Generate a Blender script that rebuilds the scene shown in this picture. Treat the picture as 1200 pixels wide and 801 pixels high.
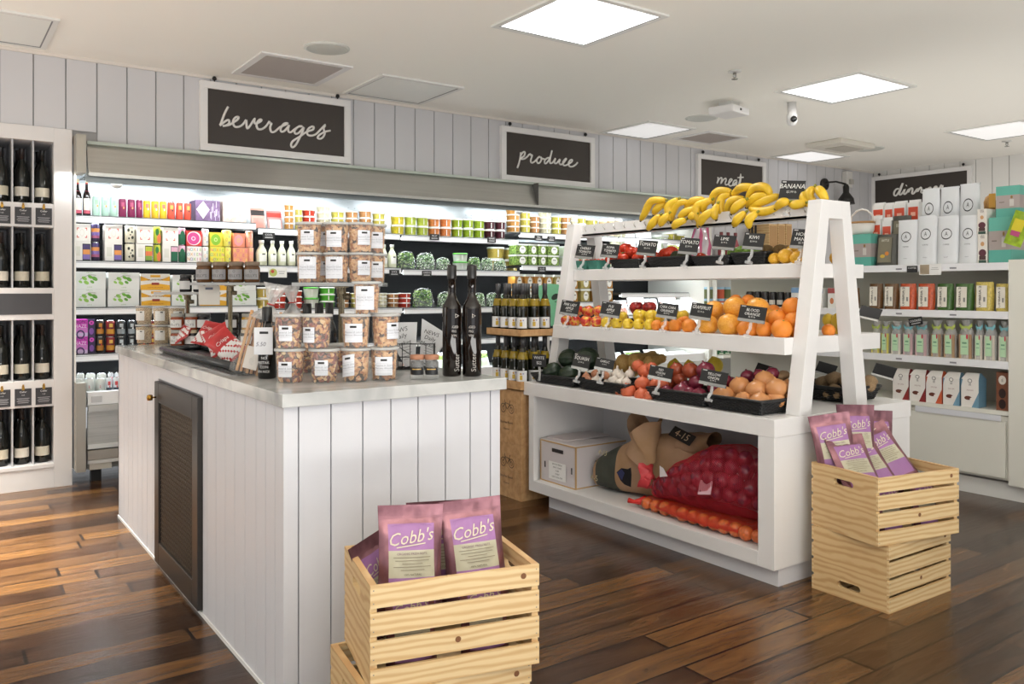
import bpy, math, random
from mathutils import Vector, Matrix, noise
random.seed(7)
for o in list(bpy.data.objects): bpy.data.objects.remove(o)
SC = bpy.context.scene; COL = SC.collection
PI = math.pi; R = math.radians

# ------------------------------------------------------------------ camera
F_ = 973.0; HX = 339.0; CH = 1.25
YAW = math.atan2(688, 973); S_, C_ = math.sin(YAW), math.cos(YAW)
cam = bpy.data.cameras.new('camera'); co = bpy.data.objects.new('camera', cam); COL.objects.link(co)
cam.sensor_fit = 'HORIZONTAL'; cam.sensor_width = 36; cam.lens = 36*F_/1200
cam.shift_y = -(400.5-HX)/1200; cam.clip_start = .05
co.location = (0, 0, CH); co.rotation_euler = (R(90), 0, -YAW); SC.camera = co
# ------------------------------------------------------------------ world, exposure, lights
w = bpy.data.worlds.new('world'); SC.world = w; w.use_nodes = True
bg = w.node_tree.nodes['Background']; bg.inputs[0].default_value = (.93, .96, 1, 1); bg.inputs[1].default_value = .55
SC.view_settings.view_transform = 'Standard'; SC.view_settings.look = 'None'
SC.view_settings.gamma = 1; SC.view_settings.use_curve_mapping = False
SC.view_settings.exposure = 0.14
def area(name, loc, rot, sx, sy, power, colr=(1, 1, 1)):
    l = bpy.data.lights.new(name, 'AREA'); l.shape = 'RECTANGLE'; l.size = sx; l.size_y = sy; l.energy = power; l.color = colr
    o = bpy.data.objects.new(name, l); COL.objects.link(o); o.location = loc; o.rotation_euler = rot; return o
area('window_light_left', (-2.6, 5.0, 1.6), (0, R(-80), 0), 1.6, 2.2, 30, (1, .93, .82))
area('window_light_front', (-.2, -3.0, 1.5), (R(99), 0, 0), 4.2, 2.4, 34, (.97, .98, 1))
area('ceiling_fill_uplight', (.6, -1.7, .06), (PI, 0, 0), 5, 2.6, 370, (1, .98, .94))  # added unseen uplight at floor level, brightens the ceiling
area('ceiling_fill_uplight_left', (-1.8, 2.6, .06), (PI, R(-12), 0), 1.6, 5, 75, (1, .97, .92))  # added upward fill light, out of view on the left
area('ceiling_fill_uplight_right', (7.4, 2.6, .06), (PI, 0, 0), 3, 4, 45, (1, .97, .92))  # added upward fill light, out of view on the right
area('shop_light_middle', (3.0, 3.4, 2.70), (0, 0, 0), .6, .6, 14, (1, .97, .92))
area('shop_light_right', (5.56, 3.6, 2.70), (0, 0, 0), .6, .6, 10, (1, .97, .92))
area('shop_light_far', (8.2, 3.7, 2.70), (0, 0, 0), .6, .6, 18, (1, .96, .9))
l_ = area('aisle_downlight_left', (.28, 4.75, 2.72), (0, R(15), 0), .35, 1.5, 145, (1, .95, .86)); l_.data.spread = R(62)

# ------------------------------------------------------------------ picture ray helpers (real planes in the room)
def ray(px, py):
    u = (px-600)/F_; v = (HX-py)/F_
    return (S_+u*C_, C_-u*S_, v)
def ony(px, py, Y):
    r = ray(px, py); k = Y/r[1]; return Vector((r[0]*k, Y, CH+r[2]*k))
def onx(px, py, X):
    r = ray(px, py); k = X/r[0]; return Vector((X, r[1]*k, CH+r[2]*k))
def onz(px, py, z):
    r = ray(px, py); k = (z-CH)/r[2]; return Vector((r[0]*k, r[1]*k, z))
def dep(p): return p[0]*S_+p[1]*C_

# ------------------------------------------------------------------ materials
def lin(c): return c/12.92 if c <= .04045 else ((c+.055)/1.055)**2.4
def hexc(h): h = h.lstrip('#'); return tuple(lin(int(h[i:i+2], 16)/255) for i in (0, 2, 4))+(1,)
MATS = {}
def newmat(name):
    m = bpy.data.materials.new(name); m.use_nodes = True
    return m, m.node_tree.nodes, m.node_tree.links, m.node_tree.nodes['Principled BSDF']
def M(key):
    if key in MATS: return MATS[key]
    p = key.split('|'); m, n, l, b = newmat(key)
    b.inputs['Base Color'].default_value = hexc(p[0]); b.inputs['Roughness'].default_value = .5
    for q in p[1:]:
        v = float(q[1:])
        if q[0] == 'r': b.inputs['Roughness'].default_value = v
        if q[0] == 'm': b.inputs['Metallic'].default_value = v
        if q[0] == 'a': b.inputs['Alpha'].default_value = v
        if q[0] == 't': b.inputs['Transmission Weight'].default_value = v
        if q[0] == 'e':
            b.inputs['Emission Color'].default_value = hexc(p[0]); b.inputs['Emission Strength'].default_value = v
        if q[0] == 'n':      # mottled procedural variation
            t = n.new('ShaderNodeTexNoise'); t.inputs['Scale'].default_value = v; t.inputs['Detail'].default_value = 4
            tc = n.new('ShaderNodeTexCoord'); l.new(tc.outputs['Object'], t.inputs[0])
            r = n.new('ShaderNodeValToRGB'); c = hexc(p[0])
            r.color_ramp.elements[0].position = .3; r.color_ramp.elements[1].position = .7
            r.color_ramp.elements[0].color = tuple(x*.72 for x in c[:3])+(1,); r.color_ramp.elements[1].color = tuple(min(1, x*1.2) for x in c[:3])+(1,)
            l.new(t.outputs[0], r.inputs[0]); l.new(r.outputs[0], b.inputs['Base Color'])
    MATS[key] = m; return m
def tex(name, c1, c2, kind='noise', band='X', scale=(1, 1, 1), s=5, rough=.5, bump=0, pos=(.3, .7), metal=0, det=6, dist=0, c3=None, coat=0, coords='Object', spec=.5):
    m, n, l, b = newmat(name); MATS[name] = m
    tc = n.new('ShaderNodeTexCoord'); mp = n.new('ShaderNodeMapping'); mp.inputs['Scale'].default_value = scale
    l.new(tc.outputs[coords], mp.inputs[0])
    if kind == 'noise':
        t = n.new('ShaderNodeTexNoise'); t.inputs['Scale'].default_value = s; t.inputs['Detail'].default_value = det; t.inputs['Distortion'].default_value = dist; out = t.outputs[0]
    elif kind == 'voronoi':
        t = n.new('ShaderNodeTexVoronoi'); t.inputs['Scale'].default_value = s; out = t.outputs[0]
    else:
        t = n.new('ShaderNodeTexWave'); t.inputs['Scale'].default_value = s; t.inputs['Distortion'].default_value = dist; t.inputs['Detail'].default_value = det; t.bands_direction = band; out = t.outputs[1]
    l.new(mp.outputs[0], t.inputs[0])
    r = n.new('ShaderNodeValToRGB'); e = r.color_ramp.elements
    e[0].position, e[1].position = pos; e[0].color = hexc(c1); e[1].color = hexc(c2)
    if c3: x = e.new((pos[0]+pos[1])/2); x.color = hexc(c3)
    l.new(out, r.inputs[0]); l.new(r.outputs[0], b.inputs['Base Color'])
    b.inputs['Roughness'].default_value = rough; b.inputs['Metallic'].default_value = metal; b.inputs['Coat Weight'].default_value = coat
    b.inputs['Specular IOR Level'].default_value = spec
    if bump:
        bp = n.new('ShaderNodeBump'); bp.inputs['Strength'].default_value = bump; bp.inputs['Distance'].default_value = .01
        l.new(out, bp.inputs['Height']); l.new(bp.outputs[0], b.inputs['Normal'])
    return m
WHITE = '#e6e5e4|r.45'; PAINT = '#d4d5da|r.4'
tex('marble', '#a4a6a6', '#c6c7c5', s=3.5, rough=.13, dist=1.4, pos=(.3, .55))
tex('pine', '#cda976', '#dfc596', 'wave', band='Z', scale=(.16, 1, 1), s=17, rough=.55, dist=7, det=3, pos=(.0, .75))
tex('pine_end', '#c59d6b', '#d8ba88', 'wave', band='Z', scale=(1, .3, 1), s=12, rough=.55, dist=9, det=3, pos=(.0, .7))
tex('cardboard', '#b98f60', '#c9a071', s=30, rough=.8, pos=(.4, .6))
tex('steel', '#c0c0bb', '#c9c9c4', scale=(.6, 3, 20), s=3, rough=.36, metal=.85, pos=(.3, .7))
tex('steelbase', '#b9b9b2', '#d0cfc8', scale=(.4, 3, 30), s=4, rough=.3, metal=.7)
tex('kraft', '#a5835f', '#b8967a', s=8, rough=.85, bump=.3)
tex('banana_skin', '#c09a22', '#e3bd2e', s=9, rough=.42, pos=(.3, .55), c3='#dcb42a')
tex('apple_red', '#d0a83c', '#bf352c', s=1.5, rough=.25, pos=(.38, .55), c3='#d8743c')
tex('apple_dark', '#6d1218', '#b5302c', s=2, rough=.22, pos=(.35, .65))
tex('apple_gold', '#c9a01a', '#e6c93f', s=2, rough=.28, pos=(.3, .65))
tex('orange_skin', '#d9701a', '#ee9430', s=70, rough=.38, bump=.25, pos=(.3, .6))
tex('grapefruit_skin', '#de8f2a', '#eeb04a', s=8, rough=.36, pos=(.3, .7))
tex('lemon_skin', '#d9b41f', '#eed34a', s=60, rough=.4, bump=.2)
tex('tomato_skin', '#b02818', '#cf4527', s=5, rough=.16)
tex('onion_red', '#571425', '#8e3349', 'wave', scale=(1, 1, .25), s=14, rough=.24, dist=4, pos=(.1, .9))
tex('onion_yellow', '#a9683a', '#d8a06a', 'wave', scale=(1, 1, .25), s=12, rough=.27, dist=4, pos=(.1, .9))
tex('onion_netred', '#a9341f', '#dd7a50', 'voronoi', s=160, rough=.45, pos=(.2, .75))
tex('onion_brown', '#7a2b1a', '#ad5434', 'wave', scale=(1, 1, .25), s=12, rough=.25, dist=4, pos=(.1, .9))
tex('garlic_skin', '#cfc3b6', '#ece6dc', s=12, rough=.5)
tex('shallot_skin', '#a86a48', '#d59a78', s=12, rough=.4)
tex('squash_skin', '#142019', '#33462f', 'noise', s=14, rough=.4, pos=(.35, .75))
tex('potato_skin', '#7b6247', '#a58a66', s=14, rough=.75, bump=.2)
tex('butternut_skin', '#b28a4a', '#c9a565', s=5, rough=.5)
tex('kiwi_skin', '#5f4a2a', '#82683f', s=60, rough=.85, bump=.4)
tex('lime_skin', '#4d7a22', '#8aab3c', s=30, rough=.35)
tex('avocado_skin', '#1c2416', '#414b2a', s=60, rough=.5, bump=.5)
tex('mango_skin', '#d99a22', '#e6b83c', s=6, rough=.35)
tex('granola', '#8a6a44', '#e0c9a2', 'voronoi', s=130, rough=.8, bump=.6, pos=(.1, .7))
tex('greens', '#1f4214', '#9cbc58', s=11, rough=.6, bump=.6, pos=(.35, .65))
tex('salad', '#a9b56a', '#e8e6c8', s=12, rough=.5, bump=.5)
tex('meat_fill', '#a84a3c', '#e6c4b4', s=7, rough=.4)
tex('film', '#c9cac8', '#ffffff', s=8, rough=.15, bump=.7)
tex('rose_foil', '#5d3840', '#a87880', s=9, rough=.3, metal=.7, bump=.5, pos=(.3, .7))
tex('lilac', '#96659a', '#a97aad', s=5, rough=.4, bump=.15)
tex('paper_print', '#aeb0b0', '#e8e8e8', 'noise', s=60, rough=.8, pos=(.42, .52))
tex('red_pack', '#9c1a1e', '#c22a2c', s=12, rough=.3, bump=.5)
tex('breadstick', '#a8733f', '#d7aa78', s=30, rough=.7)
m, n, l, b = newmat('glassy'); MATS['glassy'] = m
b.inputs['Base Color'].default_value = (.95, .97, .96, 1); b.inputs['Roughness'].default_value = .06; b.inputs['Alpha'].default_value = .16
m, n, l, b = newmat('bagfilm'); MATS['bagfilm'] = m
b.inputs['Base Color'].default_value = (.85, .85, .83, 1); b.inputs['Roughness'].default_value = .2; b.inputs['Alpha'].default_value = .45
t = n.new('ShaderNodeTexNoise'); t.inputs['Scale'].default_value = 14; bp = n.new('ShaderNodeBump'); bp.inputs['Strength'].default_value = .9; bp.inputs['Distance'].default_value = .02
l.new(t.outputs[0], bp.inputs['Height']); l.new(bp.outputs[0], b.inputs['Normal'])
m, n, l, b = newmat('clearfilm'); MATS['clearfilm'] = m
b.inputs['Base Color'].default_value = (.95, .97, .96, 1); b.inputs['Roughness'].default_value = .05; b.inputs['Alpha'].default_value = .09
GLASSG = '#0d0f09|r.06'; GLASSB = '#120a06|r.05'

def floor_mat():
    m, n, l, b = newmat('floor_planks'); MATS['floor_planks'] = m
    tc = n.new('ShaderNodeTexCoord'); sp = n.new('ShaderNodeSeparateXYZ'); l.new(tc.outputs['Object'], sp.inputs[0])
    def mth(op, a, bb=None, c=None):
        x = n.new('ShaderNodeMath'); x.operation = op
        for i, v in enumerate((a, bb, c)):
            if v is None: continue
            if isinstance(v, (int, float)): x.inputs[i].default_value = v
            else: l.new(v, x.inputs[i])
        return x.outputs[0]
    PW, PL = .128, 1.35
    row = mth('FLOOR', mth('DIVIDE', sp.outputs[1], PW)); fy = mth('FRACT', mth('DIVIDE', sp.outputs[1], PW))
    wn = n.new('ShaderNodeTexWhiteNoise'); wn.noise_dimensions = '1D'; l.new(row, wn.inputs['W'])
    xs = mth('ADD', mth('DIVIDE', sp.outputs[0], PL), wn.outputs[0]); cell = mth('FLOOR', xs); fx = mth('FRACT', xs)
    cv = n.new('ShaderNodeCombineXYZ'); l.new(cell, cv.inputs[0]); l.new(row, cv.inputs[1])
    w2 = n.new('ShaderNodeTexWhiteNoise'); w2.noise_dimensions = '2D'; l.new(cv.outputs[0], w2.inputs[0])
    # grain: stretched noise offset per plank
    mp = n.new('ShaderNodeMapping'); mp.inputs['Scale'].default_value = (1.3, 9, 1); l.new(tc.outputs['Object'], mp.inputs[0])
    av = n.new('ShaderNodeVectorMath'); l.new(mp.outputs[0], av.inputs[0])
    sc = n.new('ShaderNodeVectorMath'); sc.operation = 'SCALE'; l.new(w2.outputs[1], sc.inputs[0]); sc.inputs['Scale'].default_value = 30; l.new(sc.outputs[0], av.inputs[1])
    g = n.new('ShaderNodeTexNoise'); g.inputs['Scale'].default_value = 2.2; g.inputs['Detail'].default_value = 7; g.inputs['Roughness'].default_value = .62; g.inputs['Distortion'].default_value = 1.1; l.new(av.outputs[0], g.inputs[0])
    v = mth('ADD', mth('ADD', mth('MULTIPLY', g.outputs[0], .52), mth('MULTIPLY', w2.outputs[0], .36)), .07)
    r = n.new('ShaderNodeValToRGB'); e = r.color_ramp.elements
    e[0].position = .25; e[0].color = hexc('#20140b'); e[1].position = .82; e[1].color = hexc('#8c6638')
    for p_, c_ in ((.42, '#3d2616'), (.55, '#563b23'), (.68, '#6d4c2b')): x = e.new(p_); x.color = hexc(c_)
    l.new(v, r.inputs[0])
    gy = mth('LESS_THAN', mth('MINIMUM', fy, mth('SUBTRACT', 1, fy)),   .034); gx = mth('LESS_THAN', mth('MINIMUM', fx, mth('SUBTRACT', 1, fx)), .0045)
    gap = mth('MAXIMUM', gy, gx)
    mx = n.new('ShaderNodeMixRGB'); l.new(gap, mx.inputs[0]); l.new(r.outputs[0], mx.inputs[1]); mx.inputs[2].default_value = hexc('#150b06'); l.new(mx.outputs[0], b.inputs['Base Color'])
    rr = mth('ADD', mth('MULTIPLY', g.outputs[0], .2), .12); l.new(rr, b.inputs['Roughness'])
    bp = n.new('ShaderNodeBump'); bp.inputs['Strength'].default_value = .8; bp.inputs['Distance'].default_value = .006
    hh = mth('SUBTRACT', mth('MULTIPLY', g.outputs[0], .35), gap); l.new(hh, bp.inputs['Height']); l.new(bp.outputs[0], b.inputs['Normal'])
floor_mat()

# ------------------------------------------------------------------ mesh builder
TXT = {}
def textdata(s):
    if s in TXT: return TXT[s]
    c = bpy.data.curves.new('t', 'FONT'); c.body = s; c.size = 1; c.resolution_u = 2; c.align_x = 'CENTER'; c.align_y = 'CENTER'
    o = bpy.data.objects.new('t', c); COL.objects.link(o); bpy.context.view_layer.update()
    me = bpy.data.meshes.new_from_object(o.evaluated_get(bpy.context.evaluated_depsgraph_get()))
    vs = [(v.co.x, v.co.y) for v in me.vertices]; fs = [tuple(p.vertices) for p in me.polygons]
    bpy.data.objects.remove(o); bpy.data.curves.remove(c); bpy.data.meshes.remove(me)
    TXT[s] = (vs, fs); return TXT[s]
class MB:
    def __init__(s): s.v = []; s.f = []; s.m = []; s.sm = []; s.T = None
    def add(s, vs, fs, m, smooth=False):
        o = len(s.v)
        s.v += [tuple(s.T @ Vector(p)) for p in vs] if s.T else [tuple(p) for p in vs]
        for f in fs: s.f.append(tuple(i+o for i in f)); s.m.append(m); s.sm.append(smooth)
        return s
    def box(s, x0, y0, z0, x1, y1, z1, m):
        if x1 < x0: x0, x1 = x1, x0
        if y1 < y0: y0, y1 = y1, y0
        if z1 < z0: z0, z1 = z1, z0
        return s.add([(x0, y0, z0), (x1, y0, z0), (x1, y1, z0), (x0, y1, z0), (x0, y0, z1), (x1, y0, z1), (x1, y1, z1), (x0, y1, z1)],
              [(0, 3, 2, 1), (4, 5, 6, 7), (0, 1, 5, 4), (1, 2, 6, 5), (2, 3, 7, 6), (3, 0, 4, 7)], m)
    def poly(s, pts, m, smooth=False): return s.add(pts, [tuple(range(len(pts)))], m, smooth)
    def lathe(s, prof, m, n=16, c=(0, 0, 0), sx=1, sy=1, rib=None):
        """prof: (r,z) or (r,z,material) — material holds from that point up"""
        vs = []; ms = []; cm = m
        for p in prof:
            if len(p) > 2: cm = p[2]
            ms.append(cm)
            for i in range(n):
                a = 2*PI*i/n; r = p[0]*(rib(a, p[1]) if rib else 1)
                vs.append((c[0]+r*math.cos(a)*sx, c[1]+r*math.sin(a)*sy, c[2]+p[1]))
        for k in range(len(prof)-1):
            o = len(s.v) if k == 0 else o
            if k == 0: s.v += [tuple(s.T @ Vector(p)) for p in vs] if s.T else vs
            for i in range(n):
                j = (i+1) % n; s.f.append((o+k*n+i, o+k*n+j, o+(k+1)*n+j, o+(k+1)*n+i)); s.m.append(ms[k]); s.sm.append(True)
        if prof[0][0] > 1e-5: s.f.append(tuple(o+i for i in range(n))[::-1]); s.m.append(ms[0]); s.sm.append(False)
        if prof[-1][0] > 1e-5: s.f.append(tuple(o+(len(prof)-1)*n+i for i in range(n))); s.m.append(ms[-1]); s.sm.append(False)
        return s
    def tube(s, pts, r, m, n=6, cap=True, flat=1):
        pts = [Vector(p) for p in pts]; rs = r if isinstance(r, (list, tuple)) else [r]*len(pts); vs = []
        up = Vector((0, 0, 1)); d0 = (pts[1]-pts[0]).normalized()
        if abs(d0.dot(up)) > .9: up = Vector((1, 0, 0))
        for i, p in enumerate(pts):
            d = (pts[min(i+1, len(pts)-1)]-pts[max(i-1, 0)]).normalized()
            a = d.cross(up).normalized(); bb = a.cross(d).normalized(); up = bb
            for k in range(n):
                t = 2*PI*k/n; vs.append(tuple(p+a*rs[i]*math.cos(t)*flat+bb*rs[i]*math.sin(t)))
        fs = [(k*n+i, k*n+(i+1) % n, (k+1)*n+(i+1) % n, (k+1)*n+i) for k in range(len(pts)-1) for i in range(n)]
        if cap: fs += [tuple(range(n))[::-1], tuple((len(pts)-1)*n+i for i in range(n))]
        return s.add(vs, fs, m, True)
    def text(s, t, size, m, o, ux, uy, wrap=0, fn=None, shear=0, sx=1):
        vs, fs = textdata(t); o = Vector(o); ux = Vector(ux); uy = Vector(uy); out = []
        for x, y in vs:
            x, y = (x*sx+y*shear)*size, y*size
            if fn: out.append(fn(x, y))
            elif wrap: a = x/wrap; nrm = ux.cross(uy); out.append(o+ux*wrap*math.sin(a)+nrm*wrap*(math.cos(a)-1)+uy*y)
            else: out.append(o+ux*x+uy*y)
        return s.add(out, fs, m)
    def disc(s, o, ux, uy, r, m, r2=0, n=20, ry=None):
        o = Vector(o); ux = Vector(ux); uy = Vector(uy); k = (ry or r)/r
        P = [o+ux*r*math.cos(2*PI*i/n)+uy*r*k*math.sin(2*PI*i/n) for i in range(n)]
        if not r2: return s.poly(P, m)
        Q = [o+ux*r2*math.cos(2*PI*i/n)+uy*r2*k*math.sin(2*PI*i/n) for i in range(n)]
        return s.add(P+Q, [(i, (i+1) % n, n+(i+1) % n, n+i) for i in range(n)], m)
    def rect(s, o, ux, uy, w, h, m, wrap=0, k=6):
        o = Vector(o); ux = Vector(ux); uy = Vector(uy)
        if not wrap: return s.poly([o-ux*w/2-uy*h/2, o+ux*w/2-uy*h/2, o+ux*w/2+uy*h/2, o-ux*w/2+uy*h/2], m)
        nrm = ux.cross(uy); vs = []
        for j in (-.5, .5):
            for i in range(k+1):
                a = (i/k-.5)*w/wrap; vs.append(o+ux*wrap*math.sin(a)+nrm*wrap*(math.cos(a)-1)+uy*h*j)
        return s.add(vs, [(i, i+1, k+2+i, k+1+i) for i in range(k)], m, True)
    def surf(s, fn, nu, nv, m, closeu=False, mf=None, flip=False):
        cu = nu if closeu else nu+1; vs = [fn(i/nu, j/nv) for j in range(nv+1) for i in range(cu)]; o = len(s.v)
        s.v += [tuple(s.T @ Vector(p)) for p in vs] if s.T else [tuple(p) for p in vs]
        for j in range(nv):
            for i in range(nu):
                q = (j*cu+i, j*cu+(i+1) % cu, (j+1)*cu+(i+1) % cu, (j+1)*cu+i)
                if flip: q = q[::-1]
                s.f.append(tuple(o+x for x in q)); s.m.append(mf((i+.5)/nu, (j+.5)/nv) if mf else m); s.sm.append(True)
        return s
    def mesh(s, name):
        me = bpy.data.meshes.new(name); me.from_pydata(s.v, [], s.f)
        keys = []
        for k in s.m:
            if k not in keys: keys.append(k)
        for k in keys: me.materials.append(M(k))
        ix = {k: i for i, k in enumerate(keys)}
        me.polygons.foreach_set('material_index', [ix[k] for k in s.m]); me.polygons.foreach_set('use_smooth', s.sm); me.update()
        return me
def link(name, me, parent=None, bevel=0):
    o = bpy.data.objects.new(name, me); COL.objects.link(o)
    if parent: o.parent = parent
    if bevel:
        b = o.modifiers.new('bevel', 'BEVEL'); b.width = bevel; b.segments = 2; b.limit_method = 'ANGLE'
    return o
def B(name, mb, parent=None, bevel=0): return link(name, mb.mesh(name), parent, bevel)
def tag(o, label, cat, group=None):
    o['label'] = label; o['category'] = cat
    if group: o['group'] = group
    return o
def struct(name, mb, label=None):
    o = B(name, mb); o['kind'] = 'structure'; o['label'] = label or {'floor': 'dark brown wooden plank floor', 'ceiling': 'smooth off-white flat ceiling'}[name]; return o
def thing(name, label, cat, loc=(0, 0, 0), rz=0, group=None):
    o = bpy.data.objects.new(name, None); COL.objects.link(o); o.location = loc; o.rotation_euler = (0, 0, rz)
    o.empty_display_size = .05
    return tag(o, label, cat, group)
PRO = {}
def proto(key, fn):
    if key not in PRO: PRO[key] = fn()
    return PRO[key]
# a proto is [(part name, mesh, [(sub name, mesh)...], bevel)]
def inst(name, pr, label, cat, loc, rot=(0, 0, 0), scl=(1, 1, 1), group=None):
    if not isinstance(pr, list):
        o = link(name, pr)
    else:
        o = bpy.data.objects.new(name, None); COL.objects.link(o); o.empty_display_size = .05
        for p in pr:
            c = link(p[0], p[1], o, p[3] if len(p) > 3 else 0)
            for q in (p[2] if len(p) > 2 else []): link(q[0], q[1], c)
    o.location = loc; o.rotation_euler = rot if hasattr(rot, '__len__') else (0, 0, rot)
    o.scale = scl if hasattr(scl, '__len__') else (scl,)*3
    return tag(o, label, cat, group)
ORD = ['first', 'second', 'third', 'fourth', 'fifth', 'sixth', 'seventh', 'eighth', 'ninth', 'tenth', 'eleventh', 'twelfth']
def ordn(i, n):
    if n == 2: return ('left', 'right')[i]
    if n == 3: return ('left', 'middle', 'right')[i]
    if i == 0: return 'leftmost'
    if i == n-1: return 'rightmost'
    return ORD[i]+' from left'
def spline(pts, k=4):
    pts = [Vector(p) for p in pts]; out = []
    P = [pts[0]*2-pts[1]]+pts+[pts[-1]*2-pts[-2]]
    for i in range(1, len(P)-2):
        for j in range(k):
            t = j/k; a, b, c, d = P[i-1:i+3]
            out.append(.5*((2*b)+(c-a)*t+(2*a-5*b+4*c-d)*t*t+(3*b-a-3*c+d)*t**3))
    out.append(pts[-1]); return out

# ================================================================== THE ROOM
CZ = 2.742
struct('floor', MB().box(-6, -5, -.05, 10, 8, 0, 'floor_planks'))
struct('ceiling', MB().box(-6, -5, CZ, 10, 8, CZ+.1, '#f8f6ef|r.7'))
WY = 5.97
mb = MB(); mb.box(-6, WY+.012, 2.19, 10, WY+.1, CZ, '#9c9c9c'); mb.box(6.62, WY+.012, 0, 10, WY+.1, 2.19, '#9c9c9c')
x = .554-.18*18
while x < 9.85:
    z0 = 2.19 if (x > -2 and x < 6.6) else 0
    if x < .75: z0 = 2.27
    mb.box(x+.004, WY, z0, min(x+.176, 9.85), WY+.012, CZ, '#cbcbce|r.5'); x += .18
struct('wall_back', mb, 'white tongue and groove board wall behind the coolers')
mb = MB(); mb.box(9.865, -5, 0, 9.95, 8, CZ, '#9c9c9c'); y = 5.97
while y > -3: mb.box(9.853, y-.176, 0, 9.865, y-.004, CZ, '#e0dfdc|r.5'); y -= .18
struct('wall_right', mb, 'white board wall at the far right')
struct('wall_left', MB().box(-3.1, 2.2, 0, -3, 3.6, CZ, '#d6d6d6').box(-3.1, -5, 2.4, -3, 8, CZ, '#d6d6d6'), 'white wall at the left beyond the frame')
struct('trim_1', MB().box(-3, WY-.012, CZ-.02, 9.85, WY+.01, CZ, '#dcd6cf|r.6'), 'narrow ceiling trim along the board wall')

# ================================================================== SIGNS ON THE WALLS
LET = {
 'beverages': ([[(258,245),(235,290),(213,350),(205,365),(222,352),(245,335),(262,330),(265,350),(245,365),(222,368),(245,366),(270,360),(292,345),(318,328),(325,312),(308,312),(292,330),(290,350),(300,372),(325,374),(350,360),(366,340),(374,330),(376,360),(380,384),(395,372),(412,345),(425,325),(432,322)],
   [(425,330),(428,350),(438,352),(462,342),(472,330),(458,328),(444,345),(440,368),(450,388),(475,388),(500,370),(518,345),(522,338),(522,352),(535,352),(527,375),(530,398),(540,408),(560,402),(590,375),(622,362),(640,352),(618,352),(600,372),(593,392),(600,405),(618,400),(640,375),(648,362),(642,385),(645,405),(660,408),(680,392),(710,372),(735,372),(712,370),(690,388),(682,405),(690,418),(710,412),(735,385),(742,378),(732,410),(712,450),(690,490),(670,505),(660,490),(672,465),(710,440),(750,412),(775,400),(800,392),(805,375),(792,372),(772,385),(762,405),(768,425),(790,430),(820,420),(850,390),(880,360),(868,385),(876,412),(866,438),(848,450),(830,444),(842,425),(878,405),(912,398)]], 220, 80, 5.4545),
 'produce': ([[(322,388),(318,430),(305,490),(290,535)], [(322,420),(335,395),(355,382),(362,398),(350,425),(322,440),(322,450),(350,450),(375,435),(398,410),(412,405),(418,418),(430,412),(420,445),(415,470),(425,485),(445,478),(470,455),(490,432),(500,428),(482,440),(472,462),(478,485),(495,488),(512,465),(515,440),(505,430),(520,445),(545,452)],
   [(592,440),(572,440),(548,462),(545,485),(558,492),(578,470),(600,425),(615,370),(600,430),(594,470),(600,490),(618,485),(640,455),(648,445),(638,475),(642,490),(660,488),(680,462),(690,455),(682,485),(695,502),(715,495),(735,470),(748,452),(745,445),(725,465),(715,490),(725,510),(750,508),(780,490),(800,475),(805,460),(790,458),(772,480),(770,505),(785,522),(815,518),(840,500),(855,482)]], 570, 130, 8.007),
 'meat': ([[(280,258),(280,275),(272,300),(285,275),(300,262),(305,272),(298,300),(312,278),(328,266),(332,278),(325,298),(332,308),(348,300),(362,285),(370,275),(360,270),(350,285),(348,305),(360,315),(380,305),(398,288)],
   [(398,278),(385,280),(375,298),(378,312),(392,305),(402,285),(398,305),(405,316),(418,300),(425,275),(425,240),(420,275),(412,305),(418,318),(435,305)], [(405,262),(425,260),(442,260)]], 790, 160, 5.4545),
 'dinner': ([[(268,205),(252,208),(240,225),(240,242),(252,245),(268,222),(282,190),(291,172),(278,210),(270,235),(278,240),(292,225),(302,208),(296,230),(302,237),(315,225),(326,205),(322,228),(330,212),(342,202),(348,210),(344,230),(352,234),(365,220),(378,203),(374,225),(386,208),(396,198),(400,208),(398,225),(410,228),(425,212),(432,203),(428,222),(440,205),(452,198),(455,210),(452,222),(465,222),(480,208),(490,196),(482,192),(472,205),(472,220),(485,222),(502,205),(515,188),(512,185),(516,190),(524,186),(520,205),(524,215),(534,212)],
    [(310,188),(313,185)]], 1000, 180, 5.005)}
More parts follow.
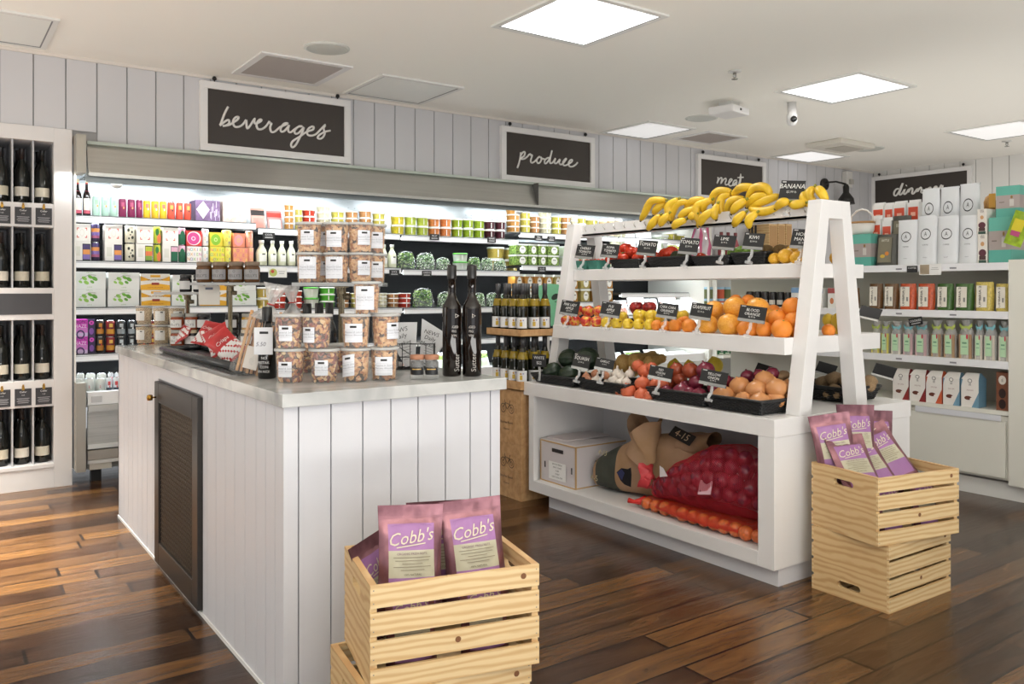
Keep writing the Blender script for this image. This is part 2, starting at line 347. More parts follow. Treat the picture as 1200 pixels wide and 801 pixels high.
def sign(word, p0, p1, axis, plane):
    """p0 top-left, p1 bottom-right world corners on the wall plane"""
    lab = {'beverages': 'dark framed sign reading beverages above the drinks cooler', 'produce': 'dark framed sign reading produce above the salad cooler',
           'meat': 'dark framed sign reading meat above the bananas', 'dinner': 'dark framed sign reading dinner on the far right wall'}[word]
    t = thing('hanging_sign', lab, 'sign', (0, 0, 0))
    a, b = Vector(p0), Vector(p1); ux = Vector((1, 0, 0)) if axis == 'y' else Vector((0, -1, 0)); nrm = Vector((0, -1, 0)) if axis == 'y' else Vector((-1, 0, 0))
    W = abs((b-a).dot(ux)); H = a.z-b.z; base = Vector((a.x, a.y, b.z)) if axis == 'y' else Vector((plane, a.y, b.z))
    T = Matrix.Translation(base) @ Matrix(((ux.x, -nrm.x, 0, 0), (ux.y, -nrm.y, 0, 0), (0, 0, 1, 0), (0, 0, 0, 1)))
    t.matrix_world = T
    fw = .05
    f = MB().box(0, -.04, 0, W, 0, fw, WHITE).box(0, -.04, H-fw, W, 0, H, WHITE).box(0, -.04, fw, fw, 0, H-fw, WHITE).box(W-fw, -.04, fw, W, 0, H-fw, WHITE)
    B('sign_frame', f, t, .002)
    B('sign_board', MB().box(fw, -.025, fw, W-fw, -.005, H-fw, '#3d3733|r.55'), t)
    lt = MB(); strokes, ox, oy, sc = LET[word]
    Ti = T.inverted()
    for st in strokes:
        P = []
        for x, y in st:
            px, py = ox+x/sc, oy+y/sc
            q = ony(px, py, a.y-.028) if axis == 'y' else onx(px, py, plane-.028)
            q = Ti @ q; P.append((q.x, -.0275, q.z))
        lt.tube(spline(P, 3), .0085 if axis == 'y' else .012, '#e8e6e2|r.6', 6)
    B('lettering', lt, t)
    for xx in (.1, W-.1):
        B('hanging_hook', MB().tube([(xx, -.02, H), (xx, -.02, H+.02)], .004, '#1a1a1a').lathe([(0, 0), (.014, .004), (.016, .015), (.01, .026), (0, .03)], '#111111|r.4', 10, (xx, -.02, H+.012)), t)
    return t
SY = WY-.001
sign('beverages', (1.555, SY, 2.70), (2.675, SY, 2.215), 'y', SY)
sign('produce', (4.085, SY, 2.675), (5.15, SY, 2.20), 'y', SY)
sign('meat', (6.56, SY, 2.665), (7.665, SY, 2.19), 'y', SY)
sign('dinner', (9.85, 5.98, 2.675), (9.85, 4.74, 2.16), 'x', 9.852)

# ================================================================== CEILING FIXTURES
def panel(x0, y0, x1, y1, lab, lit, name='ceiling_light'):
    t = thing(name, lab, 'ceiling light', ((x0+x1)/2, (y0+y1)/2, CZ), 0, 'square recessed ceiling panels' if name == 'ceiling_light' else None)
    a, b = (x1-x0)/2, (y1-y0)/2; fw = .03
    f = MB().box(-a, -b, -.012, a, -b+fw, 0, '#e2e2de|r.4').box(-a, b-fw, -.012, a, b, 0, '#e2e2de|r.4').box(-a, -b+fw, -.012, -a+fw, b-fw, 0, '#e2e2de|r.4').box(a-fw, -b+fw, -.012, a, b-fw, 0, '#e2e2de|r.4')
    f.box(-a+fw, -b+fw, -.0105, a-fw, -b+fw+.007, 0, '#77787a|r.4').box(-a+fw, b-fw-.007, -.0105, a-fw, b-fw, 0, '#77787a|r.4').box(-a+fw, -b+fw, -.0105, -a+fw+.007, b-fw, 0, '#77787a|r.4').box(a-fw-.007, -b+fw, -.0105, a-fw, b-fw, 0, '#77787a|r.4')
    B('frame', f, t)
    B('diffuser', MB().box(-a+fw, -b+fw, -.008, a-fw, b-fw, -.001, '#ffffff|e%s' % lit if lit else '#e8eae5|r.3'), t)
panel(2.612, 3.19, 3.303, 3.90, 'lit square ceiling panel nearest the camera above the counter', 1.4)
panel(5.21, 3.25, 5.93, 3.96, 'lit square ceiling panel above the produce stand', 1.1)
panel(-.06, 5.18, .61, 5.86, 'unlit glass ceiling panel at the top left corner', 0)
panel(2.58, 5.20, 3.25, 5.88, 'unlit ceiling panel between the beverages and produce signs', 0)
panel(5.22, 5.29, 5.83, 5.94, 'faintly glowing ceiling panel right of the produce sign', .35)  # diffuser material given a weak glow of its own
panel(7.75, 5.40, 8.45, 5.94, 'ceiling panel above the meat sign corner', .5)
panel(7.86, 3.36, 8.66, 4.05, 'ceiling panel at the right edge before the far wall', .35)
def vent(x0, y0, x1, y1, lab):
    t = thing('ceiling_vent', lab, 'vent', ((x0+x1)/2, (y0+y1)/2, CZ)); a, b = (x1-x0)/2, (y1-y0)/2; fw = .045
    f = MB().box(-a, -b, -.01, a, -b+fw, 0, WHITE).box(-a, b-fw, -.01, a, b, 0, WHITE).box(-a, -b+fw, -.01, -a+fw, b-fw, 0, WHITE).box(a-fw, -b+fw, -.01, a, b-fw, 0, WHITE)
    B('frame', f, t); g = MB(); y = -b+fw
    g.box(-a+fw, -b+fw, -.002, a-fw, b-fw, -.0005, '#8d8680|r.6')
    while y < b-fw-.004: g.box(-a+fw, y, -.008, a-fw, y+.006, -.002, '#b5aca6|r.5'); y += .012
    B('grille', g, t)
vent(1.722, 5.15, 2.34, 5.78, 'brown louvred ceiling vent left of the beverages sign')
vent(6.02, 5.30, 6.57, 5.78, 'louvred ceiling vent left of the meat sign')
def speaker(x, y, lab, r=.125):
    t = thing('ceiling_speaker', lab, 'speaker', (x, y, CZ))
    B('grille', MB().lathe([(0, -.012), (r*.85, -.012), (r*.93, -.009)], '#c4c6c0|r.6', 32), t)
    B('rim', MB().lathe([(r*.93, -.009), (r, -.006), (r, 0)], '#d6d7d2|r.5', 32), t)
speaker(2.027, 4.849, 'round flush ceiling speaker above the beverages sign', .14)
speaker(5.515, 4.946, 'round flush ceiling speaker right of the produce sign', .14)
speaker(8.16, 5.0, 'round flush ceiling speaker nearest the dinner sign', .16)
def sprinkler(x, y, lab):
    t = thing('sprinkler_head', lab, 'sprinkler', (x, y, CZ))
    B('collar', MB().lathe([(.045, 0), (.045, -.008), (.02, -.014)], '#d8d8d6|r.3|m.6', 16), t)
    B('nozzle', MB().lathe([(.012, -.01), (.012, -.04), (.006, -.05), (.022, -.055), (.022, -.058), (0, -.06)], '#a8a8a4|r.25|m.9', 12), t)
sprinkler(4.516, 3.752, 'small ceiling sprinkler above the produce stand'); p = onz(1180, 165, CZ); sprinkler(p.x, p.y, 'small ceiling sprinkler at the right edge')
t = thing('ceiling_projector', 'white box shaped device hanging from the ceiling near the sprinkler', 'device', (5.25, 4.42, CZ), R(10))
B('mount', MB().box(-.06, -.06, -.05, .06, .06, 0, '#cfcfca|r.4'), t); B('housing', MB().box(-.13, -.11, -.1, .13, .11, -.04, WHITE), t, .01)
B('lens', MB().lathe([(0, 0), (.012, 0), (.012, .004)], '#2a2a2a|r.2', 10, (0, 0, -.07)).mesh and MB().box(-.02, -.114, -.078, .0, -.108, -.062, '#333333|r.2'), t)
p = onz(928, 120, CZ); t = thing('security_camera', 'small white tube camera on the ceiling above the meat sign', 'camera', (p.x, p.y, CZ))
B('body', MB().lathe([(.035, 0), (.035, -.09), (.042, -.1), (.042, -.15), (.03, -.18), (0, -.19)], '#dadada|r.35', 16), t)
B('lens', MB().lathe([(.024, 0), (.024, .02), (0, .022)], '#151515|r.1', 14, (0, 0, 0)), t)
t.children[-1].rotation_euler = (R(80), 0, -YAW); t.children[-1].location = (-.03, -.035, -.145)
p = onz(985, 168, CZ); t = thing('ceiling_exit_unit', 'white wedge shaped fixture on the ceiling before the dinner sign', 'device', (p.x, p.y, CZ))
B('housing', MB().box(-.3, -.2, -.05, .3, .2, 0, '#d9d5cb|r.5'), t, .01)
B('opening', MB().box(-.12, -.12, -.056, .22, .1, -.05, '#b9b4aa|r.5'), t)
# wall lamp + small white wall speaker
p = ony(965, 216, WY); t = thing('wall_sconce', 'black swing arm wall lamp behind the bananas', 'lamp', (p.x, WY, p.z))
B('wall_plate', MB().tube([(0, 0, 0), (0, -.03, 0)], .07, '#1c1a19|r.4', 18), t)
B('arm', MB().tube([(0, -.03, .02), (.1, -.1, .03), (.2, -.17, .0)], .012, '#1c1a19|r.4'), t)
B('lamp_shade', MB().lathe([(.1, -.24), (.085, -.17), (.05, -.12), (.035, -.1), (.035, -.03), (.02, 0)], '#1c1a19|r.4', 18, (.2, -.17, 0)), t)
p = ony(991, 211, WY); t = thing('wall_speaker', 'small white box high on the wall near the corner', 'device', (p.x-.02, WY, p.z))
B('housing', MB().box(-.06, -.07, -.1, .06, 0, .1, '#dedcd8|r.5'), t, .008)
B('bracket', MB().box(-.02, -.1, -.06, .04, -.07, 0, '#b5b3ae|r.4'), t)

# ================================================================== WINE WALL CABINET (left)
t = thing('wine_cabinet', 'white built-in wine cabinet with cubbyholes at the left edge', 'cabinet', (0, WY, 0))
CX1 = .665; fr = MB(); c = '#dcdad9|r.45'
fr.box(CX1, -.02, 0, .768, .02, 2.27, c)                      # right stile
fr.box(-1.2, -.02, 2.18, CX1, .02, 2.27, c); fr.box(-1.2, -.02, .0, CX1, .02, .13, c).box(-1.2, -.026, .13, CX1, .02, .155, c)
for z0, z1 in ((1.64, 1.79), (1.06, 1.26), (.515, .68)): fr.box(-1.2, -.015, z0, CX1, .02, z1, c)
B('face_frame', fr, t, .002)
sh = MB()
for z in (2.18, 1.775, 1.64, 1.245, 1.06, .665, .515, .14): sh.box(-1.2, .02, z, CX1, .42, z+.015, '#cfcfd2|r.5')
sh.box(-1.2, .42, .1, CX1+.02, .44, 2.2, '#b9babd|r.6').box(CX1, .02, .1, CX1+.02, .42, 2.2, '#cfcfd2|r.5')
B('shelving', sh, t)
cols = [.654-.112*k for k in range(10)]
dv = MB()
for k in range(1, 10):
    for z0, z1 in ((1.79, 2.18), (1.26, 1.64), (.68, 1.06), (.155, .515)): dv.box(.665-.112*k-.004, -.005, z0, .665-.112*k+.004, .42, z1, '#bfc0c3|r.4')
B('dividers', dv, t)
B('dark_panel', MB().box(-1.2, -.018, 1.095, CX1-.01, -.01, 1.225, '#46464a|r.6'), t)
def wine_bottle(label='#d9d2c0|r.7', glass=GLASSG, cap='#121212|r.35', burg=True):
    def f():
        g = MB(); r = .038
        prof = [(.0, .006), (r*.9, 0), (r, .008), (r, .165), (r*.93, .185), (r*.6, .215), (.0145, .245), (.0135, .25)] if burg else [(0, .005), (r*.9, 0), (r, .008), (r, .185), (r*.85, .2), (.0145, .225), (.0135, .23)]
        g.lathe(prof+[(.0135, .25)], glass, 20)
        a = ('body', g.mesh('body'))
        cp = MB().lathe([(.0142, .245), (.0148, .3), (.0155, .302), (.0155, .308), (0, .31)], cap, 14)
        lb = MB()
        for k in range(20):
            a0, a1 = R(-160+k*7*2)-PI/2+R(20), R(-160+(k+1)*14)-PI/2+R(20)
            rr = r+.0006; lb.poly([(rr*math.cos(a0), rr*math.sin(a0), .04), (rr*math.cos(a1), rr*math.sin(a1), .04), (rr*math.cos(a1), rr*math.sin(a1), .092), (rr*math.cos(a0), rr*math.sin(a0), .092)], label, True)
        return [a, ('capsule', cp.mesh('capsule')), ('paper_label', lb.mesh('paper_label'))]
    return f
RN = ['top', 'second', 'third', 'bottom']; rowz = (1.79, 1.26, .68, .155)
CN = ['right', 'middle', 'left', 'fourth from right']
for ri, z in enumerate(rowz):
    for ci in range(3):
        xx = .609-.112*ci
        k = 'winA%d' % ((ri*2+ci) % 3); pr = proto(k, wine_bottle(['#d6cfbc|r.7', '#dcd6c8|r.7', '#cfc8b2|r.7'][(ri*2+ci) % 3], GLASSG, ['#121212|r.35', '#241a1a|r.35', '#15151a|r.3'][(ri+ci) % 3], (ri+ci) % 3 != 0))
        for d in range(2):
            inst('wine_bottle', pr, 'dark wine bottle with cream label, %s cubby, %s row of cabinet, %s' % (CN[ci], RN[ri], 'in front' if d == 0 else 'standing behind'), 'bottle',
                 (xx-.012*d, WY+.075+.09*d, z), (0, 0, R((ci*7+ri*5) % 20-10)), (1.06, 1.06, 1.12), 'wine bottles in the wall cabinet')
def pricecard():
    m_ = MB().box(-.045, -.004, 0, .045, 0, .105, '#37373b|r.6'); m_.text('Cellar', .016, '#e8e8e8', (0, -.0045, .085), (1, 0, 0), (0, 0, 1)); m_.text('red', .012, '#d0d0d0', (0, -.0045, .066), (1, 0, 0), (0, 0, 1))
    for k in range(4): m_.rect((0, -.0045, .045-.009*k), (1, 0, 0), (0, 0, 1), .068-.01*(k % 2), .003, '#a9a9ad')
    return [('card', m_.mesh('card')), ('brass_clip', MB().box(-.007, -.012, .097, .007, .002, .12, '#a5803a|r.3|m.9').tube([(0, -.008, .118), (0, -.012, .13)], .006, '#a5803a|r.3|m.9').mesh('clip'))]
for ri, z in enumerate((1.655, .53)):
    for ci in range(3):
        inst('price_card', proto('pc', pricecard), 'black wine price card with brass clip, %s card in %s card row' % (CN[ci], ('upper', 'lower')[ri]), 'card', (.609-.112*ci, WY-.017, z), group='price cards on the wine cabinet')

# ================================================================== OPEN COOLER CASE
CX0, CXE = .785, 6.58
t = thing('refrigerated_case', 'long open multideck cooler with steel canopy along the wall', 'cooler', (0, 0, 0))
YF = 5.93
mb = MB()
def strip(m_, y0, z0, y1, z1, x0, x1, key): m_.add([(x0, y0, z0), (x1, y0, z0), (x1, y1, z1), (x0, y1, z1)], [(0, 1, 2, 3)], key)
mb.add([(CX0+.06, YF-.02, 2.185), (CXE, YF-.02, 2.185), (CXE, YF-.10, 1.985), (CX0+.06, YF-.10, 1.985), (CX0+.06, YF+.05, 2.185), (CXE, YF+.05, 2.185), (CXE, YF+.05, 1.985), (CX0+.06, YF+.05, 1.985)],
       [(0, 3, 2, 1), (4, 5, 6, 7), (0, 1, 5, 4), (3, 7, 6, 2), (0, 4, 7, 3), (1, 2, 6, 5)], 'steel')
mb.box(CX0+.06, YF-.045, 2.178, CXE, YF+.03, 2.198, '#b9c4ba|r.15')
mb.box(CX0+.06, YF-.115, 1.968, CXE, YF-.09, 1.99, '#c9cac6|r.25|m.8')
B('canopy', mb, t)
B('canopy_seam', MB().box(4.395, YF-.112, 1.99, 4.40, YF-.02, 2.186, '#5a5a58'), t)
B('end_post', MB().box(CX0-.01, YF-.11, 1.985, CX0+.045, YF+.06, 2.225, '#a6a196|r.35|m.7').box(CX0-.01, YF-.10, .1, CX0+.045, YF-.02, .66, '#aaa69b|r.35|m.7').box(CX0-.006, YF-.02, .66, CX0, YF+.06, 1.985, '#eef0ee|r.4').box(CX0-.006, YF-.02, .1, CX0, YF+.06, .66, '#c9c9c4|r.4'), t)
B('end_panel', MB().box(CX0-.006, YF+.06, .1, CX0, 6.75, 2.2, '#e4e6e6|r.4'), t); B('end_panel', MB().box(CXE, 5.80, 0, CXE+.04, 6.75, 1.98, '#d9d8cf|r.5'), t)
B('back_panel', MB().box(CX0, 6.68, 1.72, CXE, 6.7, 2.16, '#c3c8cb|r.26|m.6').box(CX0, 6.68, .4, CXE, 6.7, 1.72, '#07080a|r.7').box(CX0, YF+.05, 2.12, CXE, 6.7, 2.16, '#9aa0a4|r.3|m.5'), t)
dots = MB(); x = CX0+.1
while x < 5.8:
    for zz in range(5): dots.box(x, 6.676, 1.83+.03*zz, x+.006, 6.68, 1.836+.03*zz, '#3c4043')
    for zz in range(5): dots.box(x+.06, 6.676, 1.83+.03*zz, x+.066, 6.68, 1.836+.03*zz, '#3c4043')
    x += .3
B('slot_strip', dots, t)
B('lamp_housing', MB().box(CX0+.05, YF-.06, 1.935, CXE, YF-.045, 1.972, '#8d9597|r.3|m.6').box(CX0+.05, YF-.06, 1.972, CXE, YF+.2, 1.978, '#9aa0a2|r.3|m.6'), t)
for xx in (2.0, 4.9):
    area('cooler_lip_light', (xx, YF-.035, 1.955), (R(42), 0, 0), 2.6, .05, 11, (.97, 1, 1))
x = CX0+.12
while x < CXE-.3:
    B('lamp_tube', MB().box(x, YF+.22, 2.03, x+.95, YF+.26, 2.05, '#f4fbff|e13'), t); x += 1.2
for xx in (1.02, 4.25): B('round_fixture', MB().tube([(xx, YF-.02, 1.945), (xx, YF-.035, 1.94)], .035, '#e8e8e6|r.3', 16), t)
SECT = [(.81, 2.0, [1.738, 1.438, 1.13, .825]), (2.02, 3.19, [1.705, 1.425, 1.10, .825]), (3.21, 4.39, [1.70, 1.415, 1.095, .825]), (4.42, 5.6, [1.768, 1.47, 1.13, .825]), (5.62, 6.58, [1.768, 1.50, 1.215, .825])]
SFY = (6.12, 6.10, 6.08, 6.05)
SECT[0] = (.79, 2.0, SECT[0][2])
for si, (a, b, zs) in enumerate(SECT):
    for k, z in enumerate(zs):
        y = SFY[k]; s_ = MB().box(a, y, z-.022, b, 6.68, z, '#3a3c3e|r.4').box(a, y-.004, z-.003, b, y+.006, z+.004, '#5b5e60|r.3')
        sp_ = B('shelf', s_, t)
        B('price_rail', MB().box(a, y-.012, z-.045, b, y, z-.004, '#fbfcfd|r.3').box(a, y-.014, z-.047, b, y-.011, z-.042, '#a9acae').box(a, y-.0135, z-.012, b, y-.011, z-.008, '#a9acae'), sp_)
        if k > 0 or True: B('shelf_lamp', MB().box(a+.02, y+.02, z-.034, b-.02, y+.045, z-.024, '#f2faff|e30'), sp_)
DZ = .555
B('deck', MB().box(CX0+.06, 5.93, .50, CXE, 6.68, DZ-.01, '#eceeee|r.4').box(CX0+.06, 5.86, .515, CXE, 5.93, .595, '#f0f2f3|r.3').box(CX0+.08, 5.852, .53, CX0+.14, 5.86, .57, '#c9cdd0|r.3'), t)
B('bumper', MB().box(CX0+.06, 5.835, .475, CXE, 5.88, .513, '#c9cac4|r.3|m.6'), t)
B('base_panel', MB().box(CX0+.06, 5.87, .26, CXE, 5.9, .475, 'steelbase').box(CX0+.06, 5.90, .1, CXE, 6.6, .26, '#84857f'), t)
B('kick_grille', MB().box(CX0+.06, 5.86, .235, CXE, 5.885, .262, '#e0e2dd|r.3|m.4').box(CX0+.06, 5.86, .165, CXE, 5.89, .225, '#b0aa9e|r.35|m.6').box(CX0+.06, 5.86, .14, CXE, 5.885, .162, '#dcdcd6|r.3|m.4').box(CX0+.07, 5.87, .1, CX0+.2, 5.9, .14, '#c4c0b4|r.4'), t)
B('feet', MB().box(CX0+.1, 6.0, 0, CX0+.16, 6.06, .1, '#1a1a1a').box(3.0, 6.0, 0, 3.06, 6.06, .1, '#1a1a1a').box(6.2, 6.0, 0, 6.26, 6.06, .1, '#1a1a1a'), t)

# ---- unit products (width 1, depth 1, height 1; front faces -Y)
UX, UZ = (1, 0, 0), (0, 0, 1)
def u_can(body, band=None, top='#c9ccce|r.25|m.9', dec=None, txt=None, tc='#ffffff'):
    def f():
        m_ = MB(); m_.lathe([(.36, 0, top), (.44, .02, body), (.5, .06), (.5, .9), (.42, .955, top), (.42, .985), (.38, .985), (.38, .96), (0, .96)], body, 16)
        if band: m_.rect((0, -.503, .3), UX, UZ, 1.1, .3, band, .503)
        if dec: m_.rect((0, -.505, .68), UX, UZ, .42, .22, dec, .505, 4); m_.rect((.1, -.507, .5), UX, UZ, .18, .1, tc, .507, 2)
        if txt: m_.text(txt, .3, tc, (0, -.508, .5), UX, UZ, .508)
        return m_.mesh('can')
    return f
def u_sunset():
    m_ = MB(); m_.lathe([(.36, 0, '#c9ccce|r.25|m.9'), (.44, .02, '#2c2140'), (.5, .06), (.5, .2, '#a85a7c'), (.5, .34, '#7f6bb0'), (.5, .52, '#e0954e'), (.5, .72, '#463a6b'), (.5, .9), (.42, .955, '#c9ccce|r.25|m.9'), (.42, .985), (.38, .96), (0, .96)], '#2c2140', 16)
    m_.add([(-.35, -.38, .45), (.4, -.33, .62), (.4, -.34, .52), (-.35, -.4, .36)], [(0, 1, 2, 3)], '#3c2f66'); return m_.mesh('can')
def u_cactus():
    m_ = MB(); m_.lathe([(.36, 0, '#c9ccce|r.25|m.9'), (.44, .02, '#1e6647'), (.5, .06), (.5, .6, '#d9a9bd'), (.5, .92), (.42, .955, '#c9ccce|r.25|m.9'), (0, .96)], '#1e6647', 16)
    m_.disc((0, -.51, .55), UX, UZ, .3, '#1e6647', n=14, ry=.25); return m_.mesh('can')
def u_green():
    m_ = MB(); m_.lathe([(.36, 0, '#c9ccce|r.25|m.9'), (.44, .02, '#b8c23a'), (.5, .06), (.5, .92), (.42, .955, '#c9ccce|r.25|m.9'), (0, .96)], '#b8c23a', 16)
    m_.disc((.15, -.5, .3), UX, UZ, .28, '#e07848', n=12); m_.disc((-.1, -.51, .65), UX, UZ, .24, '#2e7a3a', n=10, ry=.2); return m_.mesh('can')
def u_floral():
    m_ = MB(); m_.lathe([(.36, 0, '#c9ccce|r.25|m.9'), (.44, .02, '#d9d4bf'), (.5, .06), (.5, .92), (.42, .955, '#c9ccce|r.25|m.9'), (0, .96)], '#d9d4bf', 16)
    for a, z, r_ in ((-.2, .7, .13), (.15, .6, .1), (.2, .3, .13), (-.15, .25, .09), (0, .45, .07)): m_.disc((a, -.505, z), UX, UZ, r_, '#33372f', n=8, ry=r_*.7)
    return m_.mesh('can')
def boxy(m_, key, top=None, side=None):
    m_.box(-.5, -.5, 0, .5, .5, 1, key)
    return m_
def u_frame_box():
    m_ = boxy(MB(), '#e9e6df|r.5'); y = -.502
    for sx in (-1, 1):
        for sz in (-1, 1):
            c_ = (sx*.22, y, .5+sz*.26); m_.rect(c_, UX, UZ, .1, .05, '#cf4a38'); m_.rect((c_[0]+sx*.05, y-.001, c_[2]-sz*.05), UX, UZ, .04, .14, '#cf4a38')
    m_.disc((0, y, .5), UX, UZ, .13, '#d9d0c4', .11, 18, .2); return m_.mesh('box')
def u_circle_box(bgc, c1, c2):
    def f():
        m_ = boxy(MB(), bgc+'|r.5'); y = -.503
        if bgc == '#cf3a34': m_.disc((-.02, -.502, .5), UX, UZ, .46, '#f2ece6', n=24)
        m_.disc((-.05, y, .48), UX, UZ, .4, c1, n=22); m_.disc((-.05, y-.002, .48), UX, UZ, .14, c2, .09, 16); return m_.mesh('box')
    return f
def u_letters(bgc, cols_, word='NOXIE'):
    def f():
        m_ = boxy(MB(), bgc+'|r.5')
        for r_ in range(3):
            for i, ch in enumerate(word[r_ % 2:]+word[:r_ % 2]): m_.text(ch, .27, cols_[(i+r_) % len(cols_)], (-.4+.2*i, -.504, .8-.3*r_), UX, UZ)
        return m_.mesh('box')
    return f
def u_letcan(bgc, cols_):
    def f():
        m_ = MB(); m_.lathe([(.36, 0, '#c9ccce|r.25|m.9'), (.44, .02, bgc), (.5, .06), (.5, .92), (.42, .955, '#c9ccce|r.25|m.9'), (0, .96)], bgc, 16)
        for r_, ch in enumerate('NXOM'): m_.text(ch, .3, cols_[r_ % len(cols_)], ((-.15, .15)[r_ % 2], -.51, .8-.2*r_), UX, UZ)
        return m_.mesh('can')
    return f
def u_leaf_box():
    m_ = boxy(MB(), '#dfe2de|r.4'); y = -.503
    for x, z, r_ in ((-.16, .62, .1), (.02, .7, .09), (.16, .6, .11), (-.1, .38, .1), (.08, .42, .08), (-.28, .42, .07)): m_.disc((x, y, z), Vector((.9, 0, .4)), Vector((-.4, 0, .9)), r_*.75, ('#6fae3c', '#8fc257', '#5f9c36')[int(r_*100) % 3], n=7, ry=r_*1.3)
    m_.tube([(-.3, y, .55), (0, y, .85), (.2, y, .8)], .008, '#4f6a3a', 4); m_.text('GREEN', .07, '#86b068', (0, y, .94), UX, UZ); m_.text('LIME', .08, '#86b068', (0, y, .12), UX, UZ); return m_.mesh('box')
def u_yellow_box():
    m_ = boxy(MB(), '#dfdcd4|r.45'); y = -.503
    for s in (-1, 1): m_.poly([(s*.5, y, .85), (s*.5, y, .55), (s*.14, y, .6)][::s], '#d99f1e'); m_.poly([(s*.5, y, .0), (s*.5, y, .3), (0, y, .42), (0, y, 0)][::-s], '#e0a82a')
    m_.rect((0, y-.003, .85), UX, UZ, .34, .14, '#d99f1e'); m_.rect((0, y-.003, .38), UX, UZ, .26, .14, '#8c2c22')
    m_.text('SUMMER', .14, '#7a5a20', (0, y-.004, .62), UX, UZ); m_.text('LEMONADE', .1, '#a05a1c', (0, y-.004, .15), UX, UZ); return m_.mesh('box')
def u_haze():
    m_ = MB(); m_.box(-.5, -.5, 0, .5, .5, .22, '#c9b6d6|r.4').box(-.5, -.5, .22, .5, .5, .5, '#c878c0|r.4').box(-.5, -.5, .5, .5, .5, 1, '#c63cae|r.4'); y = -.503
    m_.text('TROPIC', .27, '#3a1a4a', (0, y, .85), UX, UZ, sx=.95); m_.text('HAZE', .3, '#e6d9ea', (0, y, .6), UX, UZ, sx=1.1); m_.disc((0, y, .12), UX, UZ, .3, '#3a2a5a', .2, 16, .26); return m_.mesh('box')
def u_hazeside():
    m_ = boxy(MB(), '#33244a|r.4'); y = -.503; m_.disc((0, y, .8), UX, UZ, .36, '#d04cb8', .12, 14, .13); m_.disc((0, y, .3), UX, UZ, .34, '#7a4a9a', n=12, ry=.2); return m_.mesh('box')
def u_diamond(bgc, sc_):
    def f():
        m_ = boxy(MB(), bgc+'|r.5|n4'); y = -.503
        for i in range(14): m_.rect((.08+.42*random.random(), y, .15+.7*random.random()), UX, UZ, .02, .3, sc_)
        m_.poly([(-.24-.24, y-.003, .55), (-.2, y-.003, .1), (.06, y-.003, .55), (-.2, y-.003, .95)], '#ece8e2'); m_.text('Tea', .11, '#555555', (-.2, y-.006, .55), UX, UZ); return m_.mesh('box')
    return f
def u_dbottle():
    m_ = MB(); m_.lathe([(.45, 0, '#1c0c08|r.1'), (.5, .02), (.5, .5), (.42, .6), (.2, .72), (.17, .86, '#b23a3a'), (.17, .9, '#c9b890'), (.19, .98), (.15, 1), (0, 1)], GLASSB, 16)
    m_.rect((0, -.51, .3), UX, UZ, .95, .34, '#e6e0d6', .51); m_.rect((0, -.515, .1), UX, UZ, .95, .09, '#c2566a', .515); m_.rect((0, -.3, .64), UX, UZ, .5, .06, '#c2566a', .35); return m_.mesh('bottle')
def u_milk():
    m_ = MB(); m_.lathe([(.45, 0), (.5, .03), (.5, .5), (.42, .62), (.2, .78), (.2, .88, '#e9e9e2|r.4'), (.24, .89), (.24, 1), (0, 1)], '#d9dcc0|r.3', 16)
    m_.rect((0, -.51, .32), UX, UZ, .7, .3, '#f0f0ea', .51); m_.rect((.05, -.52, .45), UX, UZ, .3, .05, '#2a2a2a', .52, 3); return m_.mesh('bottle')
def u_tubs(fill, k=2, lid='#e6e6e0|r.3', label=None):
    def f():
        m_ = MB(); h = 1/k
        for i in range(k):
            z = i*h; m_.lathe([(.42, z, '#dfe2da|r.2'), (.43, z+h*.07, fill), (.48, z+h*.83, lid), (.5, z+h*.85), (.5, z+h*.93), (.45, z+h*.99), (0, z+h*.99)], fill, 14)
            if label: m_.disc((.05, -.5, z+h*.42), UX, UZ, .24, label, n=14, ry=h*.33)
            else: m_.rect((-.12, -.478, z+h*.45), UX, UZ, .07, h*.6, '#f2f4ee|r.1', .478, 2)
        return m_.mesh('tub')
    return f
def u_sqtub(fill, k=2, label='#f0f0ea'):
    def f():
        m_ = MB(); h = 1/k
        for i in range(k):
            z = i*h; m_.box(-.45, -.45, z, .45, .45, z+h*.8, fill); m_.box(-.49, -.49, z+h*.8, .49, .49, z+h*.96, '#dfe3dc|r.2')
            m_.disc((.08, -.455, z+h*.42), UX, UZ, .26, label, n=16, ry=h*.34); m_.rect((.08, -.46, z+h*.5), UX, UZ, .26, h*.06, '#333333')
        return m_.mesh('tub')
    return f
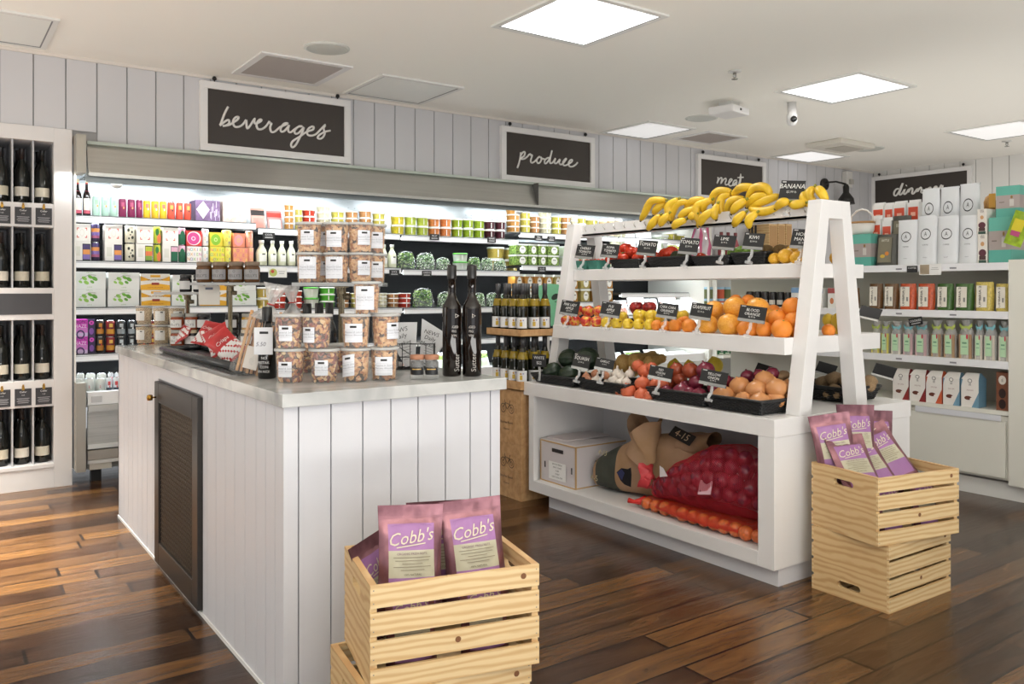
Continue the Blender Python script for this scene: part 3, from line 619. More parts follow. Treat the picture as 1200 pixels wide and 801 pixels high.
def u_clam(fill):
    def f():
        rn = random.Random(len(fill)); m1 = MB().lathe([(.36, .02), (.4, .3), (.36, .55), (.2, .78), (0, .84)], '#24401a|r.7', 12, (0, .02, 0), 1, .8)
        cs = ('#3c6a22|r.5', '#5c8f34|r.5', '#86b04e|r.5', '#a9c878|r.45', '#2c521c|r.6') if fill == 'greens' else ('#56803c|r.5', '#8aa878|r.5', '#b8cca8|r.4', '#dde4d4|r.3', '#3c6232|r.6')
        for i in range(260):
            z = rn.uniform(.03, .88); a_ = rn.uniform(PI, 2*PI); r = .44*(1-max(0, z-.45)**2*2.6)**.5
            c_ = Vector((r*math.cos(a_), .02+r*.82*math.sin(a_), z)); d1 = Vector((rn.uniform(-1, 1), rn.uniform(-.4, .4), rn.uniform(-1, 1))).normalized()*.06; d2 = Vector((rn.uniform(-1, 1), rn.uniform(-.4, .4), rn.uniform(-1, 1))).normalized()*.045
            m1.poly([c_-d1, c_+d2, c_+d1, c_-d2], rn.choice(cs))
        m2 = MB().surf(lambda u, v: (.5*math.sin((u-.5)*PI)*(1-.16*v**3), -.34+.36*v-.14*math.cos((u-.5)*PI), .02+.96*v*(1-.2*abs(2*u-1)**3)), 12, 8, 'clearfilm')
        m2.tube([(.48*math.sin((k/12-.5)*PI)*(.9), .0-.05*math.cos((k/12-.5)*PI), .1+.86*math.cos((k/12-.5)*PI)**.5) for k in range(13)], .018, '#dfe6e0|r.1|a.6', 4)
        return [('leaves', m1.mesh('leaves')), ('plastic_lid', m2.mesh('lid'))]
    return f
def u_pack(a, b_, c_):
    def f():
        m_ = MB(); m_.surf(lambda u, v: ((u-.5)*(1-.06*math.sin(v*PI)), -.2+.35*v-.1*math.sin(u*PI)*math.sin(v*PI), v), 8, 8, a, mf=lambda u, v: b_ if v > .62 and v < .85 else (c_ if v < .5 and .15 < u < .85 else a))
        m_.box(-.46, .0, 0, .46, .12, .05, a); m_.surf(lambda u, v: ((.5-u), -.12+.35*v, v), 2, 2, a); return m_.mesh('pack')
    return f
def u_nuttier():
    return u_tubs('salad', 3)()
NX = ['#e0567a', '#3aa0a8', '#e0a02c', '#4a58a8', '#7ab840', '#c0449a']
def u_inset(which):
    def f():
        m_ = MB().box(-.5, -.5, 0, .5, .5, 1, '#e9e6df|r.5'); y = -.502
        cs = {'s': ['#463a6b', '#e0954e', '#7f6bb0'], 'g': ['#b8c23a', '#e07848', '#7a9a3a'], 'c': ['#d9a9bd', '#1e6647', '#1e6647']}[which]
        m_.rect((.25, y, .45), UX, UZ, .46, .9, '#2a2a2e')
        for k in range(3): m_.rect((.25, y-.002, .72-.26*k), UX, UZ, .4, .26, cs[k])
        m_.rect((-.25, y, .5), UX, UZ, .3, .5, '#d9d8cc'); return m_.mesh('box')
    return f
KIND = {  # kind: (proto fn, object name, category, words)
 'dbot': (u_dbottle, 'drink_bottle', 'bottle', 'dark brown bottle with white and pink label'),
 'mint': (u_can('#b5d6c6', None, dec='#9fc7a9', tc='#e2a34a'), 'drink_can', 'can', 'pale mint green drink can'),
 'maroon': (u_can('#7c1c4a', None, dec='#a8446a', tc='#f08a5a'), 'drink_can', 'can', 'maroon drink can'),
 'ycan': (u_can('#e4b828', None, dec='#e6705a', tc='#f2f0e0'), 'drink_can', 'can', 'yellow drink can'),
 'ocan': (u_can('#d8503a', None, dec='#f0a04a', tc='#3a2a28'), 'drink_can', 'can', 'orange red drink can'),
 'lav': (u_diamond('#7a5f86', '#d6cfe0'), 'drink_carton', 'box', 'lavender carton with white diamond label'),
 'pkx': (u_diamond('#dcc6b8', '#efe4dc'), 'drink_carton', 'box', 'pale pink carton with white diamond label'),
 'ham': (u_pack('#c79a8c|r.3', '#2a2020|r.4', '#bd8478|r.3'), 'sliced_meat_pack', 'package', 'sliced meat pack with black band'),
 'ham2': (u_pack('#a8807c|r.3', '#b3392e|r.4', '#ece6e2|r.3'), 'sliced_meat_pack', 'package', 'sliced meat pack with red and white label'),
 'fbox': (u_frame_box, 'drink_carton', 'box', 'white carton with red corner marks'),
 'ins': (u_inset('s'), 'drink_carton', 'box', 'white carton with sunset can window'), 'ing': (u_inset('g'), 'drink_carton', 'box', 'white carton with green can window'), 'inc': (u_inset('c'), 'drink_carton', 'box', 'white carton with green hills window'),
 'sun': (lambda: u_sunset(), 'drink_can', 'can', 'purple and orange sunset drink can'),
 'flo': (lambda: u_floral(), 'drink_can', 'can', 'cream drink can with dark flowers'),
 'grn': (lambda: u_green(), 'drink_can', 'can', 'lime green drink can with peach print'),
 'cac': (lambda: u_cactus(), 'drink_can', 'can', 'pink drink can with green hills'),
 'cpk': (u_circle_box('#cf3a34', '#d2488c', '#f6dce6'), 'soda_carton', 'box', 'red carton with pink circle'),
 'cyl': (u_circle_box('#e4cf3c', '#86bd34', '#d4ea9a'), 'soda_carton', 'box', 'yellow carton with green circle'),
 'cpe': (u_circle_box('#e0886a', '#e89a9a', '#f4c06a'), 'soda_carton', 'box', 'peach carton with pink circle'),
 'lwh': (u_letters('#eeeae4', NX), 'soda_carton', 'box', 'white carton with multicoloured letters'),
 'lyl': (u_letters('#e8e04e', NX), 'soda_carton', 'box', 'yellow carton with multicoloured letters'),
 'lpe': (u_letters('#e89a7a', ['#e8d05a', '#d0608a', '#f0b060']), 'soda_carton', 'box', 'peach carton with yellow letters'),
 'canw': (u_letcan('#eeeeea', NX), 'soda_can', 'can', 'white can with coloured letters'),
 'cany': (u_letcan('#ece66a', NX), 'soda_can', 'can', 'pale yellow can with coloured letters'),
 'canp': (u_letcan('#eaa48a', ['#e8d05a', '#e46a7a', '#f6e6a0']), 'soda_can', 'can', 'peach can with yellow letters'),
 'leaf': (u_leaf_box, 'sparkling_water_carton', 'box', 'white carton printed with green lime leaves'),
 'ybox': (u_yellow_box, 'beer_carton', 'box', 'yellow and white carton with rays'),
 'haze': (u_haze, 'beer_carton', 'box', 'magenta carton with dark lettering'),
 'hzs': (u_hazeside, 'beer_carton', 'box', 'dark purple carton side with pink ring'),
 'bcan': (u_can('#2a211c|r.3', '#b87a2a', dec='#c9862a', tc='#c04030'), 'beer_can', 'can', 'black can with amber bands'),
 'rcan': (u_can('#7c1e22|r.3', '#c9902e', dec='#d8b050', tc='#5a1018'), 'beer_can', 'can', 'dark red and gold can'),
 'kcan': (u_can('#22262a|r.3', '#8d979c', dec='#b9c2c6', tc='#dde2e4'), 'beer_can', 'can', 'black and silver can'),
 'wcan': (u_can('#c9ccc6|r.3|m.4', None, txt='R', tc='#b02a30'), 'beer_can', 'can', 'silver white can with red letter'),
 'scan': (u_can('#d4d8dc|r.3|m.3', '#3a4452', dec='#c04040', tc='#c04040'), 'beer_can', 'can', 'silver can with dark mark'),
 'milk': (u_milk, 'juice_bottle', 'bottle', 'pale green juice bottle with white label'),
 't_y': (u_tubs('#d8c63c|r.4|n9', 2), 'fruit_tub', 'tub', 'pair of stacked tubs of yellow fruit'),
 't_yg': (u_tubs('#b8c64a|r.4|n9', 2), 'fruit_tub', 'tub', 'pair of stacked tubs of pale green melon'),
 't_o': (u_tubs('#dc8648|r.4|n9', 2), 'fruit_tub', 'tub', 'pair of stacked tubs of orange melon'),
 't_g': (u_tubs('#8ea828|r.3|n9', 2), 'grape_tub', 'tub', 'pair of stacked tubs of green grapes'),
 't_d': (u_tubs('#4a1f28|r.3|n9', 2), 'grape_tub', 'tub', 'pair of stacked tubs of dark grapes'),
 'd4': (u_tubs('#c8904c|r.4|n9', 4), 'deli_tub_stack', 'tub', 'tall stack of orange nut tubs'),
 'd3': (u_tubs('#c9c05a|r.4|n9', 3), 'deli_tub_stack', 'tub', 'stacked tubs of yellow green dip'),
 'd3b': (u_tubs('#bf8c5a|r.4|n9', 3), 'deli_tub_stack', 'tub', 'stacked tubs of tan nuts'),
 'd4w': (u_tubs('#dcd8b8|r.4|n9', 4), 'deli_tub_stack', 'tub', 'tall stack of cream salad tubs'),
 'd3r': (u_tubs('#c8402c|r.4', 3), 'deli_tub_stack', 'tub', 'stacked tubs with red labels'),
 'whl': (u_tubs('#dcbf94|r.4', 1), 'cheese_tub', 'tub', 'round tan topped cheese tub'),
 'lab': (u_sqtub('greens', 2), 'salad_tub', 'tub', 'green salad tub pair, round labels'),
 'labw': (u_sqtub('#c9d4b8|r.4|n30', 2), 'salad_tub', 'tub', 'pale salad tub pair, white labels'),
 'amb': (u_sqtub('#b8843c|r.35|n25', 2), 'soup_tub', 'tub', 'amber soup tub pair, white labels'),
 'amg': (u_sqtub('#a89a58|r.35|n25', 2), 'soup_tub', 'tub', 'olive soup tub pair, white labels'),
 'clg': (u_clam('greens'), 'greens_clamshell', 'package', 'clear clamshell of dark leafy greens'),
 'cls': (u_clam('#5c8a5a|r.5|n9'), 'greens_clamshell', 'package', 'clear clamshell of pale herbs'),
 'glid': (u_tubs('#dfe6da|r.4', 2, '#4fae34|r.3'), 'yogurt_tub', 'tub', 'two stacked white tubs'),
 'green': (u_tubs('#5cb83c|r.4', 3), 'yogurt_tub', 'tub', 'stack of bright green topped tubs'),
 'ylow': (u_tubs('#c2aa50|r.4|n30', 2), 'dip_tub', 'tub', 'two stacked wide yellow dip tubs'),
 'mtp': (u_pack('film', 'meat_fill', 'meat_fill'), 'meat_tray', 'package', 'film wrapped tray of meat'),
 'wbag': (u_pack('film', 'film', '#e6e8e0|r.3'), 'salad_bag', 'package', 'crinkled white film bag'),
 'gbag': (u_pack('film', 'greens', '#cfe0c0|r.3'), 'salad_bag', 'package', 'white bag with green print'),
}
def place_row(Yp, z, items, shelf, depth=None, layers=1, axis='y', grp=None, face=0):
    """items (x0,x1,ytop,kind); real sizes come from the shelf plane"""
    tot = {}; cnt = {}
    for it in items: tot[it[3]] = tot.get(it[3], 0)+1
    on = ony if axis == 'y' else onx
    for it in items:
        x0, x1, yt, kd = it[:4]; fn, nm, cat, words = KIND[kd]; me = proto('K'+kd, fn)
        a, b, top = on(x0, yt, Yp), on(x1, yt, Yp), on((x0+x1)/2, yt, Yp)
        wd = abs(b.x-a.x) if axis == 'y' else abs(a.y-b.y); h = top.z-z
        d = depth or min(wd, .16); lay = layers; h /= lay
        i = cnt.get(kd, 0); cnt[kd] = i+1
        for L in range(lay):
            pos = 'one' if tot[kd] == 1 else ordn(i, tot[kd])
            lb = words+', '+(('single on ' if tot[kd] == 1 else pos+' on ')+shelf)
            if lay > 1: lb += ', '+('lower layer', 'upper layer')[L]
            if axis == 'y': loc = ((a.x+b.x)/2, Yp+d/2, z+h*L); rz = 0
            else: loc = (Yp+d/2, (a.y+b.y)/2, z+h*L); rz = -PI/2
            inst(nm, me, lb, cat, loc, (0, 0, rz+R(random.uniform(-3, 3))), (wd*(1.06 if kd == 'cof' else .97), d, h*.995), grp or nm.replace('_', ' ')+'s on '+shelf)
# section 1
place_row(6.15, 1.742, [(86, 97, 209, 'dbot'), (97.5, 107, 209, 'dbot'), (108.5, 118, 229, 'mint'), (119, 128.5, 229.5, 'mint'), (129, 139, 230, 'mint'), (139.5, 149, 232, 'maroon'), (150, 159.5, 232.5, 'maroon'), (159.8, 168, 233, 'maroon'), (168.5, 177.5, 234, 'ycan'), (178, 187.3, 234.5, 'ycan'), (187.7, 196.6, 235, 'ycan'), (197, 206, 236, 'ocan'), (207, 215.6, 236.5, 'ocan'), (216.5, 225, 237, 'ocan'), (228.5, 258, 234.5, 'lav'), (260.6, 288.7, 236, 'pkx')], 'top drinks shelf')
place_row(6.13, 1.442, [(107.5, 117.5, 261, 'sun'), (147, 159, 263, 'flo'), (180.5, 189.5, 264.5, 'grn'), (209.3, 218.5, 266, 'cac')], 'second drinks shelf', layers=2)
place_row(6.13, 1.442, [(86, 107, 283, 'ins'), (123, 144, 284, 'ins'), (160, 180, 285.5, 'ing'), (190, 209, 286, 'inc')], 'lower layer of second drinks shelf')
place_row(6.13, ony(150, 284.5, 6.13).z, [(86, 107, 262, 'fbox'), (123, 144, 263, 'fbox'), (160, 180, 265, 'fbox'), (190, 209, 266.5, 'fbox')], 'upper layer of second drinks shelf')
z_ = 1.442
mid_ = ony(250, 288, 6.13).z-z_
place_row(6.13, z_, [(219.5, 237, 288.5, 'lwh'), (237.3, 245.5, 288, 'canw'), (246.3, 263, 289, 'lyl'), (263.3, 272, 288.5, 'cany'), (273, 290.5, 290, 'lpe'), (291, 298, 289, 'canp')], 'lower layer of second drinks shelf')
place_row(6.13, ony(250, 288.5, 6.13).z, [(218.5, 237, 270, 'cpk'), (237.3, 245.5, 267, 'canw'), (246.3, 261, 272, 'cyl'), (261.3, 272.5, 268.5, 'cany'), (273, 287, 273, 'cpe'), (289, 297.5, 269.5, 'canp')], 'upper layer of second drinks shelf')
place_row(6.11, 1.134, [(86, 125, 318, 'leaf'), (126.5, 164, 319, 'leaf'), (164.8, 200, 320.5, 'ybox'), (202, 232, 322, 'leaf'), (234, 266, 322, 'ybox'), (268, 300, 323, 'leaf')], 'third drinks shelf', layers=2, depth=.25)
place_row(6.08, .829, [(85.5, 103, 374, 'haze'), (103.3, 111.5, 374, 'hzs'), (112.7, 122.7, 374.5, 'bcan'), (124.6, 135.5, 375, 'rcan'), (137, 148, 375, 'kcan'), (150, 159.5, 375, 'kcan'), (163, 173, 375, 'bcan'), (175, 185, 375, 'rcan')], 'fourth drinks shelf', layers=2)
for rr in range(2):
    place_row(5.97+rr*.1, DZ, [(88+rr*2, 98+rr*2, 443-rr*6, 'wcan'), (99+rr*2, 111+rr*2, 443-rr*6, 'wcan'), (112+rr*2, 124+rr*2, 443-rr*6, 'wcan'), (124.5+rr*2, 132+rr*2, 442-rr*6, 'scan'), (132.5+rr*2, 141+rr*2, 442-rr*6, 'scan')], ('front row of', 'back row of')[rr]+' bottom deck')
# section 2
place_row(6.15, 1.709, [(296.5, 313.6, 242.5, 'ham'), (315.6, 334, 245.6, 'ham2'), (335, 346, 239, 'd4'), (347, 356, 244, 'd3'), (357, 372, 245, 'd3r'), (374, 390, 241, 'd4w'), (391, 406, 247, 'd3'), (408, 422, 247, 'd3b'), (424, 438, 246, 'd3b'), (440, 454, 249, 'd3')], 'top deli shelf')
place_row(6.13, 1.429, [(302, 315, 281, 'milk'), (316, 326, 281.5, 'milk'), (327, 337, 282, 'milk'), (338, 348, 282, 'milk'), (350, 360, 283, 'milk'), (448, 456, 286, 'milk'), (457, 466.5, 286, 'milk')], 'second shelf beside nut display')
place_row(6.11, 1.104, [(303, 320, 336, 'ylow'), (321, 338, 338, 'd3r'), (341, 357, 340, 'd3r'), (359, 377, 336, 'glid'), (378, 396, 336, 'green'), (398, 412, 342, 'd3b'), (414, 428, 343, 'd3'), (430, 443, 343, 'd3b'), (445, 456, 343, 'd4w'), (457, 470, 343.5, 'd3b')], 'third shelf behind the nut tubs')
# section 3
place_row(6.15, 1.704, [(462, 477, 252, 't_y'), (477.7, 491, 252.7, 't_yg'), (491.8, 504.7, 253.5, 't_yg'), (505.4, 518, 255, 't_o'), (519, 531.6, 255, 't_o'), (532.7, 545, 255.7, 't_g'), (546, 558, 256, 't_g'), (559, 570.6, 257, 't_g'), (571.6, 583, 258, 't_d'), (584, 595, 258.5, 't_d')], 'top fruit shelf', grp='fruit tubs on the top fruit shelf')
place_row(6.14, 1.419, [(468.7, 491, 293, 'clg'), (491.5, 514, 295, 'cls'), (514.7, 532, 300.7, 'cls'), (536, 552, 296, 'glid'), (552.6, 567.5, 300, 'clg'), (568, 582, 301, 'cls'), (582.5, 597.5, 303, 'cls')], 'salad shelf behind the oil bottles', depth=.14)
place_row(6.32, 1.419, [(577, 596, 288.7, 'ylow'), (597, 611, 290, 'ylow')], 'back of salad shelf', depth=.16)
place_row(6.11, 1.099, [(471, 485, 343, 'd3r'), (487, 512, 336.6, 'clg'), (516, 536, 341, 'cls'), (558, 573, 342, 'cls'), (574, 588, 342, 'cls'), (590, 602, 343, 'cls')], 'third shelf above the newsprint bag', depth=.14)
# section 4
place_row(6.15, 1.772, [(599, 613, 244, 'd4'), (613.7, 624.5, 248, 'd3'), (625, 635.4, 252.8, 'd3b'), (636.7, 650, 248, 'd4w'), (650.7, 660.7, 253, 'd3'), (661.6, 671.6, 253.5, 'd3b'), (672, 679.5, 252.5, 'd4w'), (680, 690, 254.7, 'd3'), (691, 705, 257, 'd3'), (706, 714, 255.5, 'whl'), (714.5, 723, 255, 'whl'), (723.5, 732, 255.5, 'whl')], 'top shelf under the produce sign')
place_row(6.13, 1.474, [(604, 619, 284.7, 'lab'), (619.5, 630.5, 285, 'lab'), (631, 641.3, 285.5, 'lab'), (642, 656, 286, 'lab'), (662.6, 680, 287.7, 'labw'), (684, 700, 288, 'labw'), (702, 718, 288, 'labw')], 'second shelf under the produce sign', depth=.12)
place_row(6.11, 1.134, [(603, 613.5, 320, 'amb'), (615, 626, 320.3, 'amb'), (627, 637, 320.5, 'amb'), (638, 648.5, 321, 'amb'), (649, 658, 321, 'amg'), (659, 668, 321.5, 'amg'), (669, 678, 322, 'amb'), (681, 692, 322, 'amg'), (695, 706, 322, 'amb'), (708, 719, 322, 'amb')], 'third shelf under the produce sign', depth=.12)
# section 5 (meat) seen between the tiers of the produce stand
place_row(6.13, 1.504, [(722, 738, 272, 'd4w'), (739, 752, 273, 'wbag'), (753, 772, 271, 'wbag'), (774, 784, 274, 'labw'), (785, 797, 272, 'd3'), (798, 811, 274, 'd3'), (812, 824, 275, 'wbag')], 'upper meat shelf behind the tomatoes', depth=.16)
place_row(6.08, 1.0, [(724, 742, 352, 'mtp'), (743, 762, 347, 'mtp'), (763, 778, 350, 'wbag'), (779, 800, 346, 'mtp'), (801, 820, 351, 'wbag')], 'meat shelf behind the apples', depth=.16)
B('raised_tray', MB().box(5.62, 6.06, .99, 6.58, 6.3, 1.0, '#e6e8e8|r.3').box(5.62, 6.06, .965, 6.58, 6.07, 1.0, '#eceef0|r.3'), t)
place_row(6.0, DZ, [(520, 536, 414, 'gbag'), (566, 580, 412, 'gbag'), (640, 656, 418, 'wbag'), (720, 738, 414, 'wbag'), (742, 760, 412, 'gbag'), (765, 790, 410, 'wbag'), (792, 815, 412, 'wbag')], 'bottom deck behind the stand', depth=.2)
# black shelf talkers clipped to the rails
def tagm(txt):
    def f():
        m_ = MB().box(-.045, -.003, 0, .045, 0, .05, '#232323|r.5'); m_.text(txt, .02, '#e8e8e8', (0, -.0035, .033), UX, UZ); m_.rect((0, -.0035, .014), UX, UZ, .06, .008, '#b9b9b9'); return m_.mesh('tag')
    return f
for (px, py, Y_, tx, wh) in ((315, 278, 6.105, 'COOL', 'below the sliced meat packs'), (509, 279, 6.105, 'FRUIT', 'below the orange melon tubs'), (576, 282, 6.105, 'GRAPE', 'below the dark grape tubs'), (631, 280, 6.105, 'DELI', 'left one under the produce sign'), (646, 281, 6.105, 'NUTS', 'middle one under the produce sign'), (668, 283, 6.105, 'DIPS', 'right one under the produce sign'), (462, 321, 6.085, 'JUICE', 'below the right juice bottles'), (500, 322, 6.085, 'GREENS', 'below the leafy clamshells'), (635, 317, 6.085, 'SALAD', 'below the round label salads')):
    p = ony(px, py, Y_-.003); inst('shelf_tag', proto('tg'+tx, tagm(tx)), 'small black shelf tag '+wh, 'tag', (p.x, p.y, p.z-.015), group='black shelf tags')
p = ony(325.5, 325, 6.08); o = tag(B('shelf_card', MB().box(-.07, -.003, 0, .07, 0, .075, '#ecebe6|r.5').disc((-.035, -.004, .037), UX, UZ, .03, '#b5c06a', n=14).disc((-.04, -.0045, .045), UX, UZ, .013, '#c04a3a', n=10).rect((.03, -.004, .045), UX, UZ, .05, .004, '#999999').rect((.03, -.004, .03), UX, UZ, .04, .004, '#999999')), 'white shelf card with food picture below the juice bottles', 'card'); o.location = (p.x, 6.083, p.z)

# ================================================================== COUNTER ISLAND
KX0, KX1, KY0, KY1, KH = .868, 1.645, 2.40, 4.97, .942
t = thing('counter_cabinet', 'white boarded island counter with a black mesh door', 'counter', (0, 0, 0))
mb = MB(); bt = .012; g = '#8b8b90'
mb.box(KX0+bt, KY0+bt, .012, KX1-bt, KY1-bt, KH-.042, '#a9a9ae')
def boards(a, b, grooves, fn, z0=.012, z1=KH-.042):
    xs = [a]+[q for q in grooves if a < q < b]+[b]
    for i in range(len(xs)-1): fn(xs[i]+(.0022 if i else 0), xs[i+1]-(.0022 if i < len(xs)-2 else 0), z0, z1)
boards(KX0, KX1, [.914, 1.017, 1.123, 1.221, 1.32, 1.424, 1.522, 1.605], lambda a, b, z0, z1: mb.box(a, KY0, z0, b, KY0+bt, z1, PAINT))
gl = [2.475, 2.56, 2.651, 2.764, 2.876, 2.985, 3.101, 3.214]
boards(KY0+bt, 3.275, gl, lambda a, b, z0, z1: mb.box(KX0, a, z0, KX0+bt, b, z1, PAINT))
boards(4.02, KY1, [4.13, 4.25, 4.36, 4.47, 4.59, 4.70, 4.82], lambda a, b, z0, z1: mb.box(KX0, a, z0, KX0+bt, b, z1, PAINT))
mb.box(KX0, 3.275, .845, KX0+bt, 4.02, KH-.042, PAINT)
mb.box(KX1-bt, KY0+bt, .012, KX1, KY1, KH-.042, PAINT).box(KX0, KY1-bt, .012, KX1, KY1, KH-.042, PAINT)
B('body', mb, t)
B('base_trim', MB().box(KX0-.004, KY0-.004, 0, KX1+.004, KY1+.004, .014, '#e6e6e4|r.4'), t)
d = MB(); dk = '#2e2925|r.35'; X0 = KX0-.018
d.box(X0, 3.285, .02, X0+.022, 3.365, .835, dk).box(X0, 3.935, .02, X0+.022, 4.013, .835, dk).box(X0, 3.365, .02, X0+.022, 3.935, .12, dk).box(X0, 3.365, .745, X0+.022, 3.935, .835, dk)
do = B('door', d, t, .003)
B('backing', MB().box(KX0, 3.36, .11, KX0+.004, 3.94, .75, '#120f0e|r.7'), do)
ms = MB(); a = .0105
# hexagonal wire mesh
y = 3.36; k = 0
while y < 3.94:
    z = .12+(a*1.0 if k % 2 else 0)
    pts = []
    zz = .115
    while zz < .75: pts.append((X0+.012, y+(.0042 if int(round((zz-.115)/.0105)) % 2 else -.0042), zz)); zz += .0105
    if k % 2: pts = [(p[0], 2*y-p[1], p[2]) for p in pts]
    ms.tube(pts, .0013, '#7d6f60|r.3|m.7', 3, False); y += .0105; k += 1
B('wire_mesh', ms, do)
B('knob', MB().tube([(X0, 4.06-.08, .765), (X0-.02, 3.98, .765)], .004, '#9c7430|r.25|m.9').lathe([(0, -.014), (.011, -.012), (.014, 0), (.011, .012), (0, .014)], '#a57c34|r.22|m.9', 12, (X0-.026, 3.98, .765)), do)
o = tag(B('countertop', MB().box(KX0-.013, KY0-.025, KH-.040, KX1+.012, KY1+.015, KH, 'marble'), None, .002), 'pale grey marble worktop on the island counter', 'countertop')

# ================================================================== PRODUCE STAND
BX0, BX1, BY0, BY1 = 2.88, 3.93, 2.185, 3.955
t = thing('produce_stand', 'white tiered A-frame produce stand with storage bench', 'display stand', (0, 0, 0))
B('bench_top', MB().box(BX0, BY0, .632, BX1, BY1, .708, WHITE), t, .002)
B('bench_body', MB().box(BX0+.002, BY0+.004, .08, BX0+.08, BY0+.085, .632, WHITE).box(BX0+.002, BY1-.095, .08, BX0+.03, BY1-.05, .632, WHITE)
  .box(BX0+.08, BY0+.004, .08, BX1-.004, BY0+.03, .632, WHITE).box(BX0+.03, BY1-.075, .08, BX1-.004, BY1-.05, .632, WHITE)
  .box(BX0+.56, BY0+.03, .14, BX0+.58, BY1-.075, .632, '#dcdcdf|r.5').box(BX1-.03, BY0+.03, .08, BX1-.004, BY1-.075, .632, WHITE), t)
B('bottom_shelf', MB().box(BX0, BY0+.085, .08, BX0+.56, BY1-.095, .143, WHITE), t, .002)
B('plinth', MB().box(BX0+.05, BY0+.02, 0, BX1-.05, BY1-.18, .08, '#dddde0|r.5'), t)
B('shelf', MB().box(3.04, BY0+.07, .965, 3.78, BY1-.075, 1.04, WHITE), t, .002)
B('shelf', MB().box(3.20, BY0+.07, 1.303, 3.64, BY1-.075, 1.368, WHITE), t, .002)
def leg(x0, x1, y):      # A-frame leg from bench top up to crown
    w0, w1 = .085, .065
    return MB().add([(x0, y, .708), (x0+w0, y, .708), (x0+w0, y+.07, .708), (x0, y+.07, .708), (x1, y, 1.645), (x1+w1, y, 1.645), (x1+w1, y+.07, 1.645), (x1, y+.07, 1.645)],
             [(0, 3, 2, 1), (4, 5, 6, 7), (0, 1, 5, 4), (1, 2, 6, 5), (2, 3, 7, 6), (3, 0, 4, 7)], WHITE)
for y in (BY0, BY1-.073):
    B('leg', leg(3.045, 3.208, y), t, .002); B('leg', leg(3.475, 3.352, y), t, .002)
    B('leg_head', MB().box(3.205, y+.0005, 1.565, 3.42, y+.0695, 1.646, WHITE), t, .002)
B('crown_beam', MB().box(3.27, BY0+.07, 1.575, 3.29, BY1-.073, 1.64, WHITE).box(3.34, BY0+.07, 1.575, 3.36, BY1-.073, 1.64, WHITE).box(3.27, BY0+.07, 1.575, 3.36, BY1-.073, 1.585, WHITE), t)
hk = MB(); y = BY0+.12
while y < BY1-.1: hk.tube([(3.26, y, 1.60), (3.255, y+.01, 1.62), (3.30, y+.04, 1.643), (3.36, y+.06, 1.645)], .003, '#b9b7b2|r.3|m.8', 5); y += .085
B('wire_hooks', hk, t)

# ---- baskets
def basket(L, W, H):
    def f():
        m_ = MB(); rows = 7; n = max(16, int((L+W)*2/.018)); per = []
        def rim(t_, s, z):
            a, b_ = L/2*s, W/2*s; P = 2*(2*a+2*b_); q = t_*P
            if q < 2*a: return (-a+q, -b_, z)
            q -= 2*a
            if q < 2*b_: return (a, -b_+q, z)
            q -= 2*b_
            if q < 2*a: return (a-q, b_, z)
            return (-a, b_-(q-2*a), z)
        for r_ in range(rows):
            z = .004+(H-.01)*r_/(rows-1); s = .86+.14*r_/(rows-1); pts = []
            for i in range(n*2+1):
                p = rim((i % (n*2))/(n*2), s*(1+.012*(1 if (i//2+r_) % 2 else -1)), z); pts.append(p)
            m_.tube(pts, .0052, '#17181a|r.4', 4, False)
        for i in range(0, n, 1):
            p, q = rim(i/n, .86, 0), rim(i/n, 1, H); m_.tube([p, q], .0035, '#202124|r.45', 4)
        pts = [rim(i/48, 1.01, H) for i in range(49)]; m_.tube(pts, .008, '#151618|r.35', 6, False)
        m_.box(-L/2*.85, -W/2*.85, 0, L/2*.85, W/2*.85, .006, '#1a1a1c|r.6')
        m_.add([rim(k/4+.0001, .84, .005) for k in range(4)]+[rim(k/4+.0001, .985, H-.004) for k in range(4)], [(0, 1, 5, 4), (1, 2, 6, 5), (2, 3, 7, 6), (3, 0, 4, 7)], '#111214|r.8')
        return m_.mesh('basket')
    return f
def bk(xc, yc, z, L, W, H, lab): inst('woven_basket', proto('bk%.2f%.2f%.2f' % (L, W, H), basket(L, W, H)), lab, 'basket', (xc, yc, z+.006), (0, 0, -PI/2), group='black woven produce baskets')
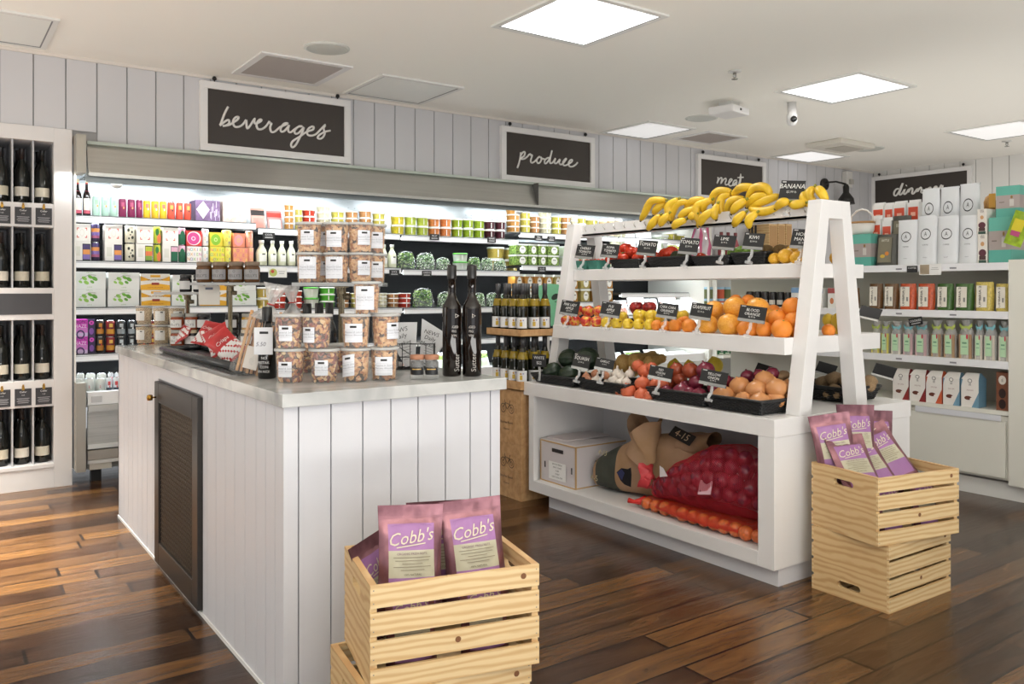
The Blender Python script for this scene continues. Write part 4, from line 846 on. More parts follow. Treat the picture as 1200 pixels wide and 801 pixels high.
# ---- fruit prototypes (radius 1)
def blob(key, prof, n=16, rib=None, extra=None, jit=0, seed=0):
    def f():
        m_ = MB().lathe(prof, key, n, rib=rib)
        if jit:
            m_.v = [tuple(Vector(v)*(1+jit*noise.noise(Vector(v)*1.3+Vector((seed, 0, 0))))) for v in m_.v]
        if extra: extra(m_)
        return m_.mesh('body')
    return f
def sph(k=9, zs=1, top=1, e=1):
    return [(math.sin(PI*i/k)**e if 0 < i < k else 0, -math.cos(PI*i/k)*zs) for i in range(k+1)]
APP = [(0, -.78), (.25, -.86), (.55, -.78), (.85, -.45), (1, .05), (.95, .45), (.72, .78), (.42, .86), (.16, .74), (0, .6)]
stem = lambda k, z, h: (lambda m_: m_.tube([(0, 0, z), (.08, .02, z+h)], .07, k, 5))
FR = {
 'apple': ('apple', 'apple', blob('apple_red', APP, extra=stem('#4a3a1c', .6, .4))),
 'gapple': ('apple', 'apple', blob('apple_gold', APP, extra=stem('#4a3a1c', .6, .4))),
 'rapple': ('apple', 'apple', blob('apple_dark', APP, extra=stem('#4a3a1c', .6, .4))),
 'orange': ('orange', 'orange', blob('orange_skin', sph(10, .97), 20, extra=lambda m_: m_.disc((0, 0, .975), (1, 0, 0), (0, 1, 0), .1, '#5a6a2a', n=8))),
 'grapefruit': ('grapefruit', 'grapefruit', blob('grapefruit_skin', sph(10, .93), 20, extra=lambda m_: m_.disc((0, 0, .935), (1, 0, 0), (0, 1, 0), .08, '#7a7a2a', n=8))),
 'lemon': ('lemon', 'lemon', blob('lemon_skin', [(0, -1.3), (.12, -1.22), (.3, -1.08), (.75, -.7), (.97, -.2), (.97, .2), (.75, .7), (.3, 1.08), (.12, 1.22), (0, 1.3)], 16)),
 'tomato': ('tomato', 'tomato', blob('tomato_skin', [(0, -.75), (.5, -.72), (.88, -.42), (1, 0), (.92, .42), (.6, .7), (.25, .72), (0, .62)], 18, rib=lambda a, z: 1+.03*math.cos(5*a), extra=lambda m_: [m_.poly([(0, 0, .68), (.1*math.cos(a+1), .1*math.sin(a+1), .72), (.38*math.cos(a), .38*math.sin(a), .78), (.1*math.cos(a-1), .1*math.sin(a-1), .72)], '#3c6a24') for a in (0, 1.26, 2.5, 3.77, 5.0)])),
 'ronion': ('red_onion', 'onion', blob('onion_red', [(0, -.88), (.2, -.86), (.6, -.72), (.93, -.32), (1, .05), (.9, .45), (.62, .73), (.28, .88), (.1, .98), (.07, 1.1), (0, 1.11)])),
 'yonion': ('yellow_onion', 'onion', blob('onion_yellow', [(0, -.88), (.2, -.86), (.6, -.72), (.93, -.32), (1, .05), (.9, .45), (.62, .73), (.28, .88), (.1, .98), (.07, 1.1), (0, 1.11)])),
 'bonion': ('brown_onion', 'onion', blob('onion_brown', [(0, -.88), (.2, -.86), (.6, -.72), (.93, -.32), (1, .05), (.9, .45), (.62, .73), (.28, .88), (.1, .98), (.07, 1.1), (0, 1.11)])),
 'nonion': ('netted_onion', 'onion', blob('onion_netred', [(0, -.88), (.2, -.86), (.6, -.72), (.93, -.32), (1, .05), (.9, .45), (.62, .73), (.28, .88), (.1, .98), (.07, 1.1), (0, 1.11)])),
 'garlic': ('garlic_bulb', 'garlic', blob('garlic_skin', [(0, -.7), (.5, -.66), (.92, -.3), (1, .0), (.85, .35), (.5, .65), (.22, .95), (.15, 1.35), (.12, 1.5), (0, 1.5)], 24, rib=lambda a, z: 1-.09*abs(math.sin(4*a)))),
 'shallot': ('shallot', 'shallot', blob('shallot_skin', [(0, -1.1), (.3, -.95), (.8, -.4), (.9, .1), (.6, .7), (.2, 1.1), (.1, 1.4), (0, 1.4)])),
 'squash': ('acorn_squash', 'squash', blob('squash_skin', [(0, -1.05), (.35, -.98), (.8, -.6), (1, 0), (.95, .45), (.7, .85), (.3, 1.0), (.1, .95), (.08, 1.15), (0, 1.15)], 40, rib=lambda a, z: 1-.1*abs(math.sin(5*a))**.6)),
 'potato': ('potato', 'potato', blob('potato_skin', sph(9, .72), 14, jit=.25, seed=3)),
 'kiwi': ('kiwi', 'kiwi', blob('kiwi_skin', sph(9, 1.15), 14)),
 'lime': ('lime', 'lime', blob('lime_skin', sph(9, 1.12), 14)),
 'avocado': ('avocado', 'avocado', blob('avocado_skin', [(0, -.95), (.5, -.85), (.9, -.4), (.95, 0), (.75, .55), (.45, 1.05), (.3, 1.25), (0, 1.35)], 16)),
 'mango': ('mango', 'mango', blob('mango_skin', [(0, -1.2), (.45, -1.05), (.85, -.6), (1, -.05), (.9, .5), (.55, 1.0), (0, 1.2)], 16, extra=lambda m_: m_.disc((.0, -1.0, -.1), UX, UZ, .28, '#d8d0e0', n=12).disc((.0, -1.01, -.1), UX, UZ, .2, '#b0345a', n=12))),
 'rmango': ('mango', 'mango', blob('tomato_skin', [(0, -1.2), (.45, -1.05), (.85, -.6), (1, -.05), (.9, .5), (.55, 1.0), (0, 1.2)], 16)),
 'bnut': ('butternut_squash', 'squash', blob('butternut_skin', [(0, -1.0), (.5, -.9), (.85, -.5), (.85, -.1), (.6, .35), (.5, .8), (.52, 1.2), (.4, 1.45), (.12, 1.5), (.1, 1.65), (0, 1.65)], 18)),
}
def fruit(kd, px, py, rp, X, lab, rot=None, rest=None, grp=None):
    nm, cat, fn = FR[kd]; p = onx(px, py, X); r = rp*dep(p)/F_
    if p.y < 2.262+r: p = ony(px, py, 2.264+r); r = rp*dep(p)/F_
    if rest is not None: p.z = rest+r*.8
    rot = rot or (random.uniform(-.5, .5), random.uniform(-.5, .5), random.uniform(0, 6))
    return inst(nm, proto('F'+kd, fn), lab, cat, p, rot, r*1.06, grp)
def frow(kd, word, where, X, lst, rest=None, rot=None):
    n_ = len(lst)
    for i, (px, py, rp) in enumerate(lst):
        fruit(kd, px, py, rp, X, '%s, %s of %s' % (word, ordn(i, n_) if n_ > 1 else 'single one', where), rot, rest, FR[kd][0].replace('_', ' ')+'s on the stand')
ZM = 1.04; ZT = 1.368; ZB = .708; SIDE = (PI/2, 0, .3)
# middle tier
frow('apple', 'red and yellow apple', 'front row on middle tier', 3.085, [(664, 376, 6.5), (674, 376.5, 6.5), (687, 377, 6.8), (699, 377.5, 6.8)], ZM)
frow('apple', 'blushed apple', 'upper row behind pink sign', 3.14, [(677, 364, 6.5), (689, 365, 7), (701, 364.5, 6.5)])
frow('gapple', 'golden yellow apple', 'front row on middle tier', 3.085, [(710.5, 378, 6.6), (722.5, 379, 6.8), (735.5, 380.5, 6.4), (748, 382, 6.6), (761, 382, 6.8)], ZM, (1.2, .2, 0))
frow('gapple', 'golden yellow apple', 'upper row on middle tier', 3.14, [(729, 371, 6.2), (750, 370.5, 8.2), (763.5, 371, 7.5), (773, 371, 6.6)])
frow('rapple', 'dark red apple', 'back pile on middle tier', 3.24, [(715, 372, 5), (732, 373, 5), (746, 361, 8), (761, 361, 8)])
frow('gapple', 'golden yellow apple', 'back pile behind orange sign', 3.22, [(793, 370, 5.5), (801, 370, 6.2)])
frow('orange', 'orange', 'front row left of grapefruits', 3.09, [(770, 382, 6.6), (780.5, 381.5, 6.4), (791.5, 382, 8.0), (807.5, 382.5, 8.4)], ZM)
frow('orange', 'small orange', 'second row left of grapefruits', 3.16, [(800, 377, 6), (803, 375, 5)])
frow('grapefruit', 'large grapefruit', 'front row on middle tier', 3.10, [(830, 382, 11.5), (854.5, 382.5, 13.2)], ZM)
frow('grapefruit', 'large grapefruit', 'upper row on middle tier', 3.17, [(837, 363.5, 11.5), (861, 360.5, 13), (888, 362, 13.5)])
frow('grapefruit', 'large grapefruit', 'row between grapefruits and signs', 3.20, [(841, 375, 9), (876, 379, 10), (900, 373, 12)])
frow('orange', 'bright orange', 'front row right of grapefruits', 3.09, [(873, 383, 9), (882, 386, 8.5), (895.5, 387.5, 9.2), (916, 388, 11.5), (932, 389.5, 8.5), (943, 389, 7)], ZM)
frow('orange', 'bright orange', 'upper row right of grapefruits', 3.16, [(912, 374, 11.3), (929.5, 375, 9.6), (939.5, 376, 10), (944.5, 371, 8.5)])
frow('orange', 'bright orange', 'topmost on the right orange pile', 3.19, [(928.5, 359.5, 11)])
frow('orange', 'bright orange', 'back of the orange pile', 3.24, [(906, 366, 9), (920, 368, 9), (877, 353, 8), (862, 352, 7)])
frow('lemon', 'yellow lemon', 'lemon pile right of the leg', 3.55, [(971, 375, 7), (983, 375.5, 8.5), (989, 385, 7.5), (982, 387, 7)])
frow('orange', 'orange', 'right end seen between the legs', 3.4, [(971, 387, 7.5)])
# top tier
bk(3.31, 3.46, ZT, .235, .17, .04, 'black woven basket of tomatoes on top tier')
bk(3.31, 3.13, ZT, .30, .17, .045, 'black woven basket of avocados on top tier')
bk(3.31, 2.835, ZT, .23, .17, .045, 'black woven basket with one red fruit on top tier')
bk(3.31, 2.60, ZT, .20, .17, .05, 'black woven basket of limes on top tier')
frow('tomato', 'red tomato', 'front of tomato basket', 3.28, [(716, 303, 6.5), (722, 301, 6), (730.5, 302, 8.2), (747.5, 301.5, 7)])
frow('tomato', 'red tomato', 'top of tomato pile', 3.31, [(733, 293, 8.5), (740, 296, 8.3), (746, 295, 6.5)])
frow('tomato', 'red tomato', 'left part of avocado basket', 3.28, [(761, 302, 5.5), (768, 300, 5), (774, 300, 6)])
for i, (px, py) in enumerate(((780, 298), (786, 296), (793, 301), (800, 301))):
    fruit('avocado' if i > 1 else 'rmango', px, py, 7.5, 3.29, ('dark green avocado, %s of two beside sloping mangoes' % ('left', 'right')[i-2]) if i > 1 else 'ripe reddish fruit, %s of two above avocado basket' % ('left', 'right')[i], (1.3, .6, .5))
frow('tomato', 'red tomato', 'basket left of lime sign', 3.29, [(823, 302, 7)])
frow('lime', 'green lime', 'limes in top tier basket', 3.29, [(859, 296, 6), (869, 295, 7), (878, 296, 6.5), (889, 296, 6.5)], None, (1.3, 0, 1))
frow('kiwi', 'brown kiwi', 'beside the limes', 3.31, [(898, 295, 8), (914, 294, 7.5), (921, 294, 6.5)], None, (1.4, .3, .6))
frow('mango', 'yellow mango', 'front row of mangoes', 3.25, [(908, 303, 6.7), (921, 300, 8.5), (935, 302, 8), (948, 302, 8.5)], None, (1.45, .2, 1.3))
frow('mango', 'yellow mango', 'upper pile of mangoes', 3.31, [(928, 294, 6.5), (946, 293, 7), (954, 287, 7.5), (953, 296, 7)], None, (1.45, 1.0, 1.4))
frow('mango', 'yellow mango', 'right end seen between the legs', 3.45, [(979, 302, 6.5)], None, (.2, .2, 1))
# green punnets
def punnet():
    m_ = MB(); m_.add([(-.042, -.042, 0), (.042, -.042, 0), (.042, .042, 0), (-.042, .042, 0), (-.052, -.052, .055), (.052, -.052, .055), (.052, .052, .055), (-.052, .052, .055)], [(0, 3, 2, 1), (0, 1, 5, 4), (1, 2, 6, 5), (2, 3, 7, 6), (3, 0, 4, 7)], '#3f8273|r.7|n20')
    q = MB()
    for i in range(9): q.lathe([(0, -.012), (.012, 0), (0, .012)], 'tomato_skin', 8, (-.03+.03*(i % 3), -.03+.03*(i//3), .05)).lathe([(0, -.014), (.01, -.01), (.014, 0), (.01, .01), (0, .014)], 'tomato_skin', 10, (-.03+.03*(i % 3), -.03+.03*(i//3), .05))
    return [('carton', m_.mesh('carton')), ('cherry_tomatoes', q.mesh('cherry_tomatoes'))]
for i, px in enumerate((688.5, 702)):
    p = onx(px, 314, 3.27); inst('tomato_punnet', proto('punnet', punnet), 'green paper punnet of cherry tomatoes, %s of two' % ('left', 'right')[i], 'punnet', (3.27, p.y, ZT), group='green punnets on the top tier')
# lower tier baskets and vegetables
bk(3.03, 3.71, ZB, .38, .26, .045, 'black woven basket of acorn squash on bench')
bk(3.03, 3.30, ZB, .39, .26, .048, 'black woven basket of garlic on bench')
bk(3.03, 2.765, ZB, .37, .26, .053, 'black woven basket of red onions on bench')
bk(3.03, 2.425, ZB, .32, .26, .057, 'black woven basket of yellow onions on bench')
bk(3.68, 2.45, ZB, .34, .28, .065, 'black woven basket of potatoes behind the near leg')
frow('squash', 'dark green acorn squash', 'two in front of squash basket', 3.01, [(647, 436, 11), (666, 440, 11.5)], None, (1.2, .5, .2))
frow('squash', 'dark green acorn squash', 'two stacked behind in squash basket', 3.09, [(666, 420, 11), (688, 420, 13)], None, (1.5, .2, .4))
frow('shallot', 'pinkish shallot', 'left end of garlic basket', 2.98, [(687, 443, 6), (697, 438, 5), (692, 447, 5), (710, 440, 5), (676, 446, 4)])
frow('garlic', 'white garlic bulb', 'front of garlic basket', 2.98, [(699, 445, 6), (711, 450, 6), (719, 446, 6.5), (727, 449, 6.5), (734, 447, 5.5)], None)
frow('garlic', 'white garlic bulb', 'top of garlic pile', 3.03, [(714, 440, 6), (723, 438, 7), (729, 441, 6), (738, 438, 6)], None)
frow('nonion', 'orange red netted onion', 'front bottom of net group', 2.935, [(726, 459, 5), (736.5, 458, 8.8), (752, 463, 8.5), (761, 465, 7)])
frow('nonion', 'orange red netted onion', 'middle of net group', 2.99, [(753, 450, 9.2), (768, 450, 7), (775, 451, 8)])
frow('nonion', 'orange red netted onion', 'top of net group', 3.05, [(748, 429, 7.5), (756, 435, 8.6), (764, 430, 6)])
frow('bonion', 'brown onion', 'pile behind the left price sign', 3.05, [(785, 447, 8.5), (793, 433, 8.5), (809, 434, 9.5), (797, 444, 8)])
frow('ronion', 'purple red onion', 'front row of red onions', 2.98, [(781, 458, 7), (799, 459, 10.5), (819, 463, 8.8), (808, 460, 7)])
frow('ronion', 'purple red onion', 'upper row of red onions', 3.05, [(804, 452, 7), (816, 448, 9), (827, 434, 10.5), (838, 455, 9), (850, 446, 8)])
frow('yonion', 'golden yellow onion', 'front row of yellow onions', 2.97, [(848, 465, 13), (871, 468, 9.5), (891, 472, 12.5), (909, 468.5, 10.5), (924, 466, 7)])
frow('yonion', 'golden yellow onion', 'middle row of yellow onions', 3.03, [(867, 453, 11.8), (887, 458, 12.8), (910, 455, 12), (922, 453, 8.5), (933, 464, 7)])
frow('yonion', 'golden yellow onion', 'top of yellow onion pile', 3.08, [(896, 445, 11), (902, 448, 9)])
frow('ronion', 'dark red onion', 'back of yellow onion pile', 3.12, [(876, 441, 8), (856, 450, 9), (889, 438, 6), (905, 438, 8)])
frow('potato', 'dark brown potato', 'behind the yellow onions', 3.16, [(934, 447, 9), (917, 440, 8)])
frow('potato', 'brown potato', 'front of potato basket', 3.58, [(972, 459, 9), (984, 461, 9.5), (993, 459, 8), (978, 455, 7)])
frow('potato', 'brown potato', 'top of potato pile', 3.66, [(965, 447, 9), (978, 443, 10), (990, 447, 8), (1000, 444, 8), (1017, 452, 8.5), (1020, 446, 8)])
frow('bnut', 'tan butternut squash', 'pile behind the netted onions', 3.25, [(722, 430, 10), (735, 425, 13), (750, 424, 14), (765, 424, 10), (745, 433, 8)], None, (1.2, .3, 1.0))
frow('lemon', 'yellow melon', 'pile behind the brown onions', 3.35, [(790, 430, 8), (808, 430, 7), (838, 428, 9)])
# ---- chalk price signs on clear clips
def psign(txt, w, h):
    def f():
        c_ = MB().box(-w/2, -.003, 0, w/2, 0, h, '#1f2021|r.55'); lines = txt.split('/')
        for i, s in enumerate(lines): c_.text(s, h*(.36 if len(lines) == 1 else .3), '#e6e6e2', (0, -.0035, h*(.68-.3*i)), UX, UZ, shear=.1, sx=min(1, w/(.22*h*max(4, len(s))*.9)*.85))
        c_.text('$2.99 lb', h*.17, '#d2d2ce', (0, -.0035, h*(.38 if len(lines) == 1 else .17)), UX, UZ); c_.rect((-w*.36, -.0035, h*.92), UX, UZ, w*.16, h*.06, '#c9c9c9')
        b_ = MB().box(-w/2, -.006, -.014, w/2, .002, 0, '#9a9c9b|r.2|m.5'); 
        g_ = MB().tube([(0, 0, -.014), (0, .004, -.045), (0, -.012, -.06), (0, -.014, -.075)], .008, 'clip_clear', 8).box(-.014, -.02, -.085, .014, .004, -.072, 'clip_clear')
        return [('card', c_.mesh('card')), ('holder_bar', b_.mesh('holder')), ('clear_clip', g_.mesh('clip'))]
    return f
MATS['clip_clear'] = M('#e6e8e8|r.08|a.32')
for (x0, y0, x1, y1, X, tx, wh) in ((676, 287, 695, 300, 3.20, 'CHERRY/TOMATO', 'leftmost on the top tier'), (705.6, 286, 724, 298.5, 3.20, 'ROMA/TOMATO', 'before the left end tomatoes'), (748, 282, 768.5, 296, 3.20, 'TOMATO', 'between tomatoes and avocados'), (796.5, 279, 817.5, 294.5, 3.20, 'TOMATO', 'above the avocado basket end'), (836.6, 276, 861, 289, 3.20, 'LIME', 'reading lime'), (871.6, 273.5, 894.5, 288.5, 3.20, 'KIWI', 'reading kiwi'), (927.5, 269, 955.5, 287.5, 3.20, 'HONEY/MANGO', 'reading honey mango'), (913.5, 212.5, 940.6, 232, 3.27, 'BANANA', 'reading banana above the bananas'),
   (658, 352, 677, 367, 3.04, 'PINK LADY/APPLE', 'leftmost on the middle tier'), (705, 354, 726, 369, 3.04, 'FUJI/APPLE', 'between red and golden apples'), (771, 355, 793, 370, 3.04, 'CARA CARA/ORANGE', 'before the dark red apples'), (810, 355, 833, 371.5, 3.04, 'GRAPEFRUIT', 'left of the large grapefruits'), (867, 358, 896.5, 374.5, 3.04, 'BLOOD/ORANGE', 'reading blood orange'),
   (672, 414, 690, 431, 2.90, 'SQUASH', 'before the acorn squash'), (699, 419, 718.5, 432, 2.90, 'GARLIC', 'reading garlic'), (762, 428, 787, 443, 2.89, 'RED/ONION', 'before the netted onions'), (822, 432.5, 851, 450, 2.89, 'YELLOW/ONION', 'reading yellow onion')):
    pa, pb = onx(x0+1, y0, X), onx(x1-1, y1, X); w_ = abs(pa.y-pb.y); h_ = pa.z-pb.z
    inst('price_sign', proto('ps'+tx+str(x0), psign(tx, w_, h_)), 'black chalk price sign on clear clip, '+wh, 'sign', (X-.005, (pa.y+pb.y)/2, pb.z), (R(-12), R(6), -PI/2+R(12)), group='chalk price signs on the produce stand')
def backsign():
    return [('card', MB().box(-.07, -.002, 0, .07, .002, .07, '#151517|r.5').mesh('card')), ('holder_bar', MB().box(-.07, -.004, -.012, .07, .004, 0, '#c9c9c6|r.2').mesh('bar'))]
for (px, py, X, wh) in ((894, 440, 3.75, 'behind the yellow onions'), (966, 437, 3.85, 'behind the potatoes between the legs'), (1034, 440, 3.9, 'right of the far leg'), (1017, 372, 3.8, 'at the right end of the middle tier')):
    p = onx(px, py, X); inst('price_sign', proto('bs', backsign), 'blank back of a black price sign '+wh, 'sign', (X, p.y, p.z), (R(-25), R(10), -PI/2), .8 if X != 3.75 else .9)

# ---- bananas
BAN = [([[(780, 234), (765, 236), (757.5, 249), (751, 258)], [(780, 238), (772, 244), (766, 251)], [(774, 252), (767, 261), (759, 269)], [(784, 250), (778, 259), (774, 264)], [(784, 237), (781, 248)]], 'leftmost bunch hanging off the beam end'),
 ([[(795, 233), (786, 241), (785, 252), (786, 259)], [(806, 236), (795, 239), (789, 250), (786, 260)], [(826, 233.5), (814, 236), (803, 243)], [(816, 244), (805, 249), (796, 254)], [(816, 251), (807, 255)], [(804, 257), (795, 262), (789, 267)]], 'second bunch from the left end'),
 ([[(826, 236), (819, 241), (817.5, 250), (821, 259), (818, 266)], [(834, 234), (827, 239), (824, 249)], [(836, 246), (826, 255), (820, 264)], [(841, 239), (839, 250), (839, 257)]], 'small bunch left of the middle'),
 ([[(857, 224), (845, 224), (837.5, 230), (835.6, 239)], [(856, 227), (847.5, 232), (846, 244), (848, 254)], [(872, 232), (859, 236), (851, 248)], [(874, 234), (865, 242), (857.5, 250)], [(885, 219), (870, 220.6), (858, 229)]], 'bunch below the meat sign'),
 ([[(903.7, 229), (898.7, 220), (885, 220.6), (875, 234)], [(901, 228), (887.5, 231), (875, 242.5)], [(872.5, 236), (862.5, 244)], [(914, 229), (897.5, 235.6), (878, 243.7)], [(912.5, 242), (900, 247.5), (889, 247.5), (878, 244)], [(873.7, 248.7), (866, 257.5), (860, 265)], [(887, 249), (880, 257.5), (878, 267.5)]], 'large bunch left of the banana sign'),
 ([[(925, 236), (917.5, 238), (909, 244)], [(944, 237.5), (935, 240), (926, 240)]], 'pair lying below the banana sign'),
 ([[(942.5, 225), (945, 234), (956, 246)], [(954, 219), (950, 229), (957.5, 243)], [(957, 220), (965, 226), (969, 236)]], 'rightmost bunch against the stand head')]
for bi, (bs, wh) in enumerate(BAN):
    c0 = onx(bs[0][0][0], 255, 3.27); t = thing('banana_bunch', 'yellow bananas, '+wh, 'bananas', (3.27, c0.y, 1.6), 0, 'banana bunches on the beam')
    for i, b_ in enumerate(bs):
        X = 3.245+.018*(i % 3) if b_[0][1] < 245 else 3.225
        if b_[0][1] < 232: X = 3.29
        P = [onx(x, y, X)-Vector((3.27, c0.y, 1.6)) for x, y in b_]
        m_ = len(P)
        P = [p+Vector((-.012*math.sin(PI*k/(m_-1)), 0, 0)) for k, p in enumerate(P)]
        sp_ = spline(P, 5 if m_ > 2 else 7); n_ = len(sp_)-1
        rs = [.0225*(math.sin(PI*(.12+.8*k/n_)))**.5 for k in range(n_+1)]; rs[0] = .009; rs[-1] = .008
        m2 = MB().tube(sp_, rs, 'banana_skin', 7)
        e0 = sp_[-1]; d_ = (sp_[-1]-sp_[-2]).normalized(); m2.tube([e0, e0+d_*.008], .006, '#2e2418|r.8', 6)
        e1 = sp_[0]; d1 = (sp_[0]-sp_[1]).normalized(); m2.tube([e1, e1+d1*.014], .0065, '#8a8a2c|r.6', 6)
        B('banana', m2, t)
    
# ================================================================== BENCH STORAGE: box, paper sack, net of onions
SZ = .143
t = thing('storage_box', 'white cardboard produce box with hand hole on the lower shelf', 'box', (2.935, 3.70, SZ), 0)
W_, D_, H_ = .38, .31, .235
b_ = MB().box(0, -D_/2, 0, W_, D_/2, H_, '#d5cfd0|r.6'); cb = '#c39f6c|r.7'
for yy in (-D_/2, D_/2):
    b_.box(-.003, yy-.006 if yy < 0 else yy, 0, .006, yy if yy < 0 else yy+.006, H_, cb)
b_.box(-.003, -D_/2-.001, -.0, W_, D_/2, .006, cb).box(-.003, -D_/2-.003, H_-.006, W_, -D_/2, H_+.001, cb).box(-.003, -D_/2-.003, H_-.006, 0, D_/2, H_+.001, cb)
b_.box(-.004, -.05, H_-.055, -.001, .05, H_-.035, '#2a2624').box(-.004, -.13, .08, -.001, -.122, .115, '#2a2624').box(-.004, .112, .08, -.001, .12, .115, '#2a2624')
b_.rect((-.0045, 0, .075), (0, -1, 0), UZ, .155, .1, '#f2f2f0')
for i, s in enumerate(('BOX OF FRESH', 'FRUIT 2 DOZ', '5 LBS', 'WASH', 'KEEP COOL DRY')): b_.text(s, .013, '#3a3a3a', (-.005, 0, .112-.018*i), (0, -1, 0), UZ)
b_.rect((.15, -D_/2-.0015, .12), UX, UZ, .008, .05, '#2a2624'); b_.poly([(.2, -D_/2-.002, .17), (.26, -D_/2-.002, .125), (.32, -D_/2-.002, .17)], '#77777c')
B('carton', b_, t)
B('lid_flap', MB().box(.0, -D_/2-.003, H_, W_*.6, D_/2, H_+.006, '#d9d3d4|r.6').box(.05, -.02, H_+.006, W_, D_/2+.01, H_+.012, '#cfc7c8|r.6'), t)
# paper sack of potatoes, lying on its side, mouth rolled
t = thing('paper_sack', 'crumpled brown paper sack marked 4-15 lying on the lower shelf', 'sack', (0, 0, 0))
def crum(p, a=.012, f=9): v = Vector(p); return v+Vector((noise.noise(v*f), noise.noise(v*f+Vector((9, 0, 0))), noise.noise(v*f+Vector((0, 9, 0)))))*a
def sack(u, v):
    a = u*2*PI; y = 3.50-.66*v; k = (math.sin(PI*(.05+.92*v)))**.3
    Hh = (.225+.20*v)*k**.7; cx = 3.11+.13*v
    return crum((cx+(.135-.03*v)*k*math.copysign(abs(math.cos(a))**.75, math.cos(a)), y, SZ+.004+Hh*(.5+.5*math.copysign(abs(math.sin(a))**.8, math.sin(a)))), .014, 8) + Vector((0, 0, .006))
B('sack_body', MB().surf(sack, 36, 30, 'kraft', True, mf=lambda u, v: '#3f423a|r.7|n10' if v < .27 and v > .04 else 'kraft'), t)
B('torn_mouth', MB().surf(lambda u, v: crum((3.06+.07*math.cos(u*2*PI)*(1+.25*v)+.02*v, 3.14+.085*math.sin(u*2*PI)*(1+.15*v)+.0*v, SZ+.25+.16*v+.04*math.sin(u*9)), .055, 9), 22, 7, 'kraft', True), t)
B('rolled_end', MB().surf(lambda u, v: crum((3.22+.09*math.cos(u*2*PI)*(1-v*.3), 2.98-.17*v, SZ+.30+.05*v+.07*math.sin(u*2*PI)*(1-v*.4)), .018, 12), 20, 8, 'kraft', True), t)
B('sack_opening', MB().poly([(2.958, 3.235, SZ+.15), (2.954, 3.20, SZ+.115), (2.952, 3.17, SZ+.10), (2.952, 3.12, SZ+.095), (2.952, 3.115, SZ+.16), (2.957, 3.125, SZ+.195), (2.958, 3.15, SZ+.182), (2.96, 3.20, SZ+.178)], '#120e14|r.9').poly([(2.95, 3.225, SZ+.15), (2.95, 3.185, SZ+.118), (2.95, 3.165, SZ+.16), (2.952, 3.19, SZ+.176)], '#2a2f5a|r.6'), t)
o = B('printed_mark', MB().rect((0, 0, 0), UX, (0, 1, 0), .15, .06, '#26221f|r.7').text('4-15', .052, '#c9b090', (0, 0, .001), UX, (0, 1, 0)), t); o.location = (3.125, 2.93, SZ+.368); o.rotation_euler = (R(48), R(14), R(-90))
m_ = MB()
for tx, y, z, s in (('4-15', 3.38, SZ+.225, .04), ('4-5', 3.42, SZ+.085, .045)): m_.text(tx, s, '#cfc29a', (2.965 if z < SZ+.15 else 2.99, y, z), (0, -1, 0), Vector((.45 if z > SZ+.15 else 0, 0, 1)).normalized())
B('printed_mark', m_, t)
# net sack with onions
def hull(u, v, r=1.0):
    a = u*2*PI; y = 3.01-.725*v; k = math.sin(PI*(.04+.93*v))**.4; h = (.15+.27*v**.8)*k; xw = (.075+.11*v**.6)*k
    z = SZ+.062+h*(.5+.5*r*math.sin(a)); return Vector((3.02+.09*v+xw*r*math.cos(a), y, z))
def bump(p, a=.010): return p+Vector((noise.noise(p*17), noise.noise(p*17+Vector((9, 0, 0))), noise.noise(p*17+Vector((0, 9, 0)))))*a
tex('netting', '#a81828', '#cc2c3c', s=20, rough=.4)
def netobj(name, fn, nu, nv, par, th, key):
    me = MB().surf(fn, nu, nv, key, True).mesh(name); o = link(name, me, par); mo = o.modifiers.new('wire', 'WIREFRAME'); mo.thickness = th; mo.use_replace = True; return o
t = thing('onion_net_sack', 'red mesh sack of red onions, upper one on the lower shelf', 'sack', (0, 0, 0))
netobj('netting', lambda u, v: bump(hull(u+v*.4, v)), 130, 90, t, .0015, 'netting')
B('net_film', MB().surf(lambda u, v: bump(hull(u+v*.4, v, .995)), 60, 40, '#b01c34|r.4|a.06', True), t)
B('gathered_end', MB().surf(lambda u, v: crum((2.985+.04*math.cos(u*2*PI)*(.35+v), 2.99+.06*v, SZ+.135+.03*v+.045*math.sin(u*2*PI)*(.35+v)), .03, 26), 26, 10, '#c23a40|r.5', True), t)
B('paper_tag', MB().poly([(2.918, 2.64, SZ+.16), (2.915, 2.56, SZ+.175), (2.93, 2.56, SZ+.235), (2.935, 2.64, SZ+.225)], '#e0b8c4|r.6'), t)
B('paper_tag', MB().poly([(2.935, 2.90, SZ+.19), (2.93, 2.84, SZ+.205), (2.93, 2.87, SZ+.24), (2.94, 2.905, SZ+.245)], '#e6dde0|r.6'), t)
t2 = thing('onion_net_sack', 'orange mesh sack of small onions under the red onion sack', 'sack', (0, 0, 0))
lowh = lambda u, v: bump(Vector((3.07+.165*math.sin(PI*(.04+.93*v))**.3*math.cos(u*2*PI), 3.05-.765*v, SZ+.040+.034*math.sin(u*2*PI)*math.sin(PI*(.04+.93*v))**.3)), .006)
netobj('netting', lambda u, v: lowh(u+v*.4, v), 110, 90, t2, .0014, '#d8402a|r.4')
B('net_film', MB().surf(lowh, 40, 40, '#d8402a|r.4|a.12', True), t2)
B('tied_end', MB().tube([(2.97, 3.03, SZ+.04), (2.94, 3.08, SZ+.03), (2.925, 3.11, SZ+.035)], [.028, .010, .014], '#d8302a|r.5', 8), t2)
rnd = random.Random(4)
rows_ = [(.5+.045*0, 'low front'), (.44, 'second'), (.375, 'third'), (.31, 'top')]
